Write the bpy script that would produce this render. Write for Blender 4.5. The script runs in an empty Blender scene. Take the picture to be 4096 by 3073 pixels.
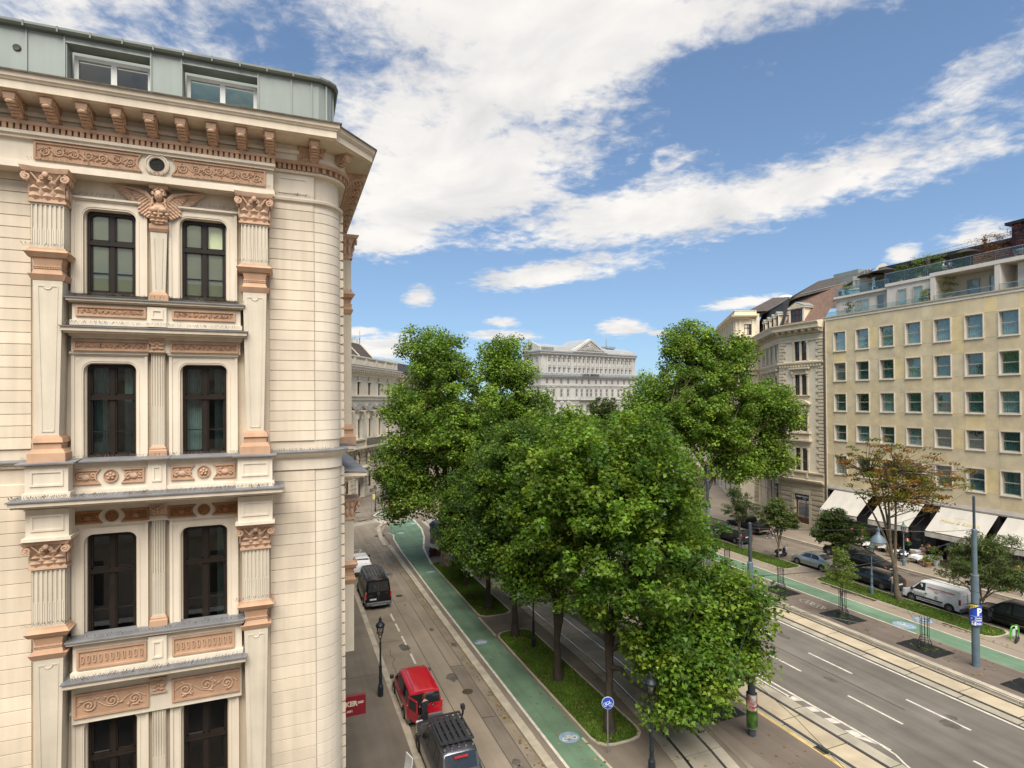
import bpy, bmesh, math, random
import numpy as np
from math import sin, cos, pi, radians, atan2, sqrt
from mathutils import Vector, Matrix
sc = bpy.context.scene
COL = sc.collection
rnd = random.Random(7)

# ---------------------------------------------------------------- camera
cam = bpy.data.cameras.new('camera')
cam.sensor_fit = 'HORIZONTAL'; cam.sensor_width = 36; cam.lens = 36 * 572.5 / 1024
cam.shift_y = 13 / 1024
cam.clip_start = 0.1; cam.clip_end = 6000
camo = bpy.data.objects.new('camera', cam); COL.objects.link(camo)
TH, PI_, RO = radians(21.65), radians(.42), radians(.43)
_f0 = Vector((sin(TH), cos(TH), 0)); _r0 = Vector((cos(TH), -sin(TH), 0)); _u0 = Vector((0, 0, 1))
_f = _f0 * cos(PI_) + _u0 * sin(PI_); _u = _u0 * cos(PI_) - _f0 * sin(PI_)
_r = _r0 * cos(RO) - _u * sin(RO); _u = _u * cos(RO) + _r0 * sin(RO)
camo.matrix_world = Matrix(((_r.x, _u.x, -_f.x, 0), (_r.y, _u.y, -_f.y, 0), (_r.z, _u.z, -_f.z, 16), (0, 0, 0, 1)))
sc.camera = camo
sc.view_settings.view_transform = 'Standard'; sc.view_settings.look = 'None'
sc.view_settings.exposure = 1.38; sc.view_settings.gamma = 1.0; sc.view_settings.use_curve_mapping = False
sc.cycles.max_bounces = 6; sc.cycles.diffuse_bounces = 3; sc.cycles.glossy_bounces = 3
sc.cycles.transmission_bounces = 4; sc.cycles.transparent_max_bounces = 8
sc.cycles.caustics_reflective = False; sc.cycles.caustics_refractive = False

# ---------------------------------------------------------------- sun and sky
SUN_EL, SUN_AZ = radians(58), radians(198)      # azimuth clockwise from +Y, where the sun stands
sl = bpy.data.lights.new('sun', 'SUN'); sl.energy = 2.8; sl.angle = radians(50); sl.color = (1, .95, .86)
so = bpy.data.objects.new('sun', sl); COL.objects.link(so)
sd = Vector((sin(SUN_AZ) * cos(SUN_EL), cos(SUN_AZ) * cos(SUN_EL), sin(SUN_EL)))
so.rotation_euler = sd.to_track_quat('Z', 'Y').to_euler()

W = bpy.data.worlds.new('World'); sc.world = W; W.use_nodes = True
nt = W.node_tree; nt.nodes.clear()
def N(t, **kw):
    n = nt.nodes.new(t)
    for k, v in kw.items():
        if k.startswith('i_'): n.inputs[int(k[2:])].default_value = v
        else: setattr(n, k, v)
    return n
def L(a, b, ai=0, bi=0): nt.links.new(a.outputs[ai], b.inputs[bi])
def MA(op, a, b=None, c=None, clamp=False):
    n = N('ShaderNodeMath', operation=op); n.use_clamp = clamp
    for i, v in enumerate((a, b, c)):
        if v is None: continue
        if isinstance(v, (int, float)): n.inputs[i].default_value = v
        else: nt.links.new(v, n.inputs[i])
    return n.outputs[0]
def sky_world():
    out = N('ShaderNodeOutputWorld'); sky = N('ShaderNodeTexSky', sky_type='NISHITA')
    sky.sun_disc = False; sky.sun_elevation = SUN_EL; sky.sun_rotation = SUN_AZ
    sky.altitude = 200; sky.air_density = 1.0; sky.dust_density = .15; sky.ozone_density = 2.0
    sepc = N('ShaderNodeSeparateColor'); L(sky, sepc); cbc = N('ShaderNodeCombineColor')
    for i, kk in enumerate((.27, .15, .085)):     # soften the sky's bright rim near the horizon
        v = sepc.outputs[i]; nt.links.new(MA('DIVIDE', v, MA('ADD', 1.0, MA('MULTIPLY', v, kk))), cbc.inputs[i])
    bgs = N('ShaderNodeBackground'); bgs.inputs[1].default_value = SKY_S; L(cbc, bgs)
    tc = N('ShaderNodeTexCoord'); sep = N('ShaderNodeSeparateXYZ'); L(tc, sep)
    dz = MA('ADD', MA('MAXIMUM', sep.outputs[2], 0.0), .12)
    px = MA('DIVIDE', sep.outputs[0], dz); py = MA('DIVIDE', sep.outputs[1], dz)
    cmb = N('ShaderNodeCombineXYZ'); nt.links.new(px, cmb.inputs[0]); nt.links.new(py, cmb.inputs[1]); cmb.inputs[2].default_value = 1
    P = cmb.outputs[0]
    def noise(scale, detail, rough, off=(0, 0, 0), dist=0, src=None, sq=(1, 1, 1)):
        mp = N('ShaderNodeMapping'); nt.links.new(src or P, mp.inputs[0]); mp.inputs['Location'].default_value = off; mp.inputs['Scale'].default_value = sq
        mp.inputs['Rotation'].default_value = (0, 0, radians(28))
        n = N('ShaderNodeTexNoise'); n.inputs['Scale'].default_value = scale; n.inputs['Detail'].default_value = detail
        n.inputs['Roughness'].default_value = rough; n.inputs['Distortion'].default_value = dist; L(mp, n); return n.outputs[0]
    # ripple the plane coordinates so that cloud edges fray
    acc = None
    for (r1, r2, s) in CLOUDS:
        v1 = N('ShaderNodeVectorMath', operation='DOT_PRODUCT'); nt.links.new(P, v1.inputs[0]); v1.inputs[1].default_value = r1
        v2 = N('ShaderNodeVectorMath', operation='DOT_PRODUCT'); nt.links.new(P, v2.inputs[0]); v2.inputs[1].default_value = r2
        a, b = v1.outputs['Value'], v2.outputs['Value']
        q = MA('SQRT', MA('ADD', MA('MULTIPLY', a, a), MA('MULTIPLY', b, b)))
        v = MA('MULTIPLY', MA('SUBTRACT', 1.0, q), s)
        v = MA('MAXIMUM', v, -1.0)
        acc = v if acc is None else MA('MAXIMUM', acc, v)
    for (r1, r2, s) in HOLES:
        v1 = N('ShaderNodeVectorMath', operation='DOT_PRODUCT'); nt.links.new(P, v1.inputs[0]); v1.inputs[1].default_value = r1
        v2 = N('ShaderNodeVectorMath', operation='DOT_PRODUCT'); nt.links.new(P, v2.inputs[0]); v2.inputs[1].default_value = r2
        a, b = v1.outputs['Value'], v2.outputs['Value']
        q = MA('SQRT', MA('ADD', MA('MULTIPLY', a, a), MA('MULTIPLY', b, b)))
        acc = MA('MINIMUM', acc, MA('MULTIPLY', MA('SUBTRACT', q, 1.0), s))
    n1 = noise(1.6, 9, .62, (3.1, 1.2, 0), .3, sq=(1, 1.7, 1)); n2 = noise(13, 5, .62, (7, 2, 0), .3)
    # broken cloud elsewhere: behind and beside the camera
    back = MA('MULTIPLY', MA('SUBTRACT', .35, MA('MULTIPLY', py, .6)), 1.0, clamp=True)
    gen = MA('SUBTRACT', MA('MULTIPLY', MA('SUBTRACT', noise(.7, 6, .55, (11, 5, 0)), .47), 4.0), MA('SUBTRACT', 1.0, back))
    acc = MA('MAXIMUM', acc, gen)
    d = MA('ADD', acc, MA('MULTIPLY', MA('SUBTRACT', n1, .5), 2.3))
    d = MA('ADD', d, MA('MULTIPLY', MA('SUBTRACT', n2, .5), 1.7))
    mr = N('ShaderNodeMapRange', interpolation_type='SMOOTHSTEP'); nt.links.new(d, mr.inputs[0])
    mr.inputs[1].default_value = -.25; mr.inputs[2].default_value = .7
    dens = mr.outputs[0]
    # cloud body: white with soft grey bellies
    n3 = noise(2.3, 7, .55, (1, 9, 0), .4)
    mr2 = N('ShaderNodeMapRange'); nt.links.new(n3, mr2.inputs[0]); mr2.inputs[1].default_value = .34; mr2.inputs[2].default_value = .6
    mixc = N('ShaderNodeMix', data_type='RGBA'); nt.links.new(mr2.outputs[0], mixc.inputs[0])
    mixc.inputs[6].default_value = (.40, .395, .39, 1); mixc.inputs[7].default_value = (.53, .51, .485, 1)
    bgc = N('ShaderNodeBackground'); bgc.inputs[1].default_value = CLOUD_S; nt.links.new(mixc.outputs[2], bgc.inputs[0])
    ms = N('ShaderNodeMixShader'); nt.links.new(MA('MULTIPLY', dens, .96), ms.inputs[0]); L(bgs, ms, 0, 1); L(bgc, ms, 0, 2)
    L(ms, out)
SKY_S = .078; CLOUD_S = .74
CLOUDS = [((2.8607, 0.802, -0.3215), (0.398, 5.1136, -7.1437), 1.6),
 ((2.7055, -0.2672, -0.4529), (0.1166, 1.5037, -2.1172), 2.2),
 ((1.8577, -1.676, 1.0065), (2.4497, 1.7362, -3.3444), 2.2),
 ((1.7689, -0.6649, 0.2413), (1.4813, 2.0693, -4.7642), 1.8),
 ((3.3997, -1.0219, 0.8864), (2.2666, 2.0155, -5.512), 1.6),
 ((1.3034, -0.9492, 0.1983), (2.2323, 2.4423, -7.4258), 1.5),
 ((0.9907, -1.356, 0.4074), (3.6944, 1.4765, -8.1548), 1.1),
 ((1.4404, -3.2085, 0.8673), (5.9585, 0.8801, -11.9182), 0.75),
 ((1.8328, -1.8135, 0.2906), (6.837, 10.0279, -15.5173), 1.3),
 ((1.512, -4.8168, 1.9201), (8.434, -1.5757, -11.8345), 0.7),
 ((2.09, -1.1195, 0.3038), (3.3138, 3.3351, -12.8358), 1.5),
 ((9.4211, -2.0669, -0.0588), (1.4763, 4.9293, -16.8622), 1.2),
 ((14.2471, -15.0138, 6.3964), (12.719, 6.2831, -23.6551), 0.8),
 ((17.8277, -14.7469, -0.208), (7.0816, 15.6257, -30.4747), 0.8),
 ((4.1184, -2.6038, -0.0419), (1.4593, 3.1288, -13.8445), 1.5),
 ((7.1668, -2.6973, -0.0556), (1.9616, 5.5241, -22.5249), 1.2),
 ((2.4539, -0.3899, -0.0141), (0.4248, 1.9124, -9.2988), 1.5),
 ((6.3637, -0.7151, -0.0336), (1.5907, 7.1999, -30.3931), 1.2),
 ((2.7917, -2.8286, 0.4663), (6.4222, 3.7192, -25.6362), 1.3),
 ((3.3497, -6.6287, 0.8902), (4.335, 1.7792, -13.6536), 1.2),
 ((7.1096, -13.0098, 3.9861), (9.0906, -1.2756, -20.7033), 1.0),
 ((3.9021, -1.4506, -0.0302), (1.851, 5.3111, -23.872), 1.0),
 ((9.9805, -7.2068, -0.1103), (5.2566, 10.3434, -48.9895), 1)]
HOLES = [((6.7021, 7.1345, -10.57), (-28.0808, 6.8771, -9.5424), 0.1),
 ((17.6021, 4.2434, -5.2052), (-7.2244, 27.4075, -38.4837), 0.1),
 ((2.4015, -3.3295, 1.1748), (3.2176, 1.613, -5.7681), 1.0)]

sky_world()

# ---------------------------------------------------------------- materials
def mat(name, col, rough=.85, var=.12, scale=2.0, bump=0.0, bscale=30., metal=0., streak=0., spec=.3, detail=5, grain=0., gscale=120., coat=0., col2=None, attr=None, orand=0.0, along=0.0):
    m = bpy.data.materials.new(name); m.use_nodes = True; t = m.node_tree; n = t.nodes; b = n['Principled BSDF']
    b.inputs['Roughness'].default_value = rough; b.inputs['Metallic'].default_value = metal
    b.inputs['Specular IOR Level'].default_value = spec
    if coat: b.inputs['Coat Weight'].default_value = coat; b.inputs['Coat Roughness'].default_value = .05
    geo = n.new('ShaderNodeNewGeometry')
    def noi(s, d, sq=None):
        x = n.new('ShaderNodeTexNoise'); x.inputs['Scale'].default_value = s; x.inputs['Detail'].default_value = d
        src = geo.outputs['Position']
        if sq:
            mp = n.new('ShaderNodeMapping'); mp.inputs['Scale'].default_value = sq; t.links.new(src, mp.inputs[0]); src = mp.outputs[0]
        t.links.new(src, x.inputs[0]); return x.outputs[0]
    def mul(c, f, lo, hi, a=.3, bb=.7):
        r = n.new('ShaderNodeMapRange'); t.links.new(f, r.inputs[0]); r.inputs[1].default_value = a; r.inputs[2].default_value = bb
        r.inputs[3].default_value = lo; r.inputs[4].default_value = hi
        h = n.new('ShaderNodeVectorMath'); h.operation = 'SCALE'; t.links.new(c, h.inputs[0]); t.links.new(r.outputs[0], h.inputs['Scale']); return h.outputs[0]
    rgb = n.new('ShaderNodeRGB'); rgb.outputs[0].default_value = (*col, 1); c = rgb.outputs[0]
    if attr:
        at = n.new('ShaderNodeAttribute'); at.attribute_name = attr; c = at.outputs['Color']
    if col2:
        mx = n.new('ShaderNodeMix'); mx.data_type = 'RGBA'; r = n.new('ShaderNodeMapRange'); t.links.new(noi(scale * .7, 4), r.inputs[0])
        r.inputs[1].default_value = .42; r.inputs[2].default_value = .58; t.links.new(r.outputs[0], mx.inputs[0]); t.links.new(c, mx.inputs[6]); mx.inputs[7].default_value = (*col2, 1); c = mx.outputs[2]
    if var: c = mul(c, noi(scale, detail), 1 - var, 1 + var)
    if streak: c = mul(c, noi(1.0, 4, (5, 5, .35)), 1 - streak, 1 + streak * .4)
    if grain: c = mul(c, noi(gscale, 2), 1 - grain, 1 + grain)
    if along: c = mul(mul(c, noi(1.0, 4, (1.6, .05, 1)), 1 - along, 1 + along), noi(.23, 5), 1 - along, 1 + along)
    if orand: c = mul(c, n.new('ShaderNodeObjectInfo').outputs['Random'], 1 - orand, 1 + orand, 0, 1)
    t.links.new(c, b.inputs['Base Color'])
    if bump:
        bn = n.new('ShaderNodeBump'); bn.inputs['Strength'].default_value = bump; bn.inputs['Distance'].default_value = .02
        t.links.new(noi(bscale, 4), bn.inputs['Height']); t.links.new(bn.outputs[0], b.inputs['Normal'])
    return m
def glass(name, tint=(.9, .95, .95), refl=.10):
    m = bpy.data.materials.new(name); m.use_nodes = True; t = m.node_tree; n = t.nodes; n.remove(n['Principled BSDF'])
    tr = n.new('ShaderNodeBsdfTransparent'); tr.inputs[0].default_value = (*tint, 1); gl = n.new('ShaderNodeBsdfGlossy'); gl.inputs['Roughness'].default_value = .01
    fr = n.new('ShaderNodeFresnel'); fr.inputs[0].default_value = 1.5; a = n.new('ShaderNodeMath'); a.operation = 'ADD'; a.use_clamp = True; a.inputs[1].default_value = refl
    t.links.new(fr.outputs[0], a.inputs[0]); mx = n.new('ShaderNodeMixShader'); t.links.new(a.outputs[0], mx.inputs[0]); t.links.new(tr.outputs[0], mx.inputs[1]); t.links.new(gl.outputs[0], mx.inputs[2])
    t.links.new(mx.outputs[0], n['Material Output'].inputs[0]); return m

# ---------------------------------------------------------------- mesh builder and object helpers
class M:
    def __init__(s): s.v = []; s.f = []; s.mi = []; s.k = 0
    def add(s, vs, fs, mi=None):
        o = len(s.v); s.v.extend(tuple(p) for p in vs); s.f.extend(tuple(i + o for i in f) for f in fs); s.mi.extend([s.k if mi is None else mi] * len(fs)); return s
    def box(s, x0, x1, y0, y1, z0, z1):
        x0, x1 = min(x0, x1), max(x0, x1); y0, y1 = min(y0, y1), max(y0, y1); z0, z1 = min(z0, z1), max(z0, z1)
        return s.add([(x0, y0, z0), (x1, y0, z0), (x1, y1, z0), (x0, y1, z0), (x0, y0, z1), (x1, y0, z1), (x1, y1, z1), (x0, y1, z1)],
                     [(0, 3, 2, 1), (4, 5, 6, 7), (0, 1, 5, 4), (1, 2, 6, 5), (2, 3, 7, 6), (3, 0, 4, 7)])
    def bbox(s, x0, x1, y0, y1, z0, z1, b):   # box with chamfered vertical edges and top
        x0, x1 = min(x0, x1), max(x0, x1); y0, y1 = min(y0, y1), max(y0, y1)
        ring = [(x0 + b, y0), (x1 - b, y0), (x1, y0 + b), (x1, y1 - b), (x1 - b, y1), (x0 + b, y1), (x0, y1 - b), (x0, y0 + b)]
        cx, cy = (x0 + x1) / 2, (y0 + y1) / 2
        ins = [(x + (b if x < cx else -b), y + (b if y < cy else -b)) for x, y in ring]
        return s.loft([[(x, y, z0) for x, y in ring], [(x, y, z1 - b) for x, y in ring], [(x, y, z1) for x, y in ins]], caps=True)
    def loft(s, rings, caps=True, closed=True):
        n = len(rings[0]); vs = [p for r in rings for p in r]; fs = []
        for i in range(len(rings) - 1):
            for j in range(n if closed else n - 1):
                a = i * n + j; b = i * n + (j + 1) % n; fs.append((a, b, b + n, a + n))
        if caps: fs.append(tuple(range(n))[::-1]); fs.append(tuple((len(rings) - 1) * n + j for j in range(n)))
        return s.add(vs, fs)
    def tube(s, path, r, n=6, caps=True):
        path = [Vector(p) for p in path]; rs = r if isinstance(r, (list, tuple)) else [r] * len(path); rings = []; up = None
        for i, p in enumerate(path):
            t = (path[min(i + 1, len(path) - 1)] - path[max(i - 1, 0)]).normalized()
            if up is None: up = Vector((0, 0, 1)) if abs(t.z) < .9 else Vector((1, 0, 0))
            a = t.cross(up).normalized() if t.cross(up).length > 1e-4 else t.orthogonal().normalized(); b = a.cross(t).normalized(); up = b
            rings.append([p + (a * cos(2 * pi * k / n) + b * sin(2 * pi * k / n)) * rs[i] for k in range(n)])
        return s.loft(rings, caps)
    def lathe(s, prof, c=(0, 0, 0), n=12, a0=0, a1=2 * pi, caps=True):
        full = abs(a1 - a0 - 2 * pi) < 1e-6; k = n if full else n + 1
        rings = [[(c[0] + r * cos(a0 + (a1 - a0) * j / n), c[1] + r * sin(a0 + (a1 - a0) * j / n), c[2] + z) for j in range(k)] for r, z in prof]
        return s.loft(rings, caps=full and caps, closed=full)
    def ball(s, c, r, n=10, m=7):
        r = r if isinstance(r, (list, tuple)) else (r, r, r)
        rings = [[(c[0] + r[0] * sin(pi * i / m) * cos(2 * pi * j / n), c[1] + r[1] * sin(pi * i / m) * sin(2 * pi * j / n), c[2] - r[2] * cos(pi * i / m)) for j in range(n)] for i in range(1, m)]
        o = len(s.v); s.loft(rings, caps=False); b = len(s.v); s.v += [(c[0], c[1], c[2] - r[2]), (c[0], c[1], c[2] + r[2])]; e = o + (m - 2) * n
        for j in range(n):
            s.f.append((o + (j + 1) % n, o + j, b)); s.f.append((e + j, e + (j + 1) % n, b + 1)); s.mi += [s.k, s.k]
        return s
    def prism(s, poly, y0, y1):      # polygon in x,z extruded along y
        n = len(poly); vs = [(x, y0, z) for x, z in poly] + [(x, y1, z) for x, z in poly]
        return s.add(vs, [tuple(range(n)), tuple(range(n, 2 * n))[::-1]] + [(i, i + n, (i + 1) % n + n, (i + 1) % n) for i in range(n)])
    def flat(s, poly, z0, z1=None):     # polygon in x,y, sheet or slab
        n = len(poly)
        if z1 is None: return s.add([(x, y, z0) for x, y in poly], [tuple(range(n))])
        return s.add([(x, y, z0) for x, y in poly] + [(x, y, z1) for x, y in poly], [tuple(range(n))[::-1], tuple(range(n, 2 * n))] + [(i, (i + 1) % n, (i + 1) % n + n, i + n) for i in range(n)])
    def xf(s, mtx, o=0):
        for i in range(o, len(s.v)): s.v[i] = tuple(mtx @ Vector(s.v[i]))
        return s
    def mesh(s, name, mats, smooth=False, angle=None):
        me = bpy.data.meshes.new(name); me.from_pydata(s.v, [], s.f)
        for m in (mats if isinstance(mats, (list, tuple)) else [mats]): me.materials.append(m)
        if len(me.materials) > 1: me.polygons.foreach_set('material_index', s.mi)
        bm = bmesh.new(); bm.from_mesh(me); bmesh.ops.recalc_face_normals(bm, faces=bm.faces)
        if smooth:
            th = radians(angle or 40)
            for f in bm.faces: f.smooth = True
            for e in bm.edges:
                if len(e.link_faces) == 2 and e.calc_face_angle(0) > th: e.smooth = False
        bm.to_mesh(me); bm.free(); return me
def part(name, m, mats, parent=None, smooth=False, loc=None, rz=0, angle=None, label=None, kind=None):
    me = m if isinstance(m, bpy.types.Mesh) else m.mesh(name, mats, smooth, angle)
    o = bpy.data.objects.new(name, me); COL.objects.link(o)
    if parent is not None: o.parent = parent
    if loc is not None: o.location = loc
    if rz: o.rotation_euler = (0, 0, rz)
    if label: o['label'] = label
    if kind: o['kind'] = kind
    return o
def tag(o, label, cat, group=None):
    o['label'] = label; o['category'] = cat
    if group: o['group'] = group
    return o
def thing(name, label, cat, loc=(0, 0, 0), rz=0, group=None):
    o = bpy.data.objects.new(name, None); COL.objects.link(o); o.location = loc; o.rotation_euler = (0, 0, rz); o.empty_display_size = .2
    return tag(o, label, cat, group)
def struct(name, m, mats, parent=None, smooth=False):
    o = part(name, m, mats, parent, smooth)
    if parent is None: o['kind'] = 'structure'
    return o
KIDS = {}
def dup(root, loc=None, rz=None, label=None, group=None, scale=None):
    def cp(o, par):
        c = o.copy(); COL.objects.link(c); c.parent = par
        for ch in KIDS.get(o.name, None) or list(o.children): cp(ch, c)
        return c
    r = cp(root, None)
    if loc is not None: r.location = loc
    if rz is not None: r.rotation_euler = (0, 0, rz)
    if scale: r.scale = scale if isinstance(scale, tuple) else (scale,) * 3
    if label: r['label'] = label
    if group: r['group'] = group; 
    return r
def text_mesh(body, size, mats, align='CENTER', bold=0.0, ext=.004, space=1.0):
    cu = bpy.data.curves.new('lettering', 'FONT'); cu.body = body; cu.size = size; cu.align_x = align; cu.align_y = 'CENTER'
    cu.extrude = ext; cu.offset = bold; cu.resolution_u = 2; cu.space_character = space
    o = bpy.data.objects.new('lettering', cu); COL.objects.link(o)
    dg = bpy.context.evaluated_depsgraph_get(); me = bpy.data.meshes.new_from_object(o.evaluated_get(dg))
    bpy.data.objects.remove(o); bpy.data.curves.remove(cu)
    me.materials.clear(); me.materials.append(mats); return me
def letter(body, size, m, parent, loc, rot, **k):
    o = part('lettering', text_mesh(body, size, m, **k), None, parent, loc=loc); o.rotation_euler = rot; return o
def sweep(m, path, prof, closed_prof=True):    # profile (outward, z) along a plan path with outward on its right-hand side
    n = len(path); rings = []
    for i in range(n):
        p = Vector(path[i]); d0 = (p - Vector(path[i - 1])).normalized() if i else None; d1 = (Vector(path[i + 1]) - p).normalized() if i < n - 1 else None
        if d0 is None: d0 = d1
        if d1 is None: d1 = d0
        n0 = Vector((d0.y, -d0.x)); n1 = Vector((d1.y, -d1.x)); b = (n0 + n1); b = b / max(b.length_squared, 1e-6) * 2
        b = b / 1.0 if b.length < 3 else b.normalized() * 3
        rings.append([(p.x + b.x * o, p.y + b.y * o, z) for o, z in prof])
    m.loft(rings, caps=closed_prof, closed=closed_prof); return m
def wall_holes(m, x0, x1, z0, z1, y, holes, depth, sg):   # front face at y with rectangular openings and reveals, outward = sg*y
    xs = sorted({x0, x1, *[h[0] for h in holes], *[h[1] for h in holes]}); zs = sorted({z0, z1, *[h[2] for h in holes], *[h[3] for h in holes]})
    xs = [x for x in xs if x0 <= x <= x1]; zs = [z for z in zs if z0 <= z <= z1]
    for i in range(len(xs) - 1):
        j = 0
        while j < len(zs) - 1:
            def hole(jj):
                cx, cz = (xs[i] + xs[i + 1]) / 2, (zs[jj] + zs[jj + 1]) / 2
                return any(h[0] < cx < h[1] and h[2] < cz < h[3] for h in holes)
            if hole(j): j += 1; continue
            k = j
            while k + 1 < len(zs) - 1 and not hole(k + 1): k += 1
            m.add([(xs[i], y, zs[j]), (xs[i + 1], y, zs[j]), (xs[i + 1], y, zs[k + 1]), (xs[i], y, zs[k + 1])], [(0, 1, 2, 3)]); j = k + 1
    yb = y - sg * depth
    for a, b, c, d in holes:
        m.add([(a, y, c), (b, y, c), (b, y, d), (a, y, d), (a, yb, c), (b, yb, c), (b, yb, d), (a, yb, d)], [(0, 1, 5, 4), (1, 2, 6, 5), (2, 3, 7, 6), (3, 0, 4, 7)])
    return m

# ---------------------------------------------------------------- ground, roads, tracks
A_ROAD = mat('asphalt_road', (.125, .108, .09), .9, .14, .5, .25, 60, grain=.22, gscale=90, along=.16)
A_LANE = mat('asphalt_lane', (.20, .162, .12), .92, .13, .45, .2, 60, grain=.14, gscale=60, along=.13)
A_ROUGH = mat('asphalt_rough', (.185, .15, .11), .95, .2, .6, .5, 45, grain=.38, gscale=35)
A_PAVE = mat('asphalt_pavement', (.15, .122, .094), .92, .16, .5, .2, 60, along=.12, grain=.14, gscale=80)
A_BROWN = mat('asphalt_brown', (.13, .102, .08), .92, along=.12, var=.16, scale=.4, bump=.2, bscale=60, grain=.1, gscale=80)
A_LIGHT = mat('asphalt_light', (.235, .19, .142), .92, .12, .4, .2, 60, grain=.14, gscale=80)
GREEN = mat('green_lane_paint', (.10, .16, .10), .8, .2, .6, .1, 60, grain=.12, gscale=50, along=.14)
WHITE = mat('road_paint', (.46, .42, .35), .8, .22, 3.0, grain=.3, gscale=30)
CREAMP = mat('pale_edging', (.36, .31, .24), .85, .18, 1.5, grain=.14)
GRANITE = mat('granite_kerb', (.33, .285, .215), .85, .2, orand=.12, scale=1.3, bump=.25, bscale=30, grain=.2, gscale=60)
CONC = mat('track_concrete', (.36, .295, .20), .9, .16, .8, .2, 30, orand=.09, grain=.14, gscale=50)
CONC2 = mat('track_concrete_grey', (.29, .255, .195), .9, .2, .8, .2, 30, orand=.09, grain=.16, gscale=50)
STEEL = mat('rail_steel', (.42, .42, .42), .28, .1, 5, metal=1.0)
RUST = mat('rail_groove', (.05, .042, .035), .8, .2, 5)
TAR = mat('tar_seam', (.045, .04, .034), .8, .2, 5)
SOIL = mat('soil', (.05, .035, .02), .95, .35, 6, .5, 40)
TURF = mat('turf', (.05, .085, .012), .95, .35, 4, .6, 60)
BLUEP = mat('blue_symbol_paint', (.17, .24, .30), .8, .15, 3, grain=.15)
YEL = mat('yellow_edge_paint', (.42, .3, .12), .85, .25, 2, grain=.2)
IRON = mat('black_iron', (.018, .02, .022), .5, .2, 8)
def strip(m, x0, x1, y0, y1, z): return m.flat([(x0, y0), (x1, y0), (x1, y1), (x0, y1)], z)
KZ = .12
struct('ground', M().flat([(-2500, -2500), (2500, -2500), (2500, 3500), (-2500, 3500)], -.03), A_LIGHT)
struct('side_lane', strip(M(), 5.6, 10.5, 4, 76, 0), A_LANE)
m = M(); strip(m, 5.62, 7.3, 6, 66, .004); struct('parking_strip', m, A_ROUGH)
m = M(); strip(m, 9.95, 10.48, 6, 62, .004); strip(m, 8.05, 9.18, 46, 66, .004); struct('road_patch', m, A_ROUGH)
m = M(); strip(m, 9.19, 9.93, 20, 33.6, .004); struct('road_patch', m, A_PAVE)
m = M()
def seam(pts, w=.035, z=.009, mm=None):
    mm = mm or m
    for (a, b) in zip(pts, pts[1:]):
        d = (Vector(b) - Vector(a)); n = Vector((-d.y, d.x)).normalized() * w / 2
        mm.flat([(a[0] - n.x, a[1] - n.y), (b[0] - n.x, b[1] - n.y), (b[0] + n.x, b[1] + n.y), (a[0] + n.x, a[1] + n.y)], z)
seam([(8.06, 66), (8.07, 34), (8.03, 10)]); seam([(9.95, 62), (9.97, 34), (9.9, 10)]); seam([(9.2, 46), (9.2, 33.6), (9.19, 10)])
seam([(9.2, 33.62), (9.95, 33.58)], .05); seam([(9.19, 27.6), (9.93, 27.5)], .06); seam([(5.7, 47), (8.06, 46.6)]); seam([(5.6, 38.8), (7.3, 38.6), (7.4, 35)])
def crack(x, y, n, dx, dy, w=.03):
    p = (x, y); r = random.Random(int(x * 100 + y))
    for i in range(n):
        q = (p[0] + dx + r.uniform(-.18, .18), p[1] + dy + r.uniform(-.15, .15)); seam([p, q], w); p = q
crack(9.4, 60, 20, -.03, -.45); crack(8.6, 69, 12, .05, -.4); crack(6.2, 37.5, 10, .0, -.4); crack(7.9, 44, 8, .1, -.35, .02); crack(9.0, 53, 10, -.1, -.3, .02)
struct('tar_seams', m, TAR)
m = M()
for y in (62.6, 60.6, 43.0, 40.9, 38.5, 35.6, 33.7): strip(m, 7.3, 7.42, y - .75, y + .75, .010)
strip(m, 6.7, 7.62, 63.95, 64.1, .010); strip(m, 7.5, 7.62, 63.2, 63.95, .010)
for x, y in ((11.6, 79.4), (11.87, 78.3), (12.05, 77.3), (12.3, 76.4)): strip(m, x - .45, x + .45, y - .35, y + .35, .010)
struct('parking_markings', m, WHITE)
# left pavement and its granite kerb
struct('left_pavement', M().flat([(1.5, 2), (5.25, 2), (5.25, 68), (4, 72), (1.5, 74)], KZ), A_PAVE)
m = M(); seam([(1.6, 24.3), (5.2, 24.9)], .05, KZ + .004); seam([(1.6, 40.2), (5.2, 39.9)], .03, KZ + .004); seam([(1.7, 34), (3, 34.2), (5.25, 34.1)], .03, KZ + .004); seam([(3.2, 40), (3.3, 34.2)], .03, KZ + .004); struct('pavement_seams', m, TAR)
def kerb(x0, x1, y0, y1, lens, z1, mt, nm='kerb', y=None, jig=.0):
    root = bpy.data.objects.new(nm, None); COL.objects.link(root); root['kind'] = 'structure'
    cache = {}; y = y0; i = 0
    while y < y1 - .2:
        l = min(lens[i % len(lens)], y1 - y); k = round(l, 2)
        if k not in cache: cache[k] = M().bbox(x0, x1, .012, l - .012, -.02, z1, .018).mesh('kerbstone', mt)
        o = part('kerbstone', cache[k], None, root, loc=(rnd.uniform(-jig, jig), y, rnd.uniform(-.006, .006))); y += l; i += 1
    return root
kerb(5.25, 5.6, 12, 66, (1.3, 1.6, 1.45, 1.75, 1.2), KZ + .006, GRANITE, jig=.008)
kerb(10.5, 10.95, 12, 64.4, (2.0, 2.6, 1.8), KZ + .006, GRANITE, jig=.006)
m = M(); pts = [(10.5, 64.4), (10.55, 67), (10.85, 71), (11.25, 74), (11.9, 75.7), (12.6, 76.1)]
sweep(m, pts, [(-.45, -.02), (-.45, KZ + .006), (0, KZ + .006), (0, -.02)]); struct('kerb_nose', m, GRANITE)
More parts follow.
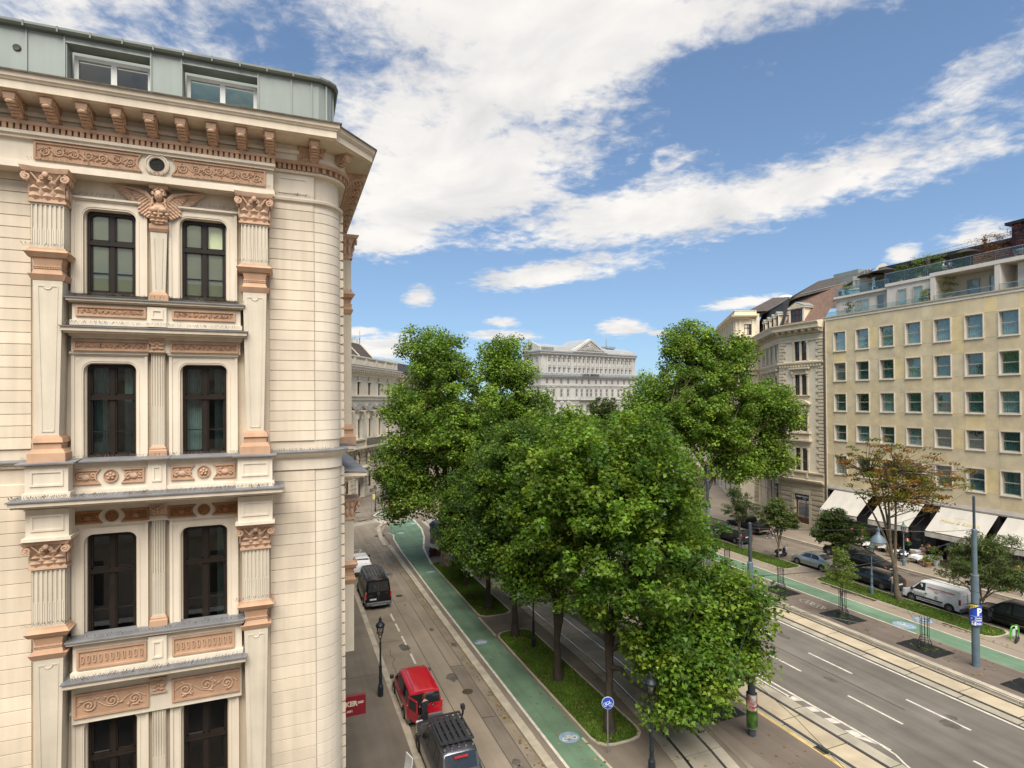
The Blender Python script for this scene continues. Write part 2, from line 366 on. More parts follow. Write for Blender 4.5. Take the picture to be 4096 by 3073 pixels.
# median: everything between the side lane and the near tram track lies at kerb height
struct('median_pavement', M().flat([(10.9, 4), (22.35, 4), (22.35, 78), (16.5, 79.3), (12.3, 75.9), (11.0, 71), (10.9, 64)], KZ), A_PAVE)
m = M().flat([(11.4, 4), (13.1, 4), (13.1, 36), (13.25, 45), (13.5, 58), (13.9, 61.5), (15.1, 66.5), (15.8, 71), (16.1, 78.4), (13.2, 76.2), (12.2, 74), (11.8, 70), (12.05, 68.8), (11.75, 67.2), (11.5, 61), (11.4, 50)], KZ + .004)
struct('cycle_path', m, GREEN)
m = M().flat([(13.6, 82.1), (11.6, 80.5), (11.5, 81.7), (13, 85), (20.2, 97), (30, 113), (33, 112), (19, 90.2)], .125); struct('cycle_path', m, GREEN)
def ribbon(m, pts, w, z):
    P = [Vector(p) for p in pts]; n = len(P); a = []; b = []
    for i in range(n):
        d = (P[min(i + 1, n - 1)] - P[max(i - 1, 0)]).normalized(); q = Vector((-d.y, d.x)) * w / 2; a.append(P[i] + q); b.append(P[i] - q)
    m.add([(p.x, p.y, z) for p in a + b], [(i, i + 1, n + i + 1, n + i) for i in range(n - 1)])
m = M(); ribbon(m, [(11.32, 4), (11.32, 45), (11.45, 61), (11.68, 67), (12.0, 68.7), (11.75, 70), (11.45, 70.2)], .14, KZ + .009)
ribbon(m, [(13.28, 55), (13.55, 58), (13.95, 61.5), (15.15, 66.5), (15.85, 71), (16.1, 77)], .2, KZ + .009)
ribbon(m, [(12.1, 74.1), (13.2, 76.3), (16.2, 78.6)], .22, KZ + .009); ribbon(m, [(13.3, 75.9), (16, 77.6)], .2, KZ + .01)
ribbon(m, [(11.75, 80.9), (11.5, 81.9), (13, 85.1), (20.1, 97.1), (30, 113)], .25, .130); ribbon(m, [(11.9, 80.6), (13.6, 82.0)], .2, .131)
struct('cycle_path_lines', m, WHITE)
m = M(); ribbon(m, [(13.2, 36.6), (13.2, 40.2)], .16, KZ + .01); ribbon(m, [(13.1, 19.5), (12.95, 24)], .13, KZ + .01); struct('path_edging', m, CREAMP)
def grass_bed(x0, x1, y0, y1, r=.7, z0=KZ, cut0=0, cut1=0):
    def rr(g):
        X0, X1, Y0, Y1 = x0 - g, x1 + g, y0 - g, y1 + g; pts = []
        for cx, cy, a in ((X1 - r, Y0 + r, -90), (X1 - r, Y1 - r, 0), (X0 + r, Y1 - r, 90), (X0 + r, Y0 + r, 180)):
            dy = cut1 * (cx - x0) / (x1 - x0) if cy > (y0 + y1) / 2 else cut0 * (cx - x0) / (x1 - x0)
            pts += [(cx + r * cos(radians(a + t)), cy + dy + r * sin(radians(a + t))) for t in (0, 30, 60, 90)]
        return pts
    a, b = rr(.11), rr(0); n = len(a)
    m = M().add([(x, y, z0 - .02) for x, y in a] + [(x, y, z0 + .05) for x, y in a] + [(x, y, z0 + .05) for x, y in b] + [(x, y, z0) for x, y in b],
                [((i), (i + 1) % n, (i + 1) % n + n, i + n) for i in range(n)] + [(i + n, (i + 1) % n + n, (i + 1) % n + 2 * n, i + 2 * n) for i in range(n)] + [(i + 2 * n, (i + 1) % n + 2 * n, (i + 1) % n + 3 * n, i + 3 * n) for i in range(n)])
    struct('grass_edging', m, CREAMP)
    struct('turf_bed', M().flat(b, z0 + .035), TURF)
    return (x0, x1, y0, y1, z0 + .03, cut0, cut1)
BEDS = [grass_bed(13.35, 15.75, 40.1, 55.5), grass_bed(13.35, 15.75, 23.0, 36.9, .8), grass_bed(43.2, 45.5, 23.6, 37.3, .8), grass_bed(43.2, 45.5, 40.4, 62), grass_bed(43.2, 45.5, 8, 21.0)]
BLADE = mat('grass_blades', (.1, .17, .02), .7, .0, 1, attr='tint', spec=.2)
def scatter_grass(beds, per, name):
    V = []; F = []; T = []; g = np.random.default_rng(5); vo = 0
    for (x0, x1, y0, y1, z, c0, c1) in beds:
        n = int((x1 - x0) * (y1 - y0) * per); x = g.uniform(x0 + .05, x1 - .05, n); y = g.uniform(y0 + .1, y1 - .1, n)
        keep = ((np.abs(x - (x0 + x1) / 2) < (x1 - x0) / 2 - .3) | (np.abs(y - (y0 + y1) / 2) < (y1 - y0) / 2 - .35)); x, y = x[keep], y[keep]; n = len(x)
        h = g.uniform(.05, .12, n); a = g.uniform(0, 2 * pi, n); w = g.uniform(.015, .03, n); lx, ly = g.normal(0, .04, n), g.normal(0, .04, n)
        dx, dy = np.cos(a) * w, np.sin(a) * w
        P = np.stack([np.stack([x - dx, y - dy, np.full(n, z)], 1), np.stack([x + dx, y + dy, np.full(n, z)], 1), np.stack([x + lx, y + ly, z + h], 1)], 1).reshape(-1, 3)
        V.append(P); F.append(np.arange(n * 3) + vo); vo += n * 3
        pat = .75 + .5 * (np.sin(x * 2.1 + np.sin(y * 1.3)) * np.sin(y * 1.7 + 1) * .5 + .5); b = g.uniform(.65, 1.35, n) * pat; dry = (g.uniform(0, 1, n) < .06 + .10 * (pat < .85))
        c = np.stack([.075 * b, .135 * b, .014 * b, np.ones(n)], 1); c[dry] = np.stack([.22 * b, .19 * b, .06 * b, np.ones(n)], 1)[dry]; T.append(np.repeat(c, 3, 0))
    V = np.concatenate(V); F = np.concatenate(F); T = np.concatenate(T)
    return raw_mesh(name, V, F, 3, T)
def raw_mesh(name, V, F, k, T=None):
    me = bpy.data.meshes.new(name); nf = len(F) // k
    me.vertices.add(len(V)); me.vertices.foreach_set('co', V.astype(np.float32).ravel())
    me.loops.add(len(F)); me.loops.foreach_set('vertex_index', F.astype(np.int32))
    me.polygons.add(nf); me.polygons.foreach_set('loop_start', np.arange(nf, dtype=np.int32) * k); me.polygons.foreach_set('loop_total', np.full(nf, k, np.int32))
    me.update(calc_edges=True)
    if T is not None:
        at = me.color_attributes.new('tint', 'FLOAT_COLOR', 'POINT'); at.data.foreach_set('color', T.astype(np.float32).ravel())
    return me
for i, (bs, per) in enumerate(((BEDS[:2], 900), (BEDS[2:], 500))):
    me = scatter_grass(bs, per, 'grass'); me.materials.append(BLADE); o = part('grass', me, None); o['kind'] = 'stuff'
# blue cycle symbols painted on the paths
def bike_symbol(x, y, r, ang, z):
    root = bpy.data.objects.new('cycle_symbol', None); COL.objects.link(root); root['kind'] = 'structure'; root.location = (x, y, z); root.rotation_euler = (0, 0, ang)
    part('disc', M().flat([(r * cos(t * pi / 14), r * .9 * sin(t * pi / 14)) for t in range(28)], 0), BLUEP, root)
    m = M(); k = r * .36
    for cx in (-.42 * r, .42 * r):
        ribbon(m, [(cx + k * .8 * cos(t * pi / 8), -.15 * r + k * .8 * sin(t * pi / 8)) for t in range(17)], .05, .004)
    for a, b in (((-.42, -.15), (-.15, .3)), ((-.15, .3), (.3, .3)), ((.3, .3), (.42, -.15)), ((-.42, -.15), (0, -.15)), ((0, -.15), (.3, .3)), ((0, -.15), (-.2, .42)), ((.3, .3), (.25, .45))):
        ribbon(m, [(a[0] * r, a[1] * r), (b[0] * r, b[1] * r)], .05, .004)
    part('bicycle_outline', m, WHITE, root)
for x, y, r, a in ((12.6, 52.6, .45, 0), (11.95, 36, .45, 0), (12.4, 24.25, .5, 0), (13.65, 75.3, .5, .5), (12.94, 69.6, .5, .3), (15.6, 74.4, .5, .5), (12.71, 82.6, .5, .5)): bike_symbol(x, y, r, a, KZ + .012)
for x, y in ((40.15, 27.2), (42.25, 27.3)): bike_symbol(x, y, .75 if x < 41 else .7, 1.57, .16)
# near (curving) tram track in the median
def track_x(y): return 18.15 - (.0084 * (32 - y) ** 2 if y < 32 else 0)
root = bpy.data.objects.new('inner_tram_track', None); COL.objects.link(root); root['kind'] = 'structure'
ys = list(range(4, 79, 2))
for i, y in enumerate(np.arange(10, 76, 2.75)):
    for a, b, mt in ((-1.35, -.80, CONC2), (-.66, .66, CONC2), (.80, 1.35, CONC2)):
        y1 = y + 2.7; q = [(track_x(y) + a, y), (track_x(y) + b, y), (track_x(y1) + b, y1), (track_x(y1) + a, y1)]
        part('slab', M().flat(q, KZ - .03, KZ + .018), mt, root)
for s in (-.72, .72):
    m = M(); yy = np.arange(4, 79, 1.0); ribbon(m, [(track_x(v) + s, v) for v in yy], .06, KZ + .022); part('rail', m, STEEL, root)
    m = M(); ribbon(m, [(track_x(v) + s, v) for v in yy], .15, KZ + .012); part('rail_groove', m, RUST, root)
struct('track_side_asphalt', M().flat([(19.55, 4), (22.2, 4), (22.2, 76), (19.55, 76)], KZ + .004), A_BROWN)
m = M(); m.flat([(17.9, 16), (19.05, 22.8), (19.55, 26), (19.55, 60), (19.62, 60), (19.62, 26), (18.25, 16)], KZ + .02); struct('coarse_strip', m, A_ROUGH)
m = M(); strip(m, 22.2, 22.42, 4, 76, KZ + .006); struct('yellow_platform_edge', m, YEL)
GJOINT = mat('joint_moss', (.045, .07, .012), .95, .4, 5)
def track(nm, x0, xa, xb, x1, y0, y1, z, L, mid, edge, moss):
    root = bpy.data.objects.new(nm, None); COL.objects.link(root); root['kind'] = 'structure'
    part('track_bed', strip(M(), x0, x1, y0, y1, z - .03), GJOINT if moss else TAR, root)
    cache = {}
    for i, y in enumerate(np.arange(y0, y1 - L, L)):
        for j, (a, b, mt) in enumerate(((x0 + .03, xa - .1, edge), (xa + .1, xb - .1, mid), (xb + .1, x1, edge))):
            off = (0, .35, .9)[j]
            if j not in cache: cache[j] = M().bbox(a, b, .03, L - .03, z - .06, z, .012).mesh('slab', mt)
            part('slab', cache[j], None, root, loc=(0, y + off, rnd.uniform(-.004, .004)))
    for x in (xa, xb):
        part('rail_groove', strip(M(), x - .085, x + .085, y0, y1, z + .002), RUST, root)
        part('rail', M().box(x - .045, x + .02, y0, y1, z - .05, z + .012), STEEL, root)
track('left_tram_track', 22.42, 22.8, 24.17, 24.92, 6, 78, .06, 2.55, CONC, CONC2, True)
track('right_tram_track', 33.18, 33.85, 35.22, 35.42, 6, 78, .05, 2.75, CONC, CONC2, False)
struct('carriageway', strip(M(), 24.9, 33.2, 2, 80, 0), A_ROAD)
m = M(); strip(m, 32.95, 33.1, 4, 76, .005); strip(m, 25.46, 25.6, 18, 76, .005); strip(m, 25.1, 25.22, 23.2, 76, .005)
for y in np.arange(20.79 - 6 * 3, 70, 6.0):
    strip(m, 30.54, 30.68, y - 1.2, y + 1.8 - .0, .005) if False else None
for y0, y1 in ((29.83, 33), (23.8, 26.8), (17.6, 20.7), (35.9, 38.9), (41.9, 44.9), (47.9, 50.9), (53.9, 56.9), (60, 63), (11.6, 14.6)): strip(m, 30.54, 30.68, y0, y1, .005)
for y0, y1 in ((25.15, 28.1), (19.2, 22.15), (31.2, 34.1), (37.2, 40.2), (43.2, 46.2), (49.2, 52.2), (55.2, 58.2), (13.2, 16.1)): strip(m, 28.07, 28.2, y0, y1, .005)
for y0 in np.arange(19.4, 23.0, 1.15): m.flat([(25.02, y0), (25.42, y0 - .15), (25.42, y0 + .35), (25.02, y0 + .5)], .005)
ribbon(m, [(25.48, 18.3), (25.42, 17.7), (25.15, 17.1), (24.95, 16.5)], .1, .006); ribbon(m, [(25.0, 23.1), (25.5, 22.7)], .1, .006); m.flat([(24.98, 19.3), (25.4, 18.5), (25.42, 19.1), (25.1, 19.5)], .006)
struct('lane_markings', m, WHITE)
# right-hand platform, pavement, cycle path, service road
PZ = .15
kerb(35.45, 36.02, 8, 74, (2.02,), .20, GRANITE, 'platform_edge')
kerb(35.42, 35.47, 8, 74, (2.02,), .11, CONC2, 'platform_foot')
struct('right_pavement', strip(M(), 36.0, 45.62, 4, 76, PZ), A_LIGHT)
struct('tree_strip_pavement', strip(M(), 36.0, 39.4, 4, 76, PZ + .004), A_BROWN)
struct('cycle_path', strip(M(), 39.5, 41.28, 4, 76, PZ + .004), GREEN)
struct('cycle_path', strip(M(), 38.2, 39.5, 4, 25.6, PZ + .006), A_BROWN) if False else None
m = M(); strip(m, 39.36, 39.47, 25.9, 76, PZ + .009); strip(m, 41.3, 41.41, 4, 76, PZ + .009); struct('cycle_path_lines', m, WHITE)
m = M(); seam([(36.1, 33), (39.3, 33.3)], .02, PZ + .01); seam([(41.4, 27.2), (43.1, 29)], .03, PZ + .01); seam([(41.5, 33), (43, 34.2)], .02, PZ + .01); seam([(41.42, 50), (42.6, 30), (42.5, 20)], .02, PZ + .01); struct('pavement_seams', m, TAR)
m = M()
g = random.Random(3)
for (a, b, c, d) in ((42.55, 43.1, 31.3, 36.2), (42.7, 43.1, 24.5, 26.4)):
    pts = [(a + g.uniform(0, .3) + .25 * (k / 12 - .5) ** 2, c + (d - c) * k / 12) for k in range(13)]; m.flat(pts + [(b, d), (b, c)], PZ + .011)
struct('leaf_mud', m, SOIL)
for (x, y) in ((37.85, 33.2), (37.8, 32.2), (38.1, 38.3), (38.0, 39.3)):
    m = M(); q = [(x + .62 * cos(t * pi / 10) * .62, y + .62 * sin(t * pi / 10)) for t in range(21)]; ribbon(m, q, .035, PZ + .012)
    for a, b in ((1, 11), (6, 16)): ribbon(m, [q[a], q[b]], .035, PZ + .012)
    ribbon(m, [q[13], q[19]], .04, PZ + .013); struct('chalk_oval', m, WHITE)
struct('service_road', strip(M(), 45.6, 53.5, 2, 84, 0), A_PAVE)
kerb(45.55, 45.72, 8, 66, (3.0,), .06, CREAMP, 'service_road_edge')
kerb(53.45, 53.75, 10, 66, (2.4, 2.0), .155, GRANITE)
struct('restaurant_pavement', M().flat([(53.7, 2), (60.5, 2), (60.5, 57), (90, 100), (84, 104), (58, 74), (53.7, 66)], PZ), A_LIGHT)
m = M(); strip(m, 55.4, 56.4, 46.6, 47.5, PZ + .006); struct('pavement_hatch', m, SOIL)
# far junction
m = M(); m.flat([(-20, 70.0), (-20, 92), (30, 150), (60, 150), (40, 80), (20, 77), (16, 79), (12.4, 76), (9.8, 74), (5, 71)], -.006); struct('junction', m, A_LANE)
struct('palace_pavement', M().flat([(4, 80.5), (9.5, 79.0), (11.4, 80.4), (11.3, 82), (12.9, 85.2), (30, 113.5), (25, 122), (9, 96), (2, 84)], KZ), A_PAVE)
m = M(); ribbon(m, [(-4, 76.2), (7.5, 78.5), (11.5, 80.1), (13.7, 81.7), (19.5, 90), (30, 107)], .3, .06); struct('kerb_nose', m, GRANITE)
m = M().flat([(16.3, 84.2), (16.9, 84.0), (20.2, 88.6), (20.0, 90.4), (19.6, 90)], 0, .14); struct('traffic_island', m, GRANITE)
root = bpy.data.objects.new('crossing_tram_track', None); COL.objects.link(root); root['kind'] = 'structure'
pc = [(-5, 75.2), (7.5, 77.0), (11, 78.2), (14, 80.3), (17.0, 83.6), (19.3, 87.4), (26, 99)]
part('track_bed', (lambda q: (ribbon(q, pc, 2.3, .002), q)[1])(M()), CONC2, root)
for s in (-.72, .72):
    P = [Vector(p) for p in pc]; q = []
    for i in range(len(P)):
        d = (P[min(i + 1, len(P) - 1)] - P[max(i - 1, 0)]).normalized(); q.append((P[i].x - d.y * s, P[i].y + d.x * s))
    m = M(); ribbon(m, q, .14, .007); part('rail_groove', m, RUST, root); m = M(); ribbon(m, q, .06, .012); part('rail', m, STEEL, root)
for (x, y, r, z) in ((9.63, 85.1, .45, KZ), (12.77, 83.4, .4, .13), (10.18, 69.7, .35, 0), (10.75, 69.6, .3, 0), (8.7, 47.5, .3, .0), (9.3, 30.4, .3, 0.004)):
    part('manhole_cover', M().lathe([(r, 0), (r, .012), (r * .92, .015), (0.01, .015)], n=16), SOIL, None, loc=(x, y, z))['kind'] = 'structure'
m = M()
for k in range(9): m.box(22.28, 22.62, 18.75 + k * .07, 18.78 + k * .07, KZ - .01, KZ + .03)
struct('drain_grating', m, IRON)

# litter of dry leaves along the verges
def litter(n, boxes, seed):
    r = np.random.default_rng(seed); P = []
    for (x0, x1, y0, y1, z) in boxes:
        k = int(n * (y1 - y0) / 14); P.append(np.stack([x0 + (x1 - x0) * r.beta(1.2, 1.2, k), r.uniform(y0, y1, k), np.full(k, z)], 1))
    P = np.concatenate(P); k = len(P); a = r.uniform(0, 2 * pi, k); s = r.uniform(.04, .09, k); V = []
    for dx, dy in ((-1, -.5), (.2, -.7), (1, .4), (-.3, .8)): V.append(P + np.stack([(dx * np.cos(a) - dy * np.sin(a)) * s, (dx * np.sin(a) + dy * np.cos(a)) * s, r.uniform(.005, .04, k)], 1))
    V = np.stack(V, 1).reshape(-1, 3); c = np.array([(.20, .12, .04), (.26, .17, .05), (.13, .075, .03), (.17, .16, .04)])[r.integers(0, 4, k)]; T = np.repeat(np.concatenate([c, np.ones((k, 1))], 1), 4, 0)
    me = raw_mesh('fallen_leaves', V, np.arange(k * 4), 4, T); me.materials.append(BLADE); part('fallen_leaves', me, None)['kind'] = 'stuff'
litter(60, [(13.35, 15.75, 23, 37, .2), (13.35, 15.75, 40, 55, .2), (15.8, 17.2, 20, 55, .145), (10.1, 10.5, 14, 62, .01), (19.6, 22.3, 16, 50, .135), (11.4, 13.1, 16, 50, .13)], 3); litter(60, [(43.2, 45.5, 23.6, 62, .22), (42.3, 43.1, 22, 60, .17), (45.7, 46.2, 20, 60, .01), (53.1, 53.45, 24, 60, .01), (36.1, 39.3, 18, 60, .165)], 4)
m = M(); rr = random.Random(9)
for (x0, x1, y0, y1, n) in ((25.8, 32.8, 14, 60, 26), (5.8, 10.3, 18, 60, 14), (46, 53, 24, 58, 10)):
    for _ in range(n):
        x, y, r0_ = rr.uniform(x0, x1), rr.uniform(y0, y1), rr.uniform(.12, .42); m.flat([(x + r0_ * rr.uniform(.6, 1.1) * cos(a), y + r0_ * 1.6 * rr.uniform(.6, 1.1) * sin(a)) for a in np.linspace(0, 2 * pi, 11)[:-1]], .0065)
struct('oil_stains', m, mat('oil_stain', (.085, .073, .06), .7, .3, 3))
m = M()
for a, b in (((25.7, 47), (33.0, 47.4)), ((25.7, 33.4), (29.4, 33.5)), ((29.4, 33.5), (29.5, 20.0)), ((28.9, 60), (28.8, 47))): seam([a, b], .05, .008, m)
struct('tar_seams', m, TAR)

# ---------------------------------------------------------------- corner building on the left
CREAM = mat('cream_stucco', (.66, .56, .43), .9, .09, .8, .08, 50, streak=.10, orand=.05, grain=.05, gscale=140)
CREAM2 = mat('cream_stucco_pale', (.69, .60, .475), .9, .07, .8, .06, 50, streak=.08, orand=.03, grain=.04)
PILC = mat('pilaster_stucco', (.58, .51, .40), .9, .08, 1.2, .08, 50, streak=.10, grain=.05)
TERRA = mat('terracotta_stucco', (.48, .30, .19), .88, .12, 2.0, .1, 50, streak=.10, grain=.05)
TERRA2 = mat('terracotta_ornament', (.53, .35, .235), .85, .14, 6.0, .15, 60)
LEAD = mat('lead_flashing', (.19, .19, .195), .55, .2, 2, metal=.2)
BROWNF = mat('window_frame_brown', (.022, .016, .012), .4, .15, 3)
GLASS = glass('window_glass', (.93, .96, .93), .07)
BLIND = mat('roller_blind', (.72, .74, .46), .8, .05, 1)
DARKIN = mat('dark_interior', (.03, .028, .024), .9, .3, 1)
CURT = mat('teal_curtain', (.12, .19, .18), .9, .2, 3)
ZINC = mat('zinc_cladding', (.25, .275, .25), .5, .07, .7, metal=.15, streak=.06)
ZINCD = mat('zinc_gutter', (.15, .165, .145), .5, .12, 2, metal=.2)
WFRAME = mat('white_window_frame', (.72, .70, .65), .5, .06, 4)
SPIKE = mat('bird_spike_wire', (.16, .14, .12), .5, .1, 5, metal=.5)
MESHM = mat('wire_mesh', (.05, .045, .04), .6, .5, 40)
CB = thing('corner_building', 'cream and terracotta corner building with rounded corner and grey zinc attic', 'building', (0, 18, 0))
WROWS = [(18.88, 21.09, 20.28), (14.58, 17.06, 16.19), (9.79, 12.60, 11.62), (4.95, 7.82, 6.75)]
WX = [(-4.83, -3.69), (-2.64, -1.51)]
m = M(); wall_holes(m, -9, .83, 0, 23.6, .0, [(a + .02, b - .02, r[0] + .02, r[1] - .0) for a, b in WX for r in WROWS], .22, -1)
cc = (.83, .77); R = .77
arc = [(cc[0] + R * sin(t), cc[1] - R * cos(t)) for t in np.linspace(0, pi / 2, 9)]
pl = [(.83, 0)] + arc[1:] + [(1.6, 44), (-9, 44), (-9, .3)]
for a, b in zip(pl, pl[1:]): m.add([(a[0], a[1], 0), (b[0], b[1], 0), (b[0], b[1], 23.6), (a[0], a[1], 23.6)], [(0, 1, 2, 3)])
m.add([(x, y, 23.55) for x, y in [(-9, .01)] + pl[:-1]], [tuple(range(len(pl)))])
part('wall', m, CREAM, CB)
# rusticated courses
zs = [21.96 - .295 * k for k in range(25)]; zc = [(a, b) for a, b in zip(zs, zs[1:])]
z = 14.0
while z > 11.9: zc.append((z, z - .305)); z -= .305
while z > 4.6: zc.append((z, z - .352)); z -= .352
cch = {}
def course(kind, z1, z0):
    h = round(z1 - z0, 3)
    if (kind, h) not in cch:
        q = M()
        if kind == 'l':
            x0, x1 = -9, -5.97
            q.loft([[(x, y, zz) for x, y in ((x0, .05), (x0, -p), (x1, -p), (x1, .05))] for p, zz in ((.012, 0), (.045, .012), (.045, h - .012), (.012, h))])
        elif kind == 'r':
            x0, x1 = -.40, .82
            q.loft([[(x, y, zz) for x, y in ((x0, .05), (x0, -p), (x1, -p), (x1, .05))] for p, zz in ((.012, 0), (.045, .012), (.045, h - .012), (.012, h))])
        elif kind == 'c':
            q.loft([[(cc[0] + (R + p) * sin(t), cc[1] - (R + p) * cos(t), zz) for t in np.linspace(0.015, pi / 2, 12)] for p, zz in ((-.012, 0), (.022, .012), (.022, h - .012), (-.012, h))], caps=False, closed=False)
        else:
            q.loft([[(x, y, zz) for x, y in ((1.55, .79), (1.6 + p, .79), (1.6 + p, 1.75), (1.55, 1.75))] for p, zz in ((.0, 0), (.14, .045), (.14, h - .045), (.0, h))])
        cch[(kind, h)] = q.mesh('stone_course', CREAM2 if kind == 'c' else CREAM, smooth=kind == 'c')
    o = part('stone_course', cch[(kind, h)], None, CB, loc=(0, 0, z0))
for a, b in zc:
    for k in 'lrcq': course(k, a, b)
# window joinery
def rtop(x0, x1, z0, z1, r, n=5):
    return [(x0, z0)] + [(x0 + r - r * cos(t), z1 - r + r * sin(t)) for t in np.linspace(0, pi / 2, n)] + [(x1 - r + r * sin(t), z1 - r + r * cos(t)) for t in np.linspace(0, pi / 2, n)] + [(x1, z0)]
def ringm(m, outer, inner, y0, y1):
    n = len(outer); vs = [(x, y, z) for y in (y0, y1) for ring in (outer, inner) for x, z in ring]; fs = []
    for i in range(n):
        j = (i + 1) % n
        fs += [(i, j, n + j, n + i), (2 * n + i, 3 * n + i, 3 * n + j, 2 * n + j), (i, 2 * n + i, 2 * n + j, j), (n + i, n + j, 3 * n + j, 3 * n + i)]
    return m.add(vs, fs)
def sash(x0, x1, z0, z1, zt, y, back, curtains=None):
    w = M(); o = rtop(x0, x1, z0, z1, .2); i_ = rtop(x0 + .085, x1 - .085, z0 + .10, z1 - .085, .14); ringm(w, o, i_, y - .06, y + .08)
    xm = (x0 + x1) / 2
    w.box(xm - .055, xm + .055, y - .045, y + .06, z0 + .08, z1 - .06); w.box(x0 + .05, x1 - .05, y - .05, y + .06, zt - .055, zt + .045); w.box(x0 + .03, x1 - .03, y - .08, y + .02, zt - .075, zt - .04)
    zb = z0 + (zt - z0) * .43; w.box(x0 + .06, x1 - .06, y + .0, y + .05, zb - .014, zb + .014)
    for xx in (x0 + .085, xm + .055):       # sash stiles
        ww = (x1 - x0) / 2 - .14
        for za, zb_ in ((z0 + .1, zt - .05), (zt + .045, z1 - .085)):
            for bx in (xx, xx + ww - .035): w.box(bx, bx + .035, y - .02, y + .05, za, zb_)
            w.box(xx, xx + ww, y - .02, y + .05, za, za + .04)
    f = part('window', w, BROWNF, CB)
    for xx in (x0 + .09, xm + .05):
        for k, (za, zb_) in enumerate(((z0 + .1, zt - .05), (zt + .04, z1 - .08))):
            xe = xx + (x1 - x0) / 2 - .14; q = M(); poly = [(xx, za), (xe, za), (xe, zb_), (xx, zb_)]
            if k: poly = [(xx, za), (xe, za)] + ([(xe, zb_ - .12), (xe - .04, zb_ - .04), (xe - .12, zb_), (xx, zb_)] if xx > xm else [(xe, zb_), (xx + .12, zb_), (xx + .04, zb_ - .04), (xx, zb_ - .12)])
            q.add([(x, y + .03, z) for x, z in poly], [tuple(range(len(poly)))]); part('pane', q, GLASS, f)
    if back == 'blind': part('blind', M().add([(x0, y + .055, z0), (x1, y + .055, z0), (x1, y + .055, z1), (x0, y + .055, z1)], [(0, 1, 2, 3)]), BLIND, f)
    else:
        part('interior', M().add([(x0 - .1, y + .6, z0 - .1), (x1 + .1, y + .6, z0 - .1), (x1 + .1, y + .6, z1), (x0 - .1, y + .6, z1)], [(0, 1, 2, 3)]), DARKIN, f)
        for (a, b) in curtains or ():
            q = M(); n = 14; pts = [(a + (b - a) * t / n, y + .2 + .025 * (t % 2)) for t in range(n + 1)]
            q.add([(x, yy, z0) for x, yy in pts] + [(x, yy, z1 - .1) for x, yy in pts], [(t, t + 1, n + t + 2, n + t + 1) for t in range(n)]); part('curtain', q, CURT, f)
for r, (z0, z1, zt) in enumerate(WROWS):
    for i, (x0, x1) in enumerate(WX):
        sash(x0, x1, z0, z1, zt, .14, 'blind' if r == 0 else 'dark', {1: [(x0 + .1, x0 + .5), (x1 - .35, x1 - .1)], 2: [(x1 - .3, x1 - .05)] if i else None}.get(r))
        s = M(); a, b = (-5.07, -3.40) if i == 0 else (-2.91, -1.24); top = z1 + .27
        o = rtop(x0 - .02, x1 + .02, z0, z1 + .02, .22, 6); n = len(o)
        def outer(g, t): 
            A, B, T = x0 - g, x1 + g, z1 + t; return [(A, z0)] + [(A, T)] * 1 + [(A + (B - A) * .05, T)] * 5 + [(B - (B - A) * .05, T)] * 5 + [(B, T)] + [(B, z0)]
        O = [(x0 - .24, z0), (x0 - .24, z1 - .1), (x0 - .24, z1 + .25), (x0 - .1, z1 + .25), (x0, z1 + .25), (x0 + .1, z1 + .25), (x0 + .3, z1 + .25), (x1 - .3, z1 + .25), (x1 - .1, z1 + .25), (x1, z1 + .25), (x1 + .1, z1 + .25), (x1 + .24, z1 + .25), (x1 + .24, z1 - .1), (x1 + .24, z0)]
        ringm(s, O, o, -.12, .05)
        I2 = rtop(x0 - .05, x1 + .05, z0, z1 + .06, .25, 6); O2 = rtop(x0 - .085, x1 + .085, z0, z1 + .1, .28, 6); ringm(s, O2, I2, -.135, -.11)
        s.box(x0 - .3, x1 + .3, -.2, .0, z1 + .25, z1 + .30); s.box(x0 - .27, x1 + .27, -.16, .0, z1 + .215, z1 + .25)
        for xx in (x0 - .24, x1 + .24): s.box(xx - .035, xx + .035, -.15, 0, z0, z1 + .25)
        for xx, d in ((x0 - .17, 1), (x1 + .17, -1)): s.add([(xx, -.128, z1 + .15), (xx + d * .14, -.128, z1 + .15), (xx, -.128, z1 + .01)], [(0, 1, 2)])
        part('window_surround', s, CREAM2, CB)
# ledges, panels, pilasters ---------------------------------------
def ledge(x0, x1, zt, h, p, name='ledge', lead=True, mtx=None, mt=None):
    m = M(); m.box(x0, x1, -p, 0, zt - h * .45, zt - .012); m.box(x0 + .04, x1 - .04, -p + .06, 0, zt - h * .62, zt - h * .45); m.box(x0 + .1, x1 - .1, -p * .62, 0, zt - h * .82, zt - h * .62); m.box(x0 + .14, x1 - .14, -p * .5, 0, zt - h, zt - h * .82)
    if mtx: m.xf(mtx)
    part(name, m, mt or CREAM, CB)
    if lead:
        m = M().add([(x0 - .03, -p - .04, zt - .03), (x1 + .03, -p - .04, zt - .03), (x1 + .03, -p - .04, zt), (x0 - .03, -p - .04, zt), (x0 - .03, 0, zt + .05), (x1 + .03, 0, zt + .05)], [(0, 1, 2, 3), (3, 2, 5, 4), (0, 3, 4), (1, 5, 2), (0, 4, 5, 1)])
        if mtx: m.xf(mtx)
        part('lead_flashing', m, LEAD, CB)
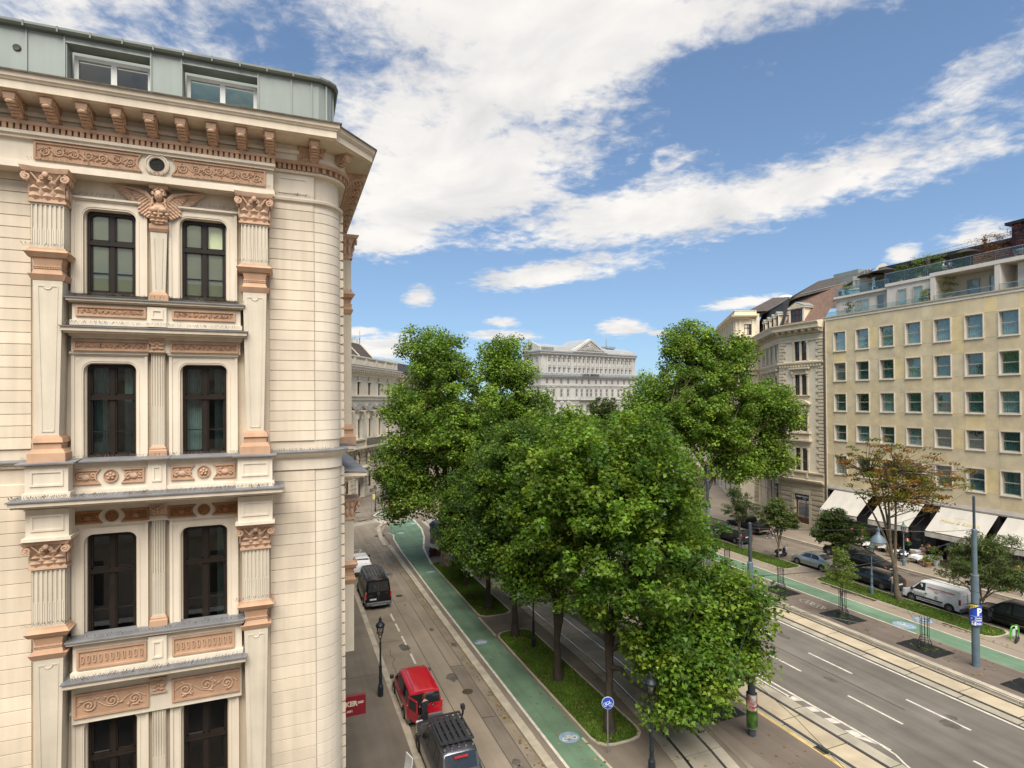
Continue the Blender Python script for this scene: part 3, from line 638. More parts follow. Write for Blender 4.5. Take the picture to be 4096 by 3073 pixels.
def leaf3(m, x, y, z, w, h, out, n=5):   # upright acanthus leaf curling outwards
    vs = []; 
    for i in range(n):
        t = i / (n - 1); ww = w * (.55 + .55 * sin(pi * min(1, t * 1.15)) + (.16 if i % 2 else -.05)) / 2 * (1 if t < .95 else .5); yy = y - out * t * t - (.04 if i % 2 else 0); zz = z + h * (t - .12 * t ** 4)
        vs += [(x - ww, yy + .03, zz), (x, yy - .02, zz + .01), (x + ww, yy + .03, zz)]
    m.add(vs, [(3 * i + j, 3 * i + j + 1, 3 * i + j + 4, 3 * i + j + 3) for i in range(n - 1) for j in (0, 1)])
def spiral(m, cx, y, cz, r, turns=1.6, d=1, a0=0, th=.03, n=20, ax='x'):
    pts = []
    for i in range(n + 1):
        t = i / n; a = a0 + d * 2 * pi * turns * t; rr = r * (1 - .86 * t)
        pts.append((cx + rr * cos(a), y - .02 * t, cz + rr * sin(a)))
    m.tube(pts, [th * (1 - .35 * i / n) for i in range(n + 1)], 6)
    m.ball((cx, y - .03, cz), r * .17, 6, 4)
def capital(m, xc, y, z0, z1, wb, wt):
    h = z1 - z0
    m.box(xc - wb / 2 - .03, xc + wb / 2 + .03, y - .035, y + .4, z0, z0 + .05)
    m.loft([[(xc - w / 2, y - o, z), (xc + w / 2, y - o, z), (xc + w / 2, y + .4, z), (xc - w / 2, y + .4, z)] for w, o, z in ((wb - .02, 0, z0 + .05), (wb - .02, 0, z0 + h * .5), (wb + .06, .05, z0 + h * .72), (wt - .1, .12, z0 + h * .86))])
    m.loft([[(xc - w / 2, y - o, z), (xc - w * .2, y - o + .06, z), (xc + w * .2, y - o + .06, z), (xc + w / 2, y - o, z), (xc + w / 2, y + .4, z), (xc - w / 2, y + .4, z)] for w, o, z in ((wt - .06, .2, z0 + h * .86), (wt, .23, z0 + h * .93), (wt + .04, .25, z1))])
    for k in (-.34, -.0, .34): leaf3(m, xc + k * wb, y, z0 + .06, wb * .30, h * .46, .10)
    for k in (-.17, .17): leaf3(m, xc + k * wb, y, z0 + .1, wb * .24, h * .62, .12)
    r = wb * .14
    for s in (-1, 1):
        spiral(m, xc + s * (wb / 2 + .02), y - .15, z0 + h * .70, r, 1.7, -s, pi / 2, .032, 16)
        spiral(m, xc + s * wb * .13, y - .12, z0 + h * .72, r * .55, 1.4, s, pi / 2, .02, 12)
        m.tube([(xc + s * wb * .1, y - .02, z0 + h * .35), (xc + s * wb * .22, y - .07, z0 + h * .6), (xc + s * wb * .42, y - .13, z0 + h * .84)], .028, 5)
        for yy in (y + .08, y + .24):
            m.ball((xc + s * (wb / 2 + .06), yy, z0 + h * .72), (.05, .06, r), 6, 5); m.ball((xc + s * (wb / 2 + .02), yy, z0 + h * .35), (.04, .06, h * .2), 6, 5)
    m.ball((xc, y - .16, z0 + h * .8), (.07, .05, .07), 8, 5)
def flutes(m, xc, w, y, z0, z1, n=7):
    m.box(xc - w / 2, xc + w / 2, y + .03, y + .45, z0, z1)
    pw = w / n; e = .32
    for k in range(n + 1):
        x = xc - w / 2 + k * pw; a, b = max(xc - w / 2, x - pw * e / 1.3), min(xc + w / 2, x + pw * e / 1.3); m.box(a, b, y, y + .03, z0, z1)
    for zz in (z0, z1): m.box(xc - w / 2, xc + w / 2, y + .0005, y + .03, zz - (.05 if zz > z0 + .1 else 0), zz + (.06 if zz < z0 + .1 else 0))
    for k in range(n): # rods in the lower part of the flutes
        x = xc - w / 2 + (k + .5) * pw; m.box(x - pw * .17, x + pw * .17, y + .006, y + .03, z0, z0 + (z1 - z0) * .42)
    for yy in (y + .14, y + .26, y + .38):
        m.box(xc + w / 2, xc + w / 2 + .012, yy - .03, yy + .03, z0 + .05, z1 - .05); m.box(xc - w / 2 - .012, xc - w / 2, yy - .03, yy + .03, z0 + .05, z1 - .05)
def mould(m, xc, y, steps, back=.45):    # stacked square mouldings: (z0, z1, width, outward)
    for (z0, z1, w0, w1, o0, o1) in steps: m.loft([[(xc - w / 2, y - o, z), (xc + w / 2, y - o, z), (xc + w / 2, y + back, z), (xc - w / 2, y + back, z)] for w, o, z in ((w0, o0, z0), (w1, o1, z1))])
def pilaster(xc, p, zb, mtx=None, wide=.67):
    zcap1, zcap0, zf0, ztap0, zbase = zb
    o = 1; y = -p
    f = M(); flutes(f, xc, wide, y, zf0, zcap0); 
    w0 = wide * .66; w1 = wide * .9; zt1 = zf0 - .80
    f.loft([[(xc - w / 2, y, z), (xc + w / 2, y, z), (xc + w / 2, y + .5, z), (xc - w / 2, y + .5, z)] for w, z in ((w0, ztap0), (w1, zt1))])
    for s in (-1, 1):   # sunk panel edges on the tapered shaft
        f.loft([[(xc + s * (w * .5 - .10) - .012, y - .012, z), (xc + s * (w * .5 - .10) + .012, y - .012, z), (xc + s * (w * .5 - .10) + .012, y + .01, z), (xc + s * (w * .5 - .10) - .012, y + .01, z)] for w, z in ((w0, ztap0 + .1), (w1, zt1 - .14))])
    f.box(xc - w0 / 2 + .09, xc + w0 / 2 - .09, y - .012, y + .01, ztap0 + .08, ztap0 + .11)
    for s in (-1, 1): f.box(xc + s * .13 - .06, xc + s * .13 + .06, y - .012, y + .01, zt1 - .16, zt1 - .13)
    f.tube([(xc + .09 * cos(t), y - .004, zt1 - .14 + .09 * -sin(t)) for t in np.linspace(0, pi, 8)], .014, 4)
    c = M(); capital(c, xc, y - .01, zcap0, zcap1, wide + .06, wide + .3)
    b = M()
    mould(b, xc, y, [(zf0 - .05, zf0, wide + .1, wide + .06, .04, .02), (zf0 - .12, zf0 - .05, wide + .22, wide + .12, .1, .05), (zf0 - .24, zf0 - .12, wide + .12, wide + .26, .05, .13), (zf0 - .45, zf0 - .24, wide * .8, wide * .92, -.02, .02), (zf0 - .52, zf0 - .45, wide * .86, wide * .86, .02, .02), (zf0 - .66, zf0 - .52, wide * .95, wide * .82, .05, .0), (zf0 - .8, zf0 - .66, wide + .0, wide + .12, .01, .07)], .5)
    for k in range(11): b.ball((xc - wide * .4 + k * wide * .08, y - .015, zf0 - .47), .026, 6, 4)
    if zbase is not None:
        b2 = M(); mould(b2, xc, y, [(ztap0 - .06, ztap0, wide * .78, wide * .7, .04, .02), (ztap0 - .18, ztap0 - .06, wide * .98, wide * .9, .09, .06), (ztap0 - .34, ztap0 - .18, wide * .85, wide * .85, .05, .05), (ztap0 - .44, ztap0 - .34, wide * 1.12, wide * .95, .11, .07), (zbase, ztap0 - .44, wide * 1.16, wide * 1.16, .13, .13)], .5)
    for mm in (f, c, b) + ((b2,) if zbase is not None else ()):
        if mtx: mm.xf(mtx)
    s = part('pilaster', f, PILC, CB); part('capital', c, TERRA2, s, smooth=True, angle=35); part('pedestal_moulding', b, TERRA, s)
    if zbase is not None: part('base', b2, TERRA, s)
UP = (21.84, 21.02, 19.90, 15.24, 14.56); LO = (12.66, 11.93, 10.50, 5.0, None)
for xc, p in ((-5.47, .52), (-.77, .46)):
    pilaster(xc, p, UP); pilaster(xc, p, LO)
SIDE = Matrix.Translation((1.6, 0, 0)) @ Matrix.Rotation(pi / 2, 4, 'Z')
for yy in (3.0, 7.7): pilaster(yy, .58, UP, SIDE); pilaster(yy, .62, (12.66, 11.93, 10.5, 7.3, None), SIDE)
def scroll(m, x0, x1, z0, z1, y, seed, r=.36, rods=False):
    g = random.Random(seed); h = z1 - z0; n = max(2, round((x1 - x0) / (h * .95))); st = (x1 - x0) / n; zc_ = (z0 + z1) / 2
    stem = [(x0 + (x1 - x0) * i / 40, y - .012, zc_ + h * .26 * sin(pi * n * i / 40 * 1.0)) for i in range(41)]; m.tube(stem, h * .035, 5)
    for k in range(n):
        xc = x0 + st * (k + .5); s = 1 if k % 2 else -1
        spiral(m, xc, y - .012, zc_ + s * h * .04, h * r * g.uniform(.9, 1.08), 1.7, s * (1 if k < n / 2 else -1), g.uniform(0, 6), h * .055, 18)
        for j in range(5):
            a = g.uniform(0, 2 * pi); px, pz = xc + h * .42 * cos(a) * 1.05, zc_ + h * .36 * sin(a); b = a + g.uniform(-.8, .8); l = h * g.uniform(.10, .17)
            if not (x0 + l < px < x1 - l): continue
            ca, sa = cos(b), sin(b); vs = []
            for t, w in ((-1, .1), (-.4, .55), (.2, .75), (.7, .4), (1, .05)):
                vs += [(px + ca * l * t - sa * l * w * .7, y - .004, pz + sa * l * t + ca * l * w * .7), (px + ca * l * t, y - .05 * (1 - t * t * .6), pz + sa * l * t), (px + ca * l * t + sa * l * w * .7, y - .004, pz + sa * l * t - ca * l * w * .7)]
            m.add(vs, [(3 * i + q, 3 * i + q + 1, 3 * i + q + 4, 3 * i + q + 3) for i in range(4) for q in (0, 1)])
def relief(x0, x1, z0, z1, p, seed, notch=0, style='scroll', mt=None):
    p += .014; y = -p; b = M(); nl, nr = (notch < 0), (notch > 0); c = .12
    def side(x, s, nn): return [(x + s * (-c if 0 else 0), z0), (x, z1)]
    left = [(x0, z0), (x0, z1)] if not nl else [(x0 - .04 + .10 * sin(pi * t), z0 + (z1 - z0) * t) for t in np.linspace(0, 1, 7)]
    right = [(x1, z1), (x1, z0)] if not nr else [(x1 + .04 - .10 * sin(pi * t), z1 + (z0 - z1) * t) for t in np.linspace(0, 1, 7)]
    poly = left + right; b.prism(poly, y, y + .05)
    pi_ = [(x * .0 + (x0 + x1) / 2 + (x - (x0 + x1) / 2) * (1 - .05 / (x1 - x0) * 2), (z0 + z1) / 2 + (z - (z0 + z1) / 2) * (1 - .05 / (z1 - z0) * 2)) for x, z in poly]
    ringm(b, poly, pi_, y - .035, y + .01)
    o = part('relief_panel', b, mt or TERRA, CB)
    s = M(); g = .07
    if style == 'scroll': scroll(s, x0 + g, x1 - g, z0 + g, z1 - g, y, seed)
    elif style == 'rods':
        n = round((x1 - x0 - .2) / .118)
        for k in range(n):
            x = x0 + .12 + (x1 - x0 - .24) * k / (n - 1); q = [(x + .032 * cos(a), z0 + .18 + .03 * sin(a)) for a in np.linspace(pi, 2 * pi, 6)] + [(x + .032 * cos(a), z1 - .18 + .03 * sin(a)) for a in np.linspace(0, pi, 6)]
            qi = [(x + (a - x) * .55, (z0 + z1) / 2 + (b_ - (z0 + z1) / 2) * .94) for a, b_ in q]; ringm(s, q, qi, y - .03, y + .01)
    elif style == 'leaf':
        xc, zc_ = (x0 + x1) / 2, (z0 + z1) / 2; spiral(s, xc - .12, y - .01, zc_, .10, 1.5, 1, 1, .02, 14); spiral(s, xc + .14, y - .01, zc_, .09, 1.5, -1, 2, .02, 14); s.ball((xc, y - .01, zc_ - .02), (.1, .04, .08), 8, 5)
        scroll(s, x0 + g, x1 - g, z0 + g, z1 - g, y, seed, .28)
    part('carved_ornament', s, TERRA2 if not mt else mt, o, smooth=True, angle=50)
def roundel(x, z, r, p, seed, mt=None):
    p += .012; b = M(); b.lathe([(0.001, 0), (r * .86, 0), (r * .88, .03), (r, .03), (r, -.05)], n=24); b.xf(Matrix.Translation((x, -p, z)) @ Matrix.Rotation(pi / 2, 4, 'X'))
    o = part('roundel', b, mt or TERRA, CB, smooth=True, angle=30); s = M()
    for k in range(5):
        a = 2 * pi * k / 5 + .3; s.ball((x + r * .4 * cos(a), -p - .02, z + r * .4 * sin(a)), (r * .25, .04, r * .25), 8, 5)
    s.ball((x, -p - .03, z), (r * .22, .05, r * .22), 8, 5); part('carved_ornament', s, TERRA2 if not mt else mt, o, smooth=True)
def frame_panel(m, x0, x1, z0, z1, p, w=.05):
    ringm(m, [(x0, z0), (x0, z1), (x1, z1), (x1, z0)], [(x0 + w, z0 + w), (x0 + w, z1 - w), (x1 - w, z1 - w), (x1 - w, z0 + w)], -p - .022, -p + .01)
m = M()
# parapet under the upper windows
m.box(-5.02, -1.14, -.36, .0, 18.03, 18.56); m.box(-5.06, -1.10, -.40, 0, 18.03, 18.16); m.box(-3.36, -2.92, -.445, 0, 18.035, 18.555); frame_panel(m, -3.27, -3.0, 18.24, 18.5, .445)
part('parapet', m, CREAM2, CB); m = M()
m.box(-5.08, -1.16, -.22, 0, 17.36, 17.74); part('frieze', m, CREAM2, CB); m = M()
# main parapet
m.box(-4.98, -1.22, -.36, 0, 13.66, 14.50); m.box(-4.98, -1.22, -.42, 0, 13.66, 13.82); m.box(-3.36, -2.94, -.445, 0, 13.665, 14.495); frame_panel(m, -3.26, -3.04, 13.95, 14.36, .445)
part('parapet', m, CREAM2, CB)
for a, b in ((-5.86, -4.99), (-1.20, -.33)):
    m = M(); m.box(a, b, -.76, 0, 13.82, 14.5); m.box(a - .05, b + .05, -.8, 0, 13.66, 13.84); frame_panel(m, a + .1, b - .1, 14.0, 14.38, .76); part('pedestal', m, CREAM2, CB); m = M()
    m.box(a, b, -.72, 0, 12.75, 13.44); frame_panel(m, a + .1, b - .1, 12.9, 13.3, .72); m.box(a - .06, b + .06, -.80, 0, 12.67, 12.75); part('pedestal', m, CREAM2, CB)
m = M()
m.box(-5.08, -1.16, -.22, 0, 12.88, 13.44); part('frieze', m, CREAM2, CB); m = M()
m.box(-5.02, -1.14, -.36, 0, 9.04, 9.88); m.box(-5.06, -1.1, -.42, 0, 9.04, 9.2); m.box(-3.36, -2.94, -.445, 0, 9.045, 9.875); frame_panel(m, -3.27, -3.03, 9.3, 9.75, .445)
part('parapet', m, CREAM2, CB); m = M()
m.box(-5.08, -1.16, -.24, 0, 7.83, 8.8); part('frieze', m, CREAM2, CB); m = M()
# entablature
m.box(-9, -.28, -.34, 0, 21.95, 22.62); m.box(-9, -.24, -.50, 0, 21.86, 22.0); m.box(-9, -.26, -.42, 0, 22.0, 22.06); m.box(-9, -.26, -.44, 0, 22.62, 22.70); m.box(-9, -.22, -.5, 0, 22.70, 22.78)
part('frieze', m, CREAM2, CB); m = M()
m.box(-.28, .83, -.10, 0, 21.98, 22.70); frame_panel(m, -.15, .62, 22.12, 22.58, .10, .04)
part('frieze', m, CREAM2, CB); m = M()
m.box(-9, .42, -.30, 0, 22.98, 23.5); m.box(-9, .42, -.38, 0, 23.2, 23.3)
part('cornice_backing', m, CREAM2, CB)
m = M(); ap = [(-.28, -.0), (.83, 0)] + arc[1:] + [(1.6, 40)]
sweep(m, ap, [(0, 21.9), (.12, 21.92), (.14, 21.98), (.08, 22.02), (.0, 22.04)]); part('string_course', m, CREAM2, CB, smooth=True)
m = M(); sweep(m, ap, [(-.05, 22.70), (.18, 22.72), (.2, 22.78), (-.05, 22.78)]); sweep(m, ap, [(-.05, 22.98), (.24, 23.0), (.3, 23.08), (.2, 23.25), (.2, 23.5), (-.05, 23.5)]); part('string_course', m, CREAM2, CB, smooth=True)
m = M(); sweep(m, [(-.33, 0), (.83, 0)] + arc[1:] + [(1.6, 40)], [(0, 14.02), (.07, 14.04), (.07, 14.36), (.16, 14.42), (.22, 14.55), (0, 14.56)]); part('string_course', m, CREAM2, CB, smooth=True)
m = M(); sweep(m, [(-.33, 0), (.83, 0)] + arc[1:] + [(1.6, 40)], [(0, 14.562), (.25, 14.555), (.25, 14.58), (0, 14.62)]); part('lead_flashing', m, LEAD, CB)
ledge(-5.12, -1.04, 18.73, .2, .50); ledge(-5.20, -.97, 17.99, .28, .58); ledge(-9, -5.9, 14.56, .16, .12)
ledge(-6.0, -4.88, 14.57, .1, .84); ledge(-1.30, -.24, 14.57, .1, .84); ledge(-4.96, -1.24, 14.56, .1, .52); ledge(-3.44, -2.88, 14.572, .12, .58)
ledge(-6.10, -.06, 13.69, .3, 1.05); ledge(-5.12, -1.08, 10.03, .2, .52); ledge(-5.16, -1.03, 9.06, .3, .66)
for a, b, zt, p in ((1.9, 9.2, 14.57, .62), (1.6, 9.6, 13.69, .95)): ledge(a, b, zt, .3, p, 'ledge', True, SIDE)
relief(-4.94, -3.40, 18.26, 18.53, .36, 1); relief(-2.80, -1.27, 18.26, 18.53, .36, 2)
relief(-5.03, -3.35, 17.39, 17.67, .22, 3); relief(-2.87, -1.20, 17.39, 17.67, .22, 4)
for i, (a, b, n) in enumerate(((-5.0, -4.45, 1), (-3.93, -3.44, -1), (-2.84, -2.32, 1), (-1.80, -1.28, -1))): relief(a, b, 13.95, 14.34, .36, 10 + i, n, 'leaf')
for x in (-4.19, -2.06): roundel(x, 14.15, .165, .37, 1); 
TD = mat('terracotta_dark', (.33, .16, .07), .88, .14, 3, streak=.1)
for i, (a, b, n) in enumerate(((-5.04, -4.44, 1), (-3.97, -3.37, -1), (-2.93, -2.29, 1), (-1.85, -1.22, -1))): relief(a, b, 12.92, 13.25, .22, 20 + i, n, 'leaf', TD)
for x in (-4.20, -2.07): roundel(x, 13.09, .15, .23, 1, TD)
relief(-4.93, -3.41, 9.26, 9.75, .36, 1, 0, 'rods'); relief(-2.82, -1.32, 9.26, 9.75, .36, 1, 0, 'rods')
relief(-5.03, -3.38, 7.98, 8.6, .24, 31); relief(-2.85, -1.2, 7.98, 8.6, .24, 32)
relief(-5.80, -3.52, 22.14, 22.60, .345, 41, 1); relief(-2.77, -.48, 22.14, 22.60, .345, 42, -1)
# oval vent between the frieze panels
m = M(); m.lathe([(.30, -.02), (.30, .06), (.26, .08), (.24, .05), (.20, .07), (.185, .02)], n=28, caps=False); m.xf(Matrix.Translation((-3.14, -.345, 22.37)) @ Matrix.Diagonal((.95, 1, .95, 1)) @ Matrix.Rotation(pi / 2, 4, 'X'))
o = part('oval_vent', m, CREAM2, CB, smooth=True, angle=30)
m = M(); 
for k in range(-7, 8):
    e = sqrt(max(0, .18 ** 2 - (k * .026) ** 2)); m.box(-3.14 + k * .026 - .004, -3.14 + k * .026 + .004, -.36, -.352, 22.37 - e, 22.37 + e); m.box(-3.14 - e, -3.14 + e, -.362, -.354, 22.37 + k * .026 - .004, 22.37 + k * .026 + .004)
part('wire_mesh', m, MESHM, o); part('vent_backing', M().lathe([(.19, 0), (.001, 0)], n=20).xf(Matrix.Translation((-3.14, -.348, 22.37)) @ Matrix.Rotation(pi / 2, 4, 'X')), DARKIN, o)
m = M(); 
for zz, d in ((22.63, 1), (22.12, -1)):
    for s in (-1, 1): spiral(m, -3.14 + s * .06, -.40, zz, .05, 1.3, s * d, 0, .016, 10)
part('carved_ornament', m, TERRA2, o, smooth=True)
# intermediate pilasters
def midpil(z1, z0, ornate):
    f = M(); flutes(f, -3.165, .30, -.20, z0 + .28, z1 - .39, 5); s = part('pilaster', f, PILC, CB); c = M(); xc, y = -3.165, -.27
    c.box(xc - .19, xc + .19, y - .03, y + .27, z1 - .42, z1 - .38); c.box(xc - .2, xc + .2, y - .05, y + .27, z1 - .06, z1); c.box(xc - .15, xc + .15, y, y + .27, z1 - .38, z1 - .06)
    for q in (-1, 1): spiral(c, xc + q * .10, y - .02, z1 - .15, .085, 1.5, -q, pi / 2, .022, 14); leaf3(c, xc + q * .08, y, z1 - .38, .13, .2, .05)
    leaf3(c, xc, y, z1 - .37, .1, .26, .07); part('capital', c, TERRA2, s, smooth=True, angle=40)
    b = M(); mould(b, xc, -.20, [(z0, z0 + .18, .42, .42, .05, .05), (z0 + .18, z0 + .24, .42, .36, .05, .02), (z0 + .24, z0 + .30, .38, .33, .04, .01)], .16); part('base', b, TERRA, s)
midpil(17.80, 14.56, 1); midpil(13.40, 10.03, 1); midpil(8.72, 5, 1)
f = M(); xc = -3.13; f.loft([[(xc - w, -.24, z), (xc + w, -.24, z), (xc + w, 0, z), (xc - w, 0, z)] for w, z in ((.15, 19.0), (.195, 20.62))])
for s in (-1, 1): f.tube([(xc + s * .07, -.245, 19.1), (xc + s * .1, -.245, 20.45)], .012, 4)
s = part('pilaster', f, PILC, CB); b = M(); mould(b, xc, -.24, [(18.74, 18.92, .46, .46, .06, .06), (18.92, 19.0, .42, .32, .04, .01), (20.62, 20.70, .40, .46, .02, .06), (20.70, 20.82, .44, .44, .05, .05)], .24); part('base', b, TERRA, s)
# winged bust above it
def bust():
    b = M(); x, y = -3.115, -.30
    b.loft([[(x + rx * cos(a), y + .08 + ry * sin(a), z) for a in np.linspace(0, 2 * pi, 13)[:-1]] for rx, ry, z in ((.19, .12, 20.82), (.20, .13, 21.0), (.23, .16, 21.08), (.25, .17, 21.2), (.21, .14, 21.3), (.10, .09, 21.36), (.075, .075, 21.42), (.075, .075, 21.5))])
    for s in (-1, 1): b.ball((x + s * .1, y - .06, 21.17), (.10, .10, .09), 10, 7)
    b.ball((x, y - .02, 21.57), (.105, .125, .15), 14, 10); b.ball((x, y - .14, 21.555), (.02, .03, .045), 6, 5); b.ball((x, y - .125, 21.49), (.035, .02, .014), 6, 4)
    for s in (-1, 1): b.ball((x + s * .042, y - .122, 21.585), (.022, .014, .012), 6, 4); b.ball((x + s * .045, y - .115, 21.615), (.034, .02, .01), 6, 4)
    o = part('winged_bust', b, TERRA2, CB, smooth=True, angle=70)
    h = M(); g = random.Random(4)
    for k in range(34):
        a = pi * k / 33; rr = .125 + g.uniform(-.012, .02); h.ball((x + rr * cos(a) * 1.05, y - .03 + g.uniform(-.05, .05), 21.58 + rr * sin(a) * 1.2), g.uniform(.028, .042), 6, 4)
    for s in (-1, 1):
        for k in range(9): h.ball((x + s * (.135 + .012 * sin(k * 1.5) + .006 * k), y - .02 - .006 * k, 21.5 - k * .042), .03, 6, 4)
    h.box(x - .22, x + .22, y - .06, 0, 21.75, 21.85); h.box(x - .15, x + .15, y - .02, 0, 21.70, 21.75)
    for k in range(15): a = pi * (k + .5) / 15; h.ball((x + .13 * cos(a), y - .13 - .02 * sin(a), 21.38 - .09 * sin(a)), .013, 5, 3)
    for k in (-.13, 0, .13): leaf3(h, x + k, y - .03, 20.83, .13, .2, .06)
    for k in (-.2, -.07, .07, .2): h.ball((x + k, y - .1, 21.06), (.055, .04, .035), 7, 5)
    part('hair_and_leaves', h, TERRA2, o, smooth=True, angle=60)
    for s in (-1, 1):
        w = M()
        def feather(p0, p1, wd, th, yy):
            d = Vector((p1[0] - p0[0], p1[1] - p0[1])); l = d.length; d /= l; nn = Vector((-d.y, d.x)); vs = []
            for t, q in ((0, .5), (.25, .85), (.6, 1), (.88, .8), (1, .15)):
                c = Vector(p0) + d * l * t; e = nn * wd * q / 2
                vs += [(x + s * (c.x + e.x), yy + .02, c.y + e.y), (x + s * c.x, yy - th * (1 - .5 * t), c.y), (x + s * (c.x - e.x), yy + .02, c.y - e.y)]
            w.add(vs, [(3 * i + q, 3 * i + q + 1, 3 * i + q + 4, 3 * i + q + 3) for i in range(4) for q in (0, 1)])
        for k in range(7): feather((.40 - .02 * k, 21.60 - k * .055), (1.09 - .085 * k, 21.80 - k * .085), .13, .03, -.12)
        for k in range(7): feather((.28 + .02 * (k % 2), 21.60 - k * .06), (.66 - .045 * k, 21.64 - k * .075), .13, .04, -.17)
        for r_ in range(4):
            for k in range(5): feather((.16 + .07 * r_ * .8, 21.50 - .10 * k + .04 * r_), (.29 + .07 * r_, 21.38 - .10 * k + .04 * r_), .12, .035, -.22 + .012 * r_)
        w.tube([(x + s * .14, -.2, 21.3), (x + s * .2, -.22, 21.5), (x + s * .32, -.2, 21.64), (x + s * .6, -.15, 21.74), (x + s * 1.05, -.12, 21.81)], [.05, .06, .06, .035, .012], 6)
        part('wing', w, TERRA2, o, smooth=True, angle=50)
bust()
# main cornice
m = M(); cp = [(-9.5, -.14), (.42, -.14), (.42, 0), (1.0, 0), (1.6, .6), (1.6, 42)]
sweep(m, cp, [(0, 23.46), (.88, 23.48), (.9, 23.50), (.98, 23.50), (.98, 23.69), (1.01, 23.70), (1.03, 23.74), (1.06, 23.76), (1.08, 23.88), (0, 23.97)]); part('cornice', m, CREAM, CB)
m = M(); sweep(m, cp, [(0, 23.975), (1.085, 23.885), (1.12, 23.865), (1.125, 23.90), (0, 24.0)]); part('cornice_flashing', m, mat('old_flashing', (.12, .105, .075), .8, .4, 5), CB)
brm = None
def bracket(mtx):
    global brm
    if brm is None:
        b = M(); b.box(-.155, .155, -.80, 0, .42, .48); 
        side = [(0, .42), (-.72, .42), (-.76, .36), (-.72, .26), (-.62, .22), (-.5, .2), (-.38, .12), (-.3, .04), (-.2, .0), (-.08, -.02), (0, 0)]
        n = len(side); b.add([(-.11, y, z) for y, z in side] + [(.11, y, z) for y, z in side], [tuple(range(n)), tuple(range(n, 2 * n))[::-1]] + [(i, (i + 1) % n, (i + 1) % n + n, i + n) for i in range(n)])
        for q in (-.125, .125):
            for (cy, cz, r, d) in ((-.62, .32, .085, 1), (-.12, .09, .07, -1)): b.tube([(q, cy + r * (1 - t / 14) * cos(d * t * .75), cz + r * (1 - t / 14) * sin(d * t * .75)) for t in range(13)], .016, 5)
            b.tube([(q, -.55, .38), (q, -.42, .26), (q, -.25, .14), (q, -.15, .15)], .02, 5)
        for k in range(6): t = k / 5; y, z = -.70 + .5 * t, .22 - .20 * t; b.ball((0, y, z), (.1 - .02 * t, .05, .045), 7, 4); b.ball((-.07, y + .03, z), (.04, .04, .04), 5, 3); b.ball((.07, y + .03, z), (.04, .04, .04), 5, 3)
        b.tube([(-.12, -.71, .37), (.12, -.71, .37)], .055, 8)
        brm = b.mesh('bracket', TERRA2, True, 40)
    o = part('bracket', brm, None, CB); o.matrix_local = mtx
for k in range(-1, 9): bracket(Matrix.Translation((-6.07 + .7135 * k, -.26, 23.04)))
bracket(Matrix.Translation((-6.78 , -.26, 23.04))); bracket(Matrix.Translation((.82, -.14, 23.04))); bracket(Matrix.Translation((1.3, .33, 23.04)) @ Matrix.Rotation(radians(45), 4, 'Z'))
bracket(Matrix.Translation((.36, -.2, 23.04)) @ Matrix.Rotation(radians(90), 4, 'Z'))
for k in range(24): bracket(Matrix.Translation((1.74, 1.35 + .72 * k, 23.04)) @ Matrix.Rotation(pi / 2, 4, 'Z'))
m = M(); m.box(-9, -.2, -.50, 0, 22.93, 23.02); m.box(-9, -.22, -.40, 0, 22.78, 22.94); x = -8.9
while x < -.26: m.box(x, x + .085, -.49, -.39, 22.79, 22.935); x += .132
sweep(m, [(-.22, -.0), (.83, 0)] + arc[1:] + [(1.6, 40)], [(0, 22.93), (.3, 22.935), (.34, 23.02), (0, 23.02)]); sweep(m, [(-.22, -.0), (.83, 0)] + arc[1:] + [(1.6, 40)], [(0, 22.78), (.16, 22.78), (.16, 22.94), (0, 22.94)])
x = -.15
while x < .8: m.box(x, x + .085, -.26, -.15, 22.79, 22.935); x += .132
for t in np.linspace(.08, pi / 2 - .08, 8):
    q = M().box(-.042, .042, -R - .26, -R - .15, 22.79, 22.935); q.xf(Matrix.Translation((cc[0], cc[1], 0)) @ Matrix.Rotation(t, 4, 'Z')); m.add(q.v, q.f)
part('dentil_band', m, TERRA, CB)
# zinc attic with two recessed windows
m = M(); DW = [(-5.31, -3.42), (-2.63, -.71)]
AY = .32
m.k = 0; wall_holes(m, -9, 1.0, 23.8, 25.72, AY, [(a, b, 24.1, 25.56) for a, b in DW], .42, -1)
aa = [(1.0, AY), (1.22, AY + .08), (1.38, AY + .22), (1.45, AY + .45), (1.5, 12)]
for a, b in zip(aa, aa[1:]): m.add([(a[0], a[1], 23.9), (b[0], b[1], 23.9), (b[0], b[1], 25.72), (a[0], a[1], 25.72)], [(0, 1, 2, 3)])
m.box(-9, 1.2, AY + .75, 12, 23.9, 25.85); att = part('zinc_attic', m, ZINC, CB)
m = M()
for x in (-6.17, -5.36, -3.40, -2.66, -.69, .22, .8): m.box(x - .018, x + .018, AY - .035, AY + .0, 24, 25.72)
for x, y in ((1.22, AY + .06), (1.44, AY + .4)): m.box(x - .02, x + .03, y - .03, y + .02, 24, 25.72)
for a, b in DW: m.box(a - .03, b + .03, AY - .03, AY, 25.56, 25.59)
part('standing_seams', m, ZINC, att)
m = M(); gp_ = [(-9, AY)] + aa; sweep(m, gp_, [(-.2, 25.74), (.12, 25.74), (.16, 25.80), (.16, 25.86), (.10, 25.84), (-.2, 26.0)]); part('gutter', m, ZINCD, att)
m = M(); g2 = random.Random(2); x = -6.2
while x < .6: m.box(x - .02, x + .02, AY - .175, AY - .1, 25.72, 25.87); x += .72
part('gutter_brackets', m, ZINCD, att)
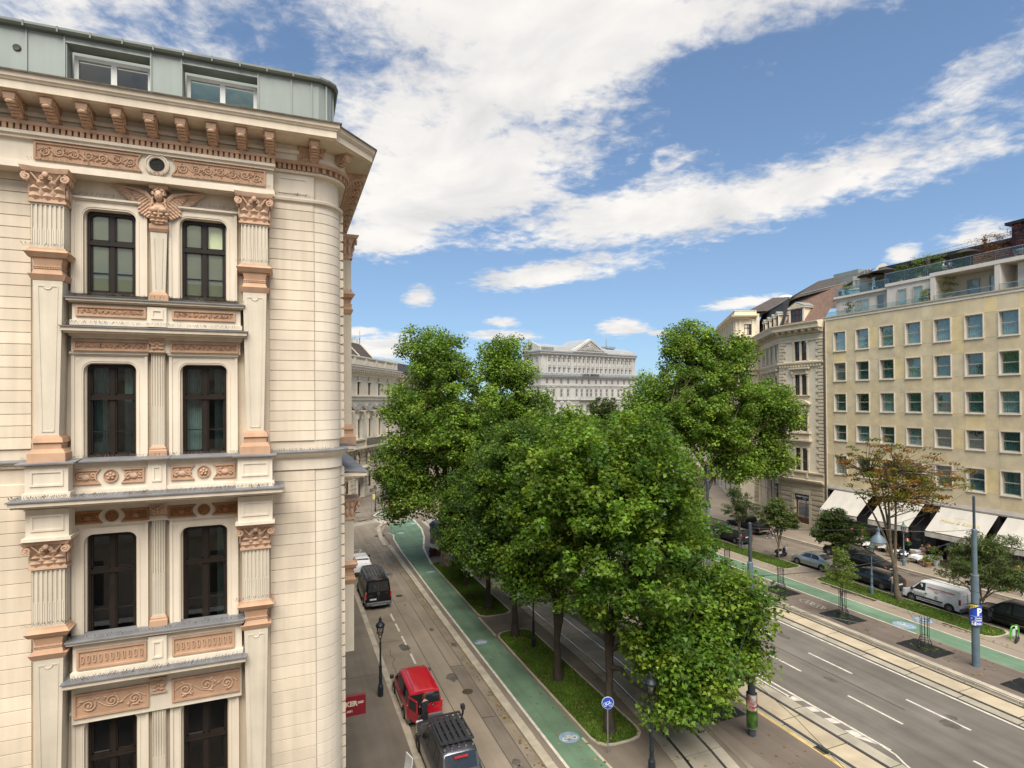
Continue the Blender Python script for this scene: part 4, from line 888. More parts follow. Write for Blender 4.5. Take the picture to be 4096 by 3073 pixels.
for a, b in ((-5.25, -3.44), (-2.58, -.73)):
    y = AY + .40; f = M(); xm = (a + b) / 2; z0, z1 = 24.1, 25.44
    for x0, x1 in ((a, a + .1), (b - .1, b), (xm - .07, xm + .07)): f.box(x0, x1, y - .06, y + .03, z0, z1)
    f.box(a, b, y - .065, y + .03, z1 - .1, z1); f.box(a, b, y - .06, y + .03, z0, z0 + .08)
    w = part('attic_window', f, WFRAME, CB)
    for x0, x1 in ((a + .1, xm - .07), (xm + .07, b - .1)): part('pane', M().add([(x0, y, z0), (x1, y, z0), (x1, y, z1), (x0, y, z1)], [(0, 1, 2, 3)]), GLASS, w)
    part('interior', M().add([(a, y + .3, z0), (b, y + .3, z0), (b, y + .3, z1), (a, y + .3, z1)], [(0, 1, 2, 3)]), CURT if a > -3 else DARKIN, w)
    for x in np.linspace(a, b, 9)[:-1]:
        pass
m = M().lathe([(.09, 0), (.09, .02), (.075, .03), (.001, .025)], n=16).xf(Matrix.Translation((-6.37, AY - .0, 25.2)) @ Matrix.Rotation(pi / 2, 4, 'X')); part('round_vent', m, MESHM, att)
# bird spikes
V = []; 
def spikes(x0, x1, y, z, h=.11, d=22):
    g = np.random.default_rng(int(abs(x0 * 100 + z * 10))); n = int((x1 - x0) * d)
    for i in range(n):
        x = x0 + (x1 - x0) * (i + .5) / n
        for s in (-1, 1):
            tx, ty = x + s * .045 + g.uniform(-.02, .02), y + g.uniform(-.05, .05); V.extend([(x - .0018, y, z), (x + .0018, y, z), (tx + .0018, ty, z + h * g.uniform(.7, 1.1)), (tx - .0018, ty, z + h * g.uniform(.7, 1.1))])
for a in ((-5.1, -1.05, -.5, 18.75), (-5.15, -1, -.65, 18.01), (-6.05, 1.5, -.45, 14.6), (-6.05, -.1, -1.1, 13.71), (-6.05, -.1, -.95, 13.71), (-5.1, -1.1, -.5, 10.05), (-5.1, -1.05, -.72, 9.09), (-5.1, -1.05, -.6, 9.09), (-5.9, -.3, -.45, 22.07), (-5, -3.4, -.18, 21.4), (-2.9, -1.2, -.18, 21.4), (-5, -3.4, -.18, 17.38), (-2.9, -1.2, -.18, 17.38), (-5, -3.4, -.18, 12.93), (-2.9, -1.2, -.18, 12.93), (-.3, .9, -.12, 22.05), (-5.95, -5.0, -.6, 19.9), (-1.25, -.3, -.55, 19.9), (-6, -4.9, -.62, 10.56), (-1.3, -.25, -.58, 10.56), (-5, -3.4, -.2, 8.2), (-2.9, -1.2, -.2, 8.2)): spikes(*a)
me = bpy.data.meshes.new('bird_spikes'); me.from_pydata(V, [], [tuple(range(4 * i, 4 * i + 4)) for i in range(len(V) // 4)]); me.materials.append(SPIKE); part('bird_spikes', me, None, CB, kind='stuff')
# marble plinth towards the boulevard
MARB = mat('grey_marble', (.36, .36, .35), .5, .25, 1.2)
for k in range(14):
    y = 1.5 + 1.9 * k; part('plinth_block', M().bbox(1.5, 2.05 + .12 * (k % 2), y, y + 1.88, 0, .55 - .06 * (k % 3), .02), MARB, CB)
# the shop sign that sticks out from the boulevard side
SR = mat('sign_red', (.2, .012, .022), .45, .06, 3); SB = mat('sign_beige', (.62, .52, .38), .6, .05, 3)
t = thing('shop_sign', 'dark red projecting shop sign lettered ANKER with a wheat ear', 'sign', (1.74, 24, 0))
part('board', M().bbox(0, 1.27, -.06, .06, 3.36, 4.16, .01), SR, t); part('bracket', M().box(-.16, .02, -.02, .02, 3.6, 3.7), IRON, t)
letter('ANKER', .27, SB, t, (.50, -.062, 3.84), (pi / 2, 0, 0), bold=.012); letter('\u00b71891', .12, SB, t, (.62, -.062, 3.55), (pi / 2, 0, 0), bold=.004)
m = M()
for k in range(4):
    for s in (-1, 1): m.ball((.98 + k * .055, -.062, 3.86 + s * .03), (.035, .006, .018), 6, 4)
m.box(.95, 1.2, -.066, -.06, 3.856, 3.862); part('wheat_ear', m, SB, t)

# ---------------------------------------------------------------- façade toolkit
FGLASS = mat('dark_window_glass', (.035, .042, .045), .06, .3, .3, spec=.6)
class Face:
    def __init__(s, root, mtx=None, sg=1): s.r = root; s.m = mtx; s.sg = sg
    def put(s, name, m, mt, parent=None, **k):
        if s.m is not None: m.xf(s.m)
        return part(name, m, mt, parent or s.r, **k)
    def bx(s, m, x0, x1, p0, p1, z0, z1): return m.box(x0, x1, s.sg * p0, s.sg * p1, z0, z1)
    def quad(s, m, x0, x1, p, z0, z1): return m.add([(x0, s.sg * p, z0), (x1, s.sg * p, z0), (x1, s.sg * p, z1), (x0, s.sg * p, z1)], [(0, 1, 2, 3)])
    def ledge(s, m, x0, x1, zt, h, p):
        s.bx(m, x0, x1, 0, p, zt - h * .5, zt); s.bx(m, x0 + p * .3, x1 - p * .3, 0, p * .62, zt - h * .8, zt - h * .5); s.bx(m, x0 + p * .5, x1 - p * .5, 0, p * .35, zt - h, zt - h * .8)
    def win(s, x0, x1, z0, z1, rec, fm, gm, bars=(1, (.66,)), fw=.07, curtain=None, name='window', depth=.06):
        m = M(); y = -rec
        for a, b in ((x0, x0 + fw), (x1 - fw, x1)): s.bx(m, a, b, y - .02, y + depth, z0, z1)
        for a, b in ((z0, z0 + fw), (z1 - fw, z1)): s.bx(m, x0 + fw, x1 - fw, y - .02, y + depth, a, b)
        nv, hz = bars
        for k in range(1, nv + 1): x = x0 + (x1 - x0) * k / (nv + 1); s.bx(m, x - fw * .45, x + fw * .45, y - .02, y + depth * .8, z0 + fw, z1 - fw)
        for t in hz: z = z0 + (z1 - z0) * t; s.bx(m, x0 + fw, x1 - fw, y - .02, y + depth * .9, z - fw * .45, z + fw * .45)
        f = s.put(name, m, fm)
        s.put('pane', s.quad(M(), x0, x1, y - .01, z0, z1), gm, f)
        if curtain:
            q = M(); n = 16; pts = [(x0 + (x1 - x0) * t / n, s.sg * (y - .12 - .05 * (t % 2))) for t in range(n + 1)]
            q.add([(x, yy, z0) for x, yy in pts] + [(x, yy, z1) for x, yy in pts], [(t, t + 1, n + t + 2, n + t + 1) for t in range(n)]); s.put('curtain', q, curtain, f)
        return f
# ---------------------------------------------------------------- yellow stone hotel on the right
STONE = [mat('yellow_limestone', c,   .85, .12, 1.1, .05, 30, streak=.02, orand=.04, grain=.05, gscale=60) for c in ((.63, .51, .315), (.66, .54, .34), (.61, .505, .33), (.69, .545, .29))]
PALEST = mat('pale_stone_surround', (.62, .56, .47), .8, .08, 2)
BEIGEF = mat('beige_window_frame', (.42, .38, .30), .6, .06, 3)
TEAL = mat('teal_hotel_curtain', (.09, .165, .15), .9, .25, 4)
DARKC = mat('drawn_back_curtain', (.03, .045, .045), .9, .3, 3); TEALP = mat('teal_curtain_pale_sky_sheen', (.30, .40, .39), .9, .2, 4)  # pale cloth tone, also holds the sky reflection painted into top-row curtains
YGL = glass('hotel_window_glass', (.78, .9, .88), .10)
WHITEW = mat('white_render', (.62, .57, .50), .9, .05, 1, streak=.05)
BLACKM = mat('black_cladding', (.022, .022, .024), .5, .2, 2)
TGL = glass('terrace_glass', (.84, .9, .87), .0)
YB = thing('hotel_building', 'yellow limestone hotel with square windows, awnings and roof terraces', 'building', (59.3, 0, 0), pi / 2)
F = Face(YB)
YC = [47.17 - 2.756 * k for k in range(9)]; YR = [(21.45, 23.74), (18.0, 20.17), (14.52, 16.62), (11.15, 13.05), (7.3, 9.53)]
YC = [y for y in YC if y > 24]
m = M(); wall_holes(m, 22, 49.2, 5.95, 25.2, -.05, [(c - .8, c + .8, a, b) for c in YC for a, b in YR], .45, 1); F.put('wall', m, STONE[2])
zz = [5.95] + [v for r in YR[::-1] for v in (r[0], r[1])] + [25.2]
g = random.Random(11); pc = {}
def panel(x0, x1, z0, z1):
    w, h = round(x1 - x0, 2), round(z1 - z0, 2); k = (w, h, g.choice((0, 0, 1, 2, 2, 3) if g.random() < .5 else (0, 2)))
    if k not in pc: pc[k] = M().add([(.006, .035, .006), (w - .006, .035, .006), (w - .006, .035, h - .006), (.006, .035, h - .006), (0, -.05, 0), (w, -.05, 0), (w, -.05, h), (0, -.05, h)], [(0, 1, 2, 3), (0, 4, 5, 1), (1, 5, 6, 2), (2, 6, 7, 3), (3, 7, 4, 0)]).mesh('stone_panel', STONE[k[2]])
    part('stone_panel', pc[k], None, YB, loc=(x0, g.uniform(-.004, .004), z0))
for ci, c in enumerate(YC):
    xr = c - .82; xl = c + .82; nxt = YC[ci - 1] - .82 if ci else 49.2
    for zi in range(0, len(zz) - 1):
        if zi % 2 == 0:   # spandrel
            panel(xr, xl, zz[zi], zz[zi + 1]); panel(xl, nxt, zz[zi], zz[zi + 1])
        else: panel(xl, nxt, zz[zi], zz[zi + 1])
for r, (z0, z1) in enumerate(YR):
    for ci, c in enumerate(YC):
        m = M(); a, b = c - .82, c + .82
        for q in ((a, a + .08, z0, z1), (b - .08, b, z0, z1), (a + .08, b - .08, z0, z0 + .08), (a + .08, b - .08, z1 - .08, z1)): F.bx(m, q[0], q[1], -.3, .11, q[2], q[3])
        F.bx(m, a - .03, b + .03, .0, .15, z0 - .05, z0)
        F.put('window_surround', m, PALEST)
        F.win(a + .08, b - .08, z0 + .08, z1 - .08, .24, BEIGEF, YGL, (0, (.52,)), .09, TEALP if r == 0 or g.random() < .12 else TEAL if g.random() > .1 else DARKC)  # top row always paled: sky reflection put into the curtain colour
m = M(); F.bx(m, 22, 49.2, -.3, .10, 25.2, 25.34); F.bx(m, 22, 49.25, -.3, .05, 25.34, 25.50); part('parapet_band', m, PALEST, YB)
m = M(); F.bx(m, 22, 49.28, -.35, .14, 25.50, 25.62); part('coping', m, mat('coping_stone', (.46, .39, .27), .9, .15, 1.5), YB)
m = M(); F.bx(m, 22, 49.2, -.2, .10, 5.58, 5.94); F.bx(m, 22, 49.2, -.2, .05, 5.45, 5.58); part('fascia_band', m, PALEST, YB)
m = M(); F.bx(m, 22, 49.2, -.9, -.8, 0, 5.5); F.bx(m, 22, 49.2, -.8, .0, 5.3, 5.45)
for y in (49.0, 42.75, 37.2, 31.8, 26): F.bx(m, y - .25, y + .25, -.8, .06, .1, 5.4)
part('shopfront', m, BLACKM, YB)
m = M()
for a, b in ((43.2, 48.6), (37.6, 42.3), (32.2, 36.8), (26.4, 31.4)):
    n = 4
    for k in range(n): F.quad(m, a + (b - a) * k / n + .05, a + (b - a) * (k + 1) / n - .05, -.72, .5, 3.2)
part('shop_glass', m, FGLASS, YB)
m = M(); F.bx(m, 48.95, 49.3, 0, .12, .1, 25.2); part('corner_strip', m, PALEST, YB)
# penthouse storeys
m = M(); F.bx(m, 42.5, 49.2, -9, -2.0, 25.5, 27.95); F.bx(m, 37.3, 42.5, -9, -1.3, 25.5, 28.2); F.bx(m, 22, 37.3, -9, -2.8, 25.5, 28.2)
for y in (37.3, 31.75, 26.4): F.bx(m, y - .22, y + .22, -2.8, -.5, 25.5, 28.05)
F.bx(m, 22, 37.55, -2.9, -.45, 28.05, 28.40); F.bx(m, 37.5, 42.6, -1.35, -1.15, 28.05, 28.36); F.bx(m, 42.6, 49.3, -2.1, -1.7, 27.85, 28.1); F.bx(m, 29.4, 30.6, -2.8, -1.3, 25.5, 28.0)
F.bx(m, 42.5, 49.3, -4, -1.8, 28.05, 28.15)
part('penthouse_wall', m, WHITEW, YB)
for a, b, p, z1 in ((45.0, 46.6, 2.0, 27.3), (43.2, 44.1, 2.0, 27.5), (40.3, 41.3, 1.3, 27.55), (38.7, 39.7, 1.3, 27.55), (34.4, 35.5, 2.8, 27.5), (32.5, 33.6, 2.8, 27.6), (28.0, 29.2, 2.8, 27.6)):
    FW_ = Face(YB); m = M(); f = FW_.win(a, b, 25.65, z1, p - .06, BEIGEF, YGL, (1 if b - a > 1.4 else 0, ()), .08, TEALP, 'terrace_door')
def balustrade(a, b, p, z0, z1, n):
    w = (b - a) / n
    for k in range(n):
        x = a + w * k; o = part('glass_panel', F.bx(M(), x + .02, x + w - .02, p, p + .018, z0, z1), TGL, YB)
    m = M(); F.bx(m, a, b, p - .01, p + .03, z1, z1 + .04)
    for k in range(n + 1): F.bx(m, a + w * k - .012, a + w * k + .012, p - .03, p - .005, z0, z1)
    part('handrail', m, mat('rail_metal', (.45, .45, .44), .4, .05, 3, metal=.6) if 'rail_metal' not in bpy.data.materials else bpy.data.materials['rail_metal'], YB)
balustrade(42.4, 49.2, -.25, 25.62, 26.1, 4); balustrade(37.6, 42.4, -.25, 25.62, 26.1, 3); balustrade(31.95, 37.05, -.25, 25.62, 26.1, 3); balustrade(26, 31.5, -.25, 25.62, 26.15, 3)
balustrade(42.7, 49.2, -1.8, 28.1, 29.0, 4); balustrade(24, 42.6, -1.25, 28.36, 29.45, 9)
m = M(); F.bx(m, 22, 47.2, -14, -6, 28, 30.9); F.bx(m, 24, 46.2, -14, -5.2, 30.9, 31.25); part('dark_roof_storey', m, BLACKM, YB)
m = M(); F.bx(m, 20, 32.1, -12, -3.4, 28.3, 31.95); F.bx(m, 20, 32.4, -12, -2.9, 31.95, 32.2); part('black_tower', m, BLACKM, YB)
WOOD = mat('cedar_slats', (.30, .14, .06), .6, .2, 3)
for k in range(9): part('slat', F.bx(M(), 33.0, 36.2, -5.1, -5.0, 28.5 + .22 * k, 28.64 + .22 * k), WOOD, YB)
m = M()
for z in (32.0, 31.65): m.tube([(30.9, -5.5, z), (41, -5.5, z - .3)], .03, 5)
for y in range(6): m.tube([(31 + 2 * y, -5.5, 31.2), (31 + 2 * y, -5.5, 32.0 - .06 * y)], .03, 5)
part('roof_railing', m, WHITEW, YB)
m = M(); m.box(46.0, 46.9, -3.8, -3.0, 28.1, 29.8); m.prism([(45.9, 29.8), (47.0, 29.8), (46.45, 30.3)], -3.9, -2.95); part('garden_shed', m, WHITEW, YB)
m = M(); m.box(46.6, 48.9, -2.6, -2.0, 28.1, 28.75); part('planter_box', m, TGL, YB)
m = M()
for x, h in ((43.5, 31.8), (42.2, 32.2), (47.4, 32.4), (50.0, 31.5), (38.8, 32.0), (34, 31.8)): m.tube([(x, -8, 30.3), (x, -8, h)], .025, 4)
m.lathe([(.22, 30.4), (.22, 31.5), (.32, 31.55), (.32, 31.75), (.15, 31.95)], (41.5, -8, 0), 8); m.lathe([(.12, 30.4), (.12, 31.2), (.2, 31.3)], (45.7, -7, 0), 8); m.lathe([(.12, 30.4), (.12, 31.4)], (33.8, -7, 0), 8)
part('roof_vents', m, ZINCD, YB)
m = M().lathe([(.75, .25), (.7, .12), (.4, .02), (.01, 0)], n=16).xf(Matrix.Translation((46.6, -6.5, 31.2)) @ Matrix.Rotation(radians(-75), 4, 'X')); part('satellite_dish', m, WHITEW, YB, smooth=True)
m = M(); PIPE = mat('duct_metal', (.45, .42, .38), .4, .1, 3, metal=.4)
m.tube([(50.2, -6, 29.6), (50.2, -6, 30.9), (48.4, -6, 30.9), (47.6, -6, 30.6)], .16, 8); m.tube([(50.6, -5.5, 29.4), (50.6, -5.5, 30.5), (48.2, -5.5, 30.4)], .12, 8)
for y in (48.5, 48.9): m.tube([(y, -6.5, 30.5)] + [(y - .2 + .2 * cos(t), -6.5, 31.5 + .2 * sin(t)) for t in np.linspace(0, pi, 6)], .04, 5)
part('ventilation_ducts', m, PIPE, YB, smooth=True)
# awnings
AWN = mat('awning_canvas', (.50, .46, .40), .9, .05, 1.2, streak=.0); GOLDL = mat('gold_lettering', (.62, .5, .22), .7, .05, 4); GREYL = mat('grey_lettering', (.30, .27, .23), .8, .05, 4)
for k, (a, b) in enumerate(((43.4, 48.0), (37.95, 42.15), (31.6, 36.4), (26.2, 30.9))):
    lab = ('cream awning over the restaurant terrace, nearest the shop corner', 'cream awning half hidden by the autumn tree', 'cream awning with gold script lettering', 'cream awning at the right edge of the photo behind the leafy small tree')[k]
    t = thing('awning', lab, 'awning', (59.3, 0, 0), pi / 2, 'cream awnings over the restaurant terrace')
    m = M(); n = 4
    for i in range(n):
        x0, x1 = a + (b - a) * i / n, a + (b - a) * (i + 1) / n
        m.add([(x0, .12, 5.42), (x1, .12, 5.42), (x1, 2.55, 3.35), (x0, 2.55, 3.35), ((x0 + x1) / 2, 1.3, 4.37)], [(0, 1, 4), (1, 2, 4), (2, 3, 4), (3, 0, 4)])
    part('canvas', m, AWN, t)
    m = M(); nn = 16; pts = [(a + (b - a) * i / nn, 2.57 + .03 * sin(i * 1.9)) for i in range(nn + 1)]
    m.add([(x, 2.56, 3.36) for x, y in pts] + [(x, y, 2.84) for x, y in pts], [(i, i + 1, nn + i + 2, nn + i + 1) for i in range(nn)]); part('valance', m, AWN, t)
    m = M(); m.tube([(a, 2.55, 3.35), (b, 2.55, 3.35)], .035, 6)
    for x in (a + .05, b - .05): m.tube([(x, .1, 4.1), (x, 1.3, 3.4), (x, 2.5, 3.33)], .025, 5)
    part('frame', m, BLACKM, t)
    tilt = atan2(2.07, 2.43)
    if k == 2:
        c = (a + b) / 2; letter('Meissl & Schadn', .52, GOLDL, t, (c, 1.36 + .02, 4.40), (tilt, 0, pi), ext=.002); letter('RESTAURANT', .14, GOLDL, t, (c + .2, .93, 4.76), (tilt, 0, pi), ext=.002, space=1.3); letter('WIEN', .13, GOLDL, t, (c, 1.85, 3.97), (tilt, 0, pi), ext=.002, space=1.3)
    letter('UNGLÜCKLICH' if k == 2 else '& Schadn', .22, GREYL, t, ((a + b) / 2 + (.2 if k < 3 else -.6), 2.615, 3.1), (pi / 2, 0, pi), ext=.003, space=1.2)
# ---------------------------------------------------------------- classical corner building
OCH = mat('ochre_stucco', (.62, .53, .385), .9, .08, .9, .05, 40, streak=.10, grain=.05)
OCHP = mat('ochre_stucco_pale', (.69, .61, .47), .9, .07, 1, .05, 40, streak=.06)
OCHD = mat('ochre_sandstone', (.47, .395, .285), .9, .12, 1.2, orand=.1, bump=.1, bscale=40, streak=.12)
RFR = mat('red_brown_frame', (.075, .03, .022), .5, .1, 3)
SLATE = mat('slate_roof', (.07, .056, .047), .8, .2, 2.5); SLATER = mat('red_slate_roof', (.17, .105, .075), .8, .18, 2.5); SLATED = mat('dark_slate', (.03, .028, .028), .7, .2, 2.5)
KB = thing('corner_house', 'ochre classical house with quoins, dormers and dark slate roof beside the yellow hotel', 'building', (59.3, 55.8, 0), pi / 2)
def fm(ox, oy, a): return Matrix.Translation((oy - 55.8, -(ox - 59.3), 0)) @ Matrix.Rotation(radians(-a), 4, 'Z')   # façade frame inside the house frame
FA = Face(KB, Matrix.Translation((-55.8, 0, 0))); FB = Face(KB, fm(59.3, 55.8, 34)); FC = Face(KB, fm(66.2, 66.1, -56)); FD = Face(KB, fm(63.1, 67.6, 34))
def kwall(f, x0, x1, holes, z1=24.4, z0=0.1):
    m = M(); wall_holes(m, x0, x1, z0, z1, 0, holes, .3, 1); f.put('wall', m, OCHP)
KROW = [(20.75, 23.12), (16.5, 19.0), (12.05, 14.6), (7.2, 9.95)]
W2A = [(51.75, 52.5), (52.76, 53.5)]
kwall(FA, 49.25, 55.8, [(a, b, z0, z1) for a, b in W2A for z0, z1 in KROW] + [(51.5, 53.5, .6, 4.25)])
for z0, z1 in KROW:
    for a, b in W2A: FA.win(a, b, z0, z1, .18, RFR, FGLASS, (0, (.66, .33)), .07)
BX = [1.6, 4.2, 6.8, 9.4]
kwall(FB, 0, 12.3, [(x - .5, x + .5, z0, z1) for x in BX for z0, z1 in KROW] + [(x - .8, x + .8, .5, 4.9) for x in (2.0, 5.4, 8.8)])
for x in BX:
    for z0, z1 in KROW: FB.win(x - .5, x + .5, z0, z1, .18, RFR, FGLASS, (1, (.66,)), .07)
for x in (2.0, 5.4, 8.8): FB.win(x - .8, x + .8, .5, 4.9, .2, RFR, FGLASS, (0, (.7,)), .1, name='shop_window')
kwall(FC, 0, 3.6, [(1.0, 2.2, z0, z1) for z0, z1 in KROW])
for z0, z1 in KROW: FC.win(1.0, 2.2, z0, z1, .18, RFR, FGLASS, (1, (.66,)), .08)
DX = [1.6 + 2.6 * k for k in range(7)]
kwall(FD, 0, 20, [(x - .5, x + .5, z0, z1) for x in DX for z0, z1 in KROW] + [(x - .8, x + .8, .5, 4.9) for x in DX[::2]])
for x in DX:
    for z0, z1 in KROW: FD.win(x - .5, x + .5, z0, z1, .18, RFR, FGLASS, (1, (.66,)), .07)
for x in DX[::2]: FD.win(x - .8, x + .8, .5, 4.9, .2, RFR, FGLASS, (0, (.7,)), .1, name='shop_window')
def quoins(f, xa, s, z0, z1):
    z = z0; k = 0; cache = {}
    while z < z1 - .3:
        w = 1.02 if k % 2 else .72
        if w not in cache:
            m = M(); f.bx(m, min(xa, xa + s * w), max(xa, xa + s * w), 0, .10, .03, .37); f.bx(m, min(xa, xa + s * (w - .06)), max(xa, xa + s * (w - .06)), .1, .13, .07, .33)
            if f.m is not None: m.xf(f.m)
            cache[w] = m.mesh('quoin', OCH)
        part('quoin', cache[w], None, KB, loc=(0, 0, z)); z += .41; k += 1
for za, zb in ((7.3, 20.2), (20.7, 23.1)):
    quoins(FA, 55.8, -1, za, zb); quoins(FA, 49.35, 1, za, zb); quoins(FC, 3.6, -1, za, zb)
zb_ = 0
for f, xs in ((FA, [(51.55, 53.7)]), (FB, [(x - .7, x + .7) for x in BX]), (FC, [(.8, 2.4)]), (FD, [(x - .7, x + .7) for x in DX])):
    m = M()
    for a, b in xs:
        for (q, w) in ((a - .02, .18), (b - .16, .18)):
            for z0, z1 in KROW: f.bx(m, q - .06, q + w - .06, 0, .12, z0, z1); f.bx(m, q - .1, q + w - .02, 0, .18, z1 - .22, z1 - .02)
        f.ledge(m, a - .42, b + .42, 19.9, .4, .42); f.bx(m, a - .2, b + .2, 0, .14, 19.05, 19.5); f.ledge(m, a - .35, b + .35, 16.45, .16, .25)
        f.ledge(m, a - .4, b + .4, 15.45, .3, .38)
        c = (a + b) / 2; w = (b - a) / 2 + .42
        if f is FA:
            pts = [(c + w * t, 15.45 + .55 * (1 - t * t)) for t in np.linspace(-1, 1, 11)]; q = M().prism(pts + [(c + w * .86, 15.45), (c - w * .86, 15.45)], .0, .40); m.add(q.v, q.f)
            ped = pts
        f.ledge(m, a - .45, b + .45, 11.9, .3, .4); f.bx(m, a - .3, b + .3, 0, .25, 11.0, 11.65); f.ledge(m, a - .5, b + .5, 11.0, .35, .45)
        f.ledge(m, a - .3, b + .3, 7.15, .25, .3)
        for q in (a - .1, b - .1): f.bx(m, q, q + .2, .0, .3, 19.1, 19.5); f.bx(m, q, q + .22, 0, .35, 6.35, 6.95)
    f.put('window_surrounds', m, OCH)
# cornices run round the bends
def kpath(f, *xs): return [tuple((f.m @ Vector((x, 0, 0)))[:2]) for x in xs]
KP = kpath(FA, 49.25) + kpath(FB, 0) + kpath(FC, 0) + kpath(FD, 0, 22); KPr = KP[::-1]
m = M(); sweep(m, KPr, [(0, 23.95), (.25, 24.0), (.3, 24.5), (.95, 24.55), (.95, 24.95), (1.0, 25.0), (1.15, 25.2), (1.15, 25.3), (0, 25.45)]); part('cornice', m, OCH, KB)
m = M(); sweep(m, KPr, [(0, 23.12), (.18, 23.14), (.18, 23.24), (.1, 23.3), (.1, 23.9), (0, 23.95)]); part('frieze_band', m, OCH, KB)
m = M(); sweep(m, KPr, [(0, 20.12), (.12, 20.16), (.3, 20.4), (.3, 20.58), (.08, 20.66), (0, 20.68)]); part('string_course', m, OCH, KB)
m = M(); sweep(m, KPr, [(0, 5.6), (.2, 5.65), (.2, 5.85), (.55, 5.95), (.6, 6.15), (.25, 6.2), (.2, 6.9), (.35, 6.95), (.35, 7.1), (0, 7.12)]); part('string_course', m, OCHD, KB)
kb = None
for f, x0, x1 in ((FA, 49.6, 55.5), (FB, .5, 11.9), (FC, .5, 3.3), (FD, .4, 18)):
    x = x0; 
    me = None
    while x < x1:
        if me is None:
            m = M(); f.bx(m, -.2, .2, 0, .85, 24.3, 24.52); 
            for q in (-.11, .11):
                m2 = M().ball((q, .62, 24.22), (.1, .16, .13), 7, 5); m.add(m2.v, m2.f); m2 = M().ball((q, .3, 24.14), (.09, .14, .11), 7, 5); m.add(m2.v, m2.f)
            rot = f.m.to_3x3().to_4x4(); m.xf(rot); me = m.mesh('bracket', OCHD, True, 40)
        part('bracket', me, None, KB, loc=(f.m @ Vector((x, 0, 0)))); x += .98
m = M()
for f, x0, x1 in ((FA, 49.5, 55.6), (FB, .3, 12), (FC, .3, 3.4)):
    x = x0
    while x < x1: q = M(); f.bx(q, x, x + .14, .2, .42, 24.05, 24.3); q.xf(f.m); m.add(q.v, q.f); q = M(); f.bx(q, x + .1, x + .3, .1, .26, 20.0, 20.2); q.xf(f.m); m.add(q.v, q.f); x += .42
part('dentils', m, OCH, KB, kind='stuff')
# ground floor: rusticated piers and the shop
def grough(f, x0, x1):
    for k in range(8):
        m = M(); z = .75 + .6 * k; f.bx(m, x0, x1, 0, .13, z, z + .55); f.put('ashlar_block', m, OCHD)
        m = M(); f.bx(m, x0 + .12, x1 - .12, .13, .18, z + .12, z + .43); 
        f.put('rough_block', m, ROUGHST)
ROUGHST = mat('vermiculated_stone', (.36, .30, .21), .95, .35, 14, .9, 16)
grough(FA, 49.35, 51.2); grough(FA, 53.8, 55.7); grough(FB, .1, .9); grough(FB, 3.1, 4.3); grough(FB, 6.5, 7.7); grough(FC, .3, .9); grough(FC, 2.4, 3.5)
m = M(); FA.bx(m, 49.3, 55.8, 0, .22, .1, .72); FA.bx(m, 51.1, 51.45, 0, .2, .7, 4.6); FA.bx(m, 53.55, 53.9, 0, .2, .7, 4.6); FA.bx(m, 51.1, 53.9, 0, .24, 4.3, 4.62); FA.bx(m, 49.3, 55.8, 0, .1, 5.0, 5.6); FA.put('shop_surround', m, OCHD)
SHW = mat('shop_wood', (.085, .035, .018), .5, .2, 3); ORG = mat('orange_shop_wall', (.55, .10, .03), .8, .1, 2)
f = FA.win(51.5, 53.5, 1.25, 3.62, .12, SHW, YGL, (0, ()), .12, name='shop_window'); m = M(); FA.bx(m, 51.5, 53.5, -.2, .06, .1, 1.25); FA.put('stall_riser', m, SHW)
m = M(); FA.bx(m, 51.5, 53.5, -.2, .10, 3.62, 4.28); sgn = FA.put('shop_fascia', m, BLACKM)
m = M(); FA.bx(m, 51.5, 53.5, -2.2, -2.1, .2, 3.6); FA.put('shop_interior', m, DARKIN); m = M(); FA.bx(m, 51.5, 51.95, -1.4, -.6, .9, 3.6); FA.bx(m, 51.9, 52.7, -1.0, -.6, 1.3, 1.75); FA.put('shop_display', m, ORG)
WL = mat('white_lettering', (.75, .74, .72), .6, .03, 4)
letter('behan+thurm', .30, WL, sgn, (-55.8 + 52.5, .112, 4.0), (pi / 2, 0, pi), bold=.006); letter('office-home', .12, WL, sgn, (-55.8 + 52.1, .112, 3.75), (pi / 2, 0, pi))
m = M(); FB.bx(m, 1.2, 2.8, .0, .16, 4.0, 4.75); sg2 = FB.put('shop_fascia', m, BLACKM)
lt = part('lettering', text_mesh('behan+thurm', .26, WL), None, sg2); lt.matrix_local = FB.m @ Matrix.Translation((2.0, .172, 4.36)) @ Matrix.Rotation(pi, 4, 'Z') @ Matrix.Rotation(pi / 2, 4, 'X')
m = M(); FD.bx(m, 1.2, 3.0, .0, .16, 4.0, 4.75); FD.put('shop_fascia', m, BLACKM)
m = M(); FA.bx(m, 49.95, 50.25, .14, .17, 2.85, 3.05); FA.put('street_number_plate', m, mat('blue_enamel', (.05, .12, .4), .3, .05, 3))
